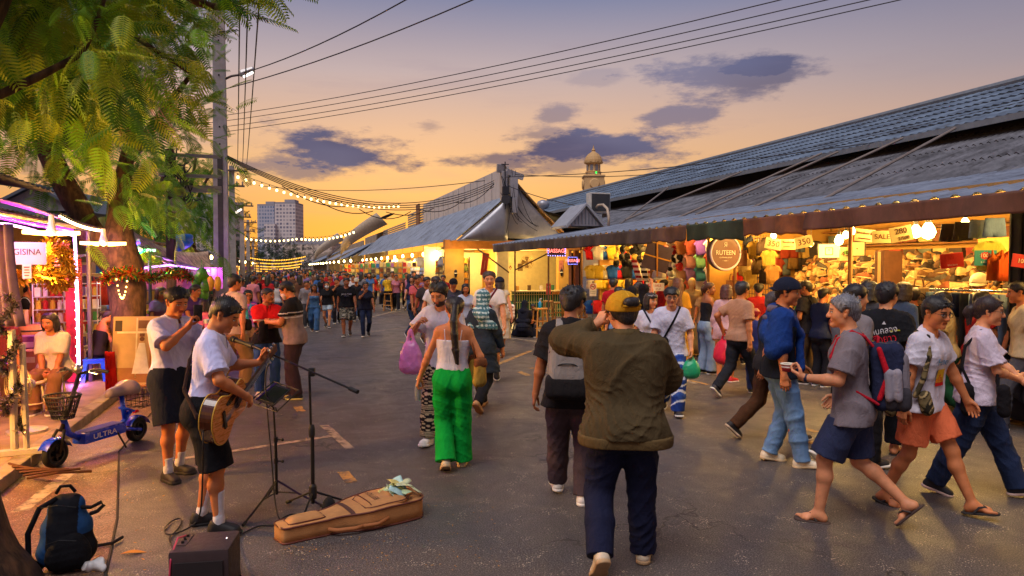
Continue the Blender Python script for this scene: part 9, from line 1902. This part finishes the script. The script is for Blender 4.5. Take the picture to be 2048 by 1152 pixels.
sign(LK(kv(1121),2.05,-.06),.20,.42,'pink rounded plaque on the yellow pillar',(206,130,110),[('≡',.16,0,.05,(150,70,60)),('≡',.16,0,-.10,(150,70,60))],KR,0,'wall_plaque','plaque');sign(LK(kv(975),2.1,.4),.26,.9,'tall maroon banner hanging at the kiosk doorway',(150,50,50),[('|',.4,0,0,(190,120,100))],KR,.15,'banner','banner');sign(PV(1097,578,7.6),.14,.34,'small red and white notice on the kiosk post',(196,60,60),[('Ø',.1,0,.06,(236,220,220)),('–',.1,0,-.09,(236,220,220))],FR,0,'notice_card','notice');sign(LK(kv(1084),1.95,4.12),.36,.5,'round emblem picture on the inner kiosk wall',(216,200,150),[('◊',.3,0,0,(120,80,50))],KR,0,'wall_picture','picture')
for px in(1030,1097):mb=MB();p=PV(px,600,7.4);mb.tube([(p.x,p.y,0),(p.x,p.y,2.8)],.03,6);tag(mb.build('awning_post',M_RUST),('thin rusty post before the kiosk fan','thin rusty post right of the kiosk counter')[px>1050],'post')
mb=MB();mb.tube([PV(955,498,6.2),PV(1018,545,7.4)],.025,6);mb.tube([PV(1030,540,7.4),PV(1100,505,7.4)],.02,6);tag(mb.build('awning_brace',M_RUST),'slanting rusty braces under the corner awning before the kiosk','brace')
def bar_stool(loc,rot,label,h=.72,back=False):
 t=thing('bar_stool',label,'stool',loc,rot,'wooden stools at the kiosk');W_=mat((196,134,62),.5,var=.2,vs=8,name='stool_wood');mb=MB();mb.box((0,0,h),(.34,.34,.04),None,.015);mb.build('seat',W_,t)
 for sx in(-1,1):
  for sy in(-1,1):mb=MB();mb.tube([(sx*.13,sy*.13,h-.02),(sx*.19,sy*.19,0)],.02,6);mb.build('leg',W_,t)
 mb=MB()
 for z in(.25,.45):q=.19-.06*z/h;mb.tube([(-q,-q,z),(q,-q,z),(q,q,z),(-q,q,z),(-q,-q,z)],.013,5)
 mb.build('stretcher',W_,t)
 if back:mb=MB();mb.tube([(-.16,.17,h),(-.17,.22,h+.38)],.018,6);mb.tube([(.16,.17,h),(.17,.22,h+.38)],.018,6);mb.box((0,.21,h+.33),(.36,.02,.1));mb.build('backrest',W_,t)
 return t
bar_stool(G(1080,674),.4,'wooden stool holding a blue bottle beside the seated woman in black',.80);bar_stool(G(1118,652),.2,'tall wooden stool in the middle before the tiled counter',.78,True);bar_stool(G(1163,650),.1,'wooden chair-stool nearest the glass door',.62,True);bar_stool(G(1096,640),-.2,'wooden stool close against the tiled counter',.7)
b_=G(1080,674);t=thing('spray_bottle','blue pump bottle standing on the wooden stool','bottle',(b_.x,b_.y,.822));mb=MB();mb.lathe([(.04,0),(.045,.02),(.045,.15),(.018,.19)],(0,0,0),14);mb.build('bottle',mat((40,140,200),.2,name='blue_gel'),t,True);mb=MB();mb.tube([(0,0,.19),(0,0,.26),(.05,0,.265)],.012,6);mb.build('pump',mat((236,236,236),.4,name='white_pump'),t)
p=G(1018,672);t=thing('stroller','folding pushchair with a dotted white bag hung on its handle','pushchair',(p.x,p.y,0),.3);mb=MB();mb.tube([(-.2,.3,.1),(-.2,-.1,.6),(-.2,-.35,1.0),(.2,-.35,1.0),(.2,-.1,.6),(.2,.3,.1)],.014,6);mb.tube([(-.2,-.3,.1),(-.2,.1,.6)],.014,6);mb.tube([(.2,-.3,.1),(.2,.1,.6)],.014,6);mb.build('frame',M_BLK,t,True);mb=MB();mb.shell(lambda a,b:Vector(((a-.5)*.36,-.2+.35*b,.75-.42*b+.15*(b-.5)**2)),6,8,(0,0,-.02));mb.build('seat',fabric((36,34,40)),t,True)
for sx in(-1,1):
 for sy in(-1,1):mb=MB();mb.lathe([(.02,-.02),(.085,-.02),(.09,0),(.085,.02),(.02,.02)],(sx*.22,sy*.3,.09),16,Matrix.Rotation(pi/2,3,'Y'));mb.build('wheel',M_BLKP,t)
bag=thing('hanging_bag','white dotted bag hanging on the pushchair handle','bag',(p.x,p.y-.45,.55),.3);V=mesh_of(rbox(A(0,0,.18),np.eye(3),.17,.06,.2,.05,.9),.02);DOT=dots((232,224,226),(130,60,80),60);link_mesh('bag_body',V[0],V[1],attr_mat(.9,.12,.3,22,0),bag,True,cols=np.c_[DOT(V[0],None),np.ones(len(V[0]))]);mb=MB();mb.tube([(-.08,0,.36),(-.05,0,.46),(.05,0,.46),(.08,0,.36)],.01,5);mb.build('handle',fabric((60,50,56)),bag)
rr=random.Random(31)
def goods_rack(u,v,w,h,label,cols,rows,per,kind='card',rot=0,glow=0):
 t=thing('goods_rack',label,'rack',S(u,v,0),SROT+rot,'goods racks along the street');mb=MB();mb.box((0,.03,h/2),(w,.03,h));mb.build('back_panel',mat((214,196,150),.8,name='rack_panel'),t);mb=MB()
 for x in(-w/2,w/2):mb.tube([(x,0,0),(x,0,h)],.02,5)
 for r in range(rows):mb.tube([(-w/2,-.05,.32+(h-.35)*r/rows),(w/2,-.05,.32+(h-.35)*r/rows)],.012,5)
 mb.build('rack_bars',M_STEEL,t);pr={}
 for r in range(rows):
  for i in range(per):
   c=rr.choice(cols)
   if c not in pr:mb=MB();mb.box((0,0,0),(w/per*.72,.05,(h-.4)/rows*.72),None,.01);pr[c]=o=mb.build('packet',mat(c,.5,name='packaging'),t)
   else:o=pr[c].copy();COL.objects.link(o);o.parent=t
   o.location=(-w/2+w*(i+.5)/per,-.07-rr.uniform(0,.05),.32+(h-.35)*(r+.55)/rows)
 return t
PHN=[(232,228,236),(210,214,236),(236,200,210),(196,206,226)];GLD=[(226,170,60),(200,120,40),(236,206,120),(150,80,40),(120,140,70)];MIX=[(200,60,50),(60,110,180),(226,190,80),(236,226,206),(80,60,50),(150,90,160),(60,140,90)]
STL=[(27.2,6.6,1.2,2.4,'yellow lit snack rack beside the kiosk wall',GLD,7,6,0),(29.0,6.8,1.5,2.3,'tall gold packet rack second up from the kiosk',GLD,7,7,0),(31.5,6.5,1.3,2.0,'white phone case rack beside the seated vendor',PHN,9,8,0),(33.4,6.4,1.3,2.0,'white and lilac phone case rack further up the street',PHN,9,8,0),(36,6.6,1.6,2.3,'rack of mixed bags under the corner awning',MIX,6,6,0),(38.5,6.5,1.6,2.3,'amber rack of small goods under the corner awning',GLD,6,6,0),(41,6.5,1.8,2.3,'mixed toy rack halfway along the corner awning',MIX,6,6,0),(44,6.5,1.8,2.3,'gold goods rack beyond the toy rack',GLD,6,6,0),(47.5,6.5,2,2.3,'colourful rack near the pink shirted man\'s head',MIX,5,6,0),(51,6.4,2,2.3,'amber rack far up the corner building',GLD,5,6,0),(55,6.4,2,2.3,'mixed rack far up the corner building',MIX,5,6,0),(60,6.3,2.2,2.3,'last rack at the end of the corner building',GLD,5,6,0),(66,6.2,2.2,2.3,'rack under the grey awning past the arched canopy',MIX,5,6,0),(73,6.2,2.2,2.3,'far amber rack under the grey awning',GLD,5,6,0)]
for(u,v,w,h,lb,cols,r,p_,ro)in STL:goods_rack(u,v,w,h,lb,cols,r,p_,rot=-.55+rr.uniform(-.2,.2))
for k in range(26):
 u=27+k*1.9+rr.uniform(-.4,.4);garment(('tee','vest','shorts','tee')[k%4],S(u,6.3+rr.uniform(-.1,.3),2.5),SROT-.5+rr.uniform(-.5,.5),rr.choice(MIX+GLD+PHN),'bright garment hanging under the corner awning up the street','garment','garments hanging under the corner awning',.75,i=k)
for k in range(12):bulb(S(26.8+k*3.1,6.35,2.62),'bare bulb glowing under the corner awning',75 if k==0 else 130,.075 if k else.06,16,group='bulbs under the corner awning')
for k in range(14):bulb(S(64+k*6.5,5.6-.08*k,2.6),'distant bare bulb glowing under the far awnings',300 if k%2==0 else 0,.11,14,group='bulbs under the far awnings')
for k in range(10):bulb(S(22+k*8,-3.6-.02*k,2.5),'bare bulb glowing in the left stalls up the street',220 if k%2==0 else 0,.09,10,group='bulbs in the left stalls')
for k in range(9):goods_rack(20+k*7,-4.0-.03*k,2.2,2.1,('mixed goods rack '+('just past the fruit stall','second past the fruit stall','third past the fruit stall','fourth up the left row','fifth up the left row','sixth up the left row','seventh up the left row','eighth up the left row','last up the left row')[k]),MIX,5,6,rot=.5)
for k in range(7):
 u0=19+k*11;t=thing('stall_awning',('grey brown stall awning '+('just beyond the fruit stall','second along the left row','third along the left row','fourth along the left row','fifth along the left row','sixth along the left row','farthest along the left row')[k]),'awning',S(u0,-3.4,0),SROT,'awnings of the left row');mb=MB();mb.shell(lambda a,b:local(t,S(u0+10*a,-2.9-2.6*b-.03*k,2.55+.5*b-.06*sin(pi*a*3))),18,3,(0,0,.02));mb.build('sheet',mat([(126,104,92),(96,96,104),(120,90,80)][k%3],.8,var=.2,name='awning_sheet'),t,True);mb=MB()
 for a in(0,1):mb.tube([local(t,S(u0+10*a,-2.95,0)),local(t,S(u0+10*a,-2.95,2.55))],.03,5)
 mb.build('posts',M_STEEL,t)
# ================================================================ THE CROWD UP THE STREET AND THE SEATED PEOPLE
def seat_fig(label,px,ytop,Y,af,z,top,bottom,hair,fem=False,skin='tan',seat=.45,pose=None,sleeve=.64,cut='straight',ln=1.0,H=1.62,bulk=1.0,shoes=(60,56,56),strap=False):
 p=P(px,HZ,Y);f=Fig(label,(p.x,Y),af+math.degrees(math.atan((px-1024)/F)),H,bulk=bulk,fem=fem,skin=skin,pose=pose or sit(seat),z=z);f.body();f.hair(*hair)if hair else None;f.shirt(top,sleeve=sleeve,hem=.92,strap=1.34 if strap else False).pants(bottom,cut=cut,ln=ln,name='trousers' if cut!='shorts' else 'shorts').shoes(shoes);return f
seat_fig('woman in white tee sitting on a stool with clasped hands in the near tent',108,655,9.0,200,.11,(226,206,190),(150,104,70),('bob',(40,28,26)),True,'tan',.46,dict(sit(.46),head=(14,0),rh=(.02,.34,.62),lh=(-.02,.34,.62),rhd=(-.6,.6,-.2),lhd=(.6,.6,-.2)),.85,bulk=1.2,shoes=(90,70,60))
seat_fig('woman in black vest top sitting on the blue stool looking at her phone',192,632,11.3,75,.03,(36,30,34),(44,38,44),('bun',(40,24,22)),True,'tan',.45,dict(sit(.45),head=(0,24),rh=(.06,.36,.86),lh=(-.06,.36,.86),rhd=(-.3,.6,.6),lhd=(.3,.6,.6)),strap=True)
seat_fig('woman in dark vest behind the woman on the blue stool',214,634,12.0,100,.03,(70,40,60),(80,50,60),('bob',(40,24,22)),True,'tan',.45,strap=True)
f=who('stall worker in black and white striped shirt and glasses in the near tent',50,583,738,100,'tan',H=1.62,pose={'rh':(.05,.32,1.05),'lh':(-.05,.34,1.08),'head':(0,18)});f.body().hair('short',(26,22,22),t=.022,fringe=.02).shirt(stripes([(30,28,32),(30,28,32),(220,214,214)],0,.055,0),hem=.82).pants((40,38,44)).shoes((40,38,40)).glasses()
f=who('person in maroon shirt standing half behind the mauve curtain',10,625,850,60,'tan',H=1.45);f.body().hair('short').shirt((120,50,50),hem=.84,ease=.03).pants((96,66,60)).shoes((50,40,40))
f=who('man in purple tee selling at the fruit stall',386,577,745,150,'brown',H=1.62,pose={'head':(-30,6),'rh':(.12,.3,.98),'lh':(-.12,.32,1.0)});f.body().hair('short',(26,20,24),t=.024).shirt((70,44,120),hem=.84).pants((60,50,60)).shoes((50,44,44))
simple('person with pink backpack behind the filming musician',405,640,760,20,(214,110,130),(110,80,90),('bob',(40,26,24)),True,H=1.4)
simple('woman with brown hair behind the filming musician\'s head',318,585,740,150,(150,110,130),(80,70,80),('bob',(90,52,34)),True,H=1.6)
seat_fig('woman in black robe and headscarf sitting low before the kiosk',1046,605,19.2,20,0,(30,32,46),(30,32,46),None,True,'tan',.22,dict(sit(.22,.34)),1.9).hijab((28,30,44),1.05).skirt((28,30,44),hem=.03,r=.34)
seat_fig('child sitting beside the woman in black before the kiosk',1068,597,19.6,190,0,(60,54,60),(70,60,60),('short',(30,24,24)),False,'brown',.35,H=1.3)
seat_fig('girl in green tee with tied hair standing behind the pushchair',1013,563,20.5,185,.0,(36,150,120),(60,70,80),('bun',(36,26,26)),True,'tan',.45,{},H=1.57)
seat_fig('vendor in yellow tee on a black stool by the phone case racks',776,558,31,-40,.25,(220,180,50),(50,46,50),('short',(26,22,22)),False,'brown',.6,sit(.6))
t=bar_stool(S(*UV(P(776,HZ,31)),0)-Vector((0,0,0)),0,'dark stool under the yellow-shirted vendor',.78)
f=who('shop worker in red football shirt turned to the sportswear wall',1226,548,715,10,'tan',H=1.7);f.body().hair('short',(24,20,22)).shirt((196,30,40),hem=.84).pants((50,46,50)).shoes((50,50,54))
f=who('woman in yellow top reaching up to the cap stall',1272,552,722,60,'tan',fem=True,H=1.64,pose={'rh':(.16,.30,1.72),'re':(.8,.1,-1),'lh':(-.12,.3,1.3)});f.body().hair('bob',(40,26,24)).shirt((214,170,50)).pants((70,70,86)).shoes((60,60,60))
TOPS=[('white',(216,212,216)),('black',(34,32,36)),('grey',(128,124,130)),('red',(180,40,44)),('navy',(40,48,80)),('pink',(206,130,150)),('green',(50,130,70)),('beige',(190,160,130)),('blue',(70,110,170)),('yellow',(214,180,70)),('brown',(110,76,60)),('lilac',(150,120,170))]
BOTS=[('dark',(40,40,48)),('denim',(76,104,150)),('khaki',(150,126,96)),('black',(28,28,32))]
PR=[]
for k,(ps,hr,fem,sk)in enumerate((({},'short',False,'tan'),(walk(.22,1),'short',False,'brown'),(walk(.2,-1),'bob',True,'fair'),(walk(.14,1),'long',True,'tan'),({'rh':(.05,.3,1.3)},'short',False,'tan'),(walk(.25,-1),'bun',True,'tan'))):
 f=Fig('prototype',(.0,30),0,1.7,fem=fem,skin=sk,pose=ps,res=.026,crude=True);f.fine=.016;f.body(hands=True).hair(hr,(26,22,22),t=.02,tuft=20,ln=.25).shirt((200,200,200),hem=.86,wr=0.003).pants((40,40,40)).shoes((50,48,50));f.root.hide_render=False
 for ch in f.root.children:
  if ch.name.split('.')[0]in('t_shirt','trousers'):ch.data.materials[0]=None
 PR.append(f)
rr=random.Random(5);taken=[];nC=0;used_proto=set()
def crowd_person(px,Y,facing,H):
 global nC
 f=PR[rr.randrange(len(PR))];p=P(px,HZ,Y);tn,tc=rr.choice(TOPS);bn,bc=rr.choice(BOTS)
 idx=PR.index(f);o=f.root if idx not in used_proto else copy_tree(f.root);used_proto.add(idx)
 for ch in o.children:
  nm=ch.name.split('.')[0]
  if nm in('t_shirt','trousers')or(ch.material_slots and ch.material_slots[0].material is None):ch.material_slots[0].link='OBJECT';ch.material_slots[0].material=fabric(tc if nm=='t_shirt' else bc)
 o.location=(p.x,Y,0);o.rotation_euler.z=-radians(facing+rr.uniform(-25,25));s_=H/1.7;o.scale=(s_,s_,s_)
 side='by the poles' if px<500 else('mid-street' if px<610 else 'by the awnings');far='nearer' if Y<32 else('midway' if Y<52 else('deep' if Y<85 else 'far'))
 tag(o,'%s-topped person in %s trousers %s %s in the crowd %s'%(tn,bn,'walking away' if abs(facing)<90 else 'coming closer',far,side),'person','people in the distant crowd');nC+=1
for k in range(200):
 for _ in range(40):
  Y=25*(6.5**(rr.random()**1.05));v=rr.uniform(-2.3,5.2)if Y>34 else rr.choice((rr.uniform(-2.4,.2),rr.uniform(4.4,5.6)))
  u=(Y-.3139*v)/.9495;q=S(u,v)
  if all((q.x-a)**2+(q.y-b)**2>.42 for a,b in taken):break
 taken.append((q.x,q.y));crowd_person(1024+q.x/q.y*F,q.y,rr.choice((0,0,180,180,160,20)),rr.uniform(1.55,1.80))
for k,(px,Y)in enumerate(((660,26),(645,29),(705,27),(690,30),(722,29),(740,31),(600,25),(585,28),(570,24),(535,23),(505,22),(480,20),(495,25),(462,24),(520,27),(548,30),(610,31),(636,33))):crowd_person(px,Y,rr.choice((0,180,180)),rr.uniform(1.6,1.78))
for k in range(16):
 u=4+k*.85;v=rr.uniform(8.3,8.7)
 if 3.4<u<16:crowd_person(1024+S(u,v).x/S(u,v).y*F,S(u,v).y,rr.choice((20,60,100)),rr.uniform(1.5,1.72))
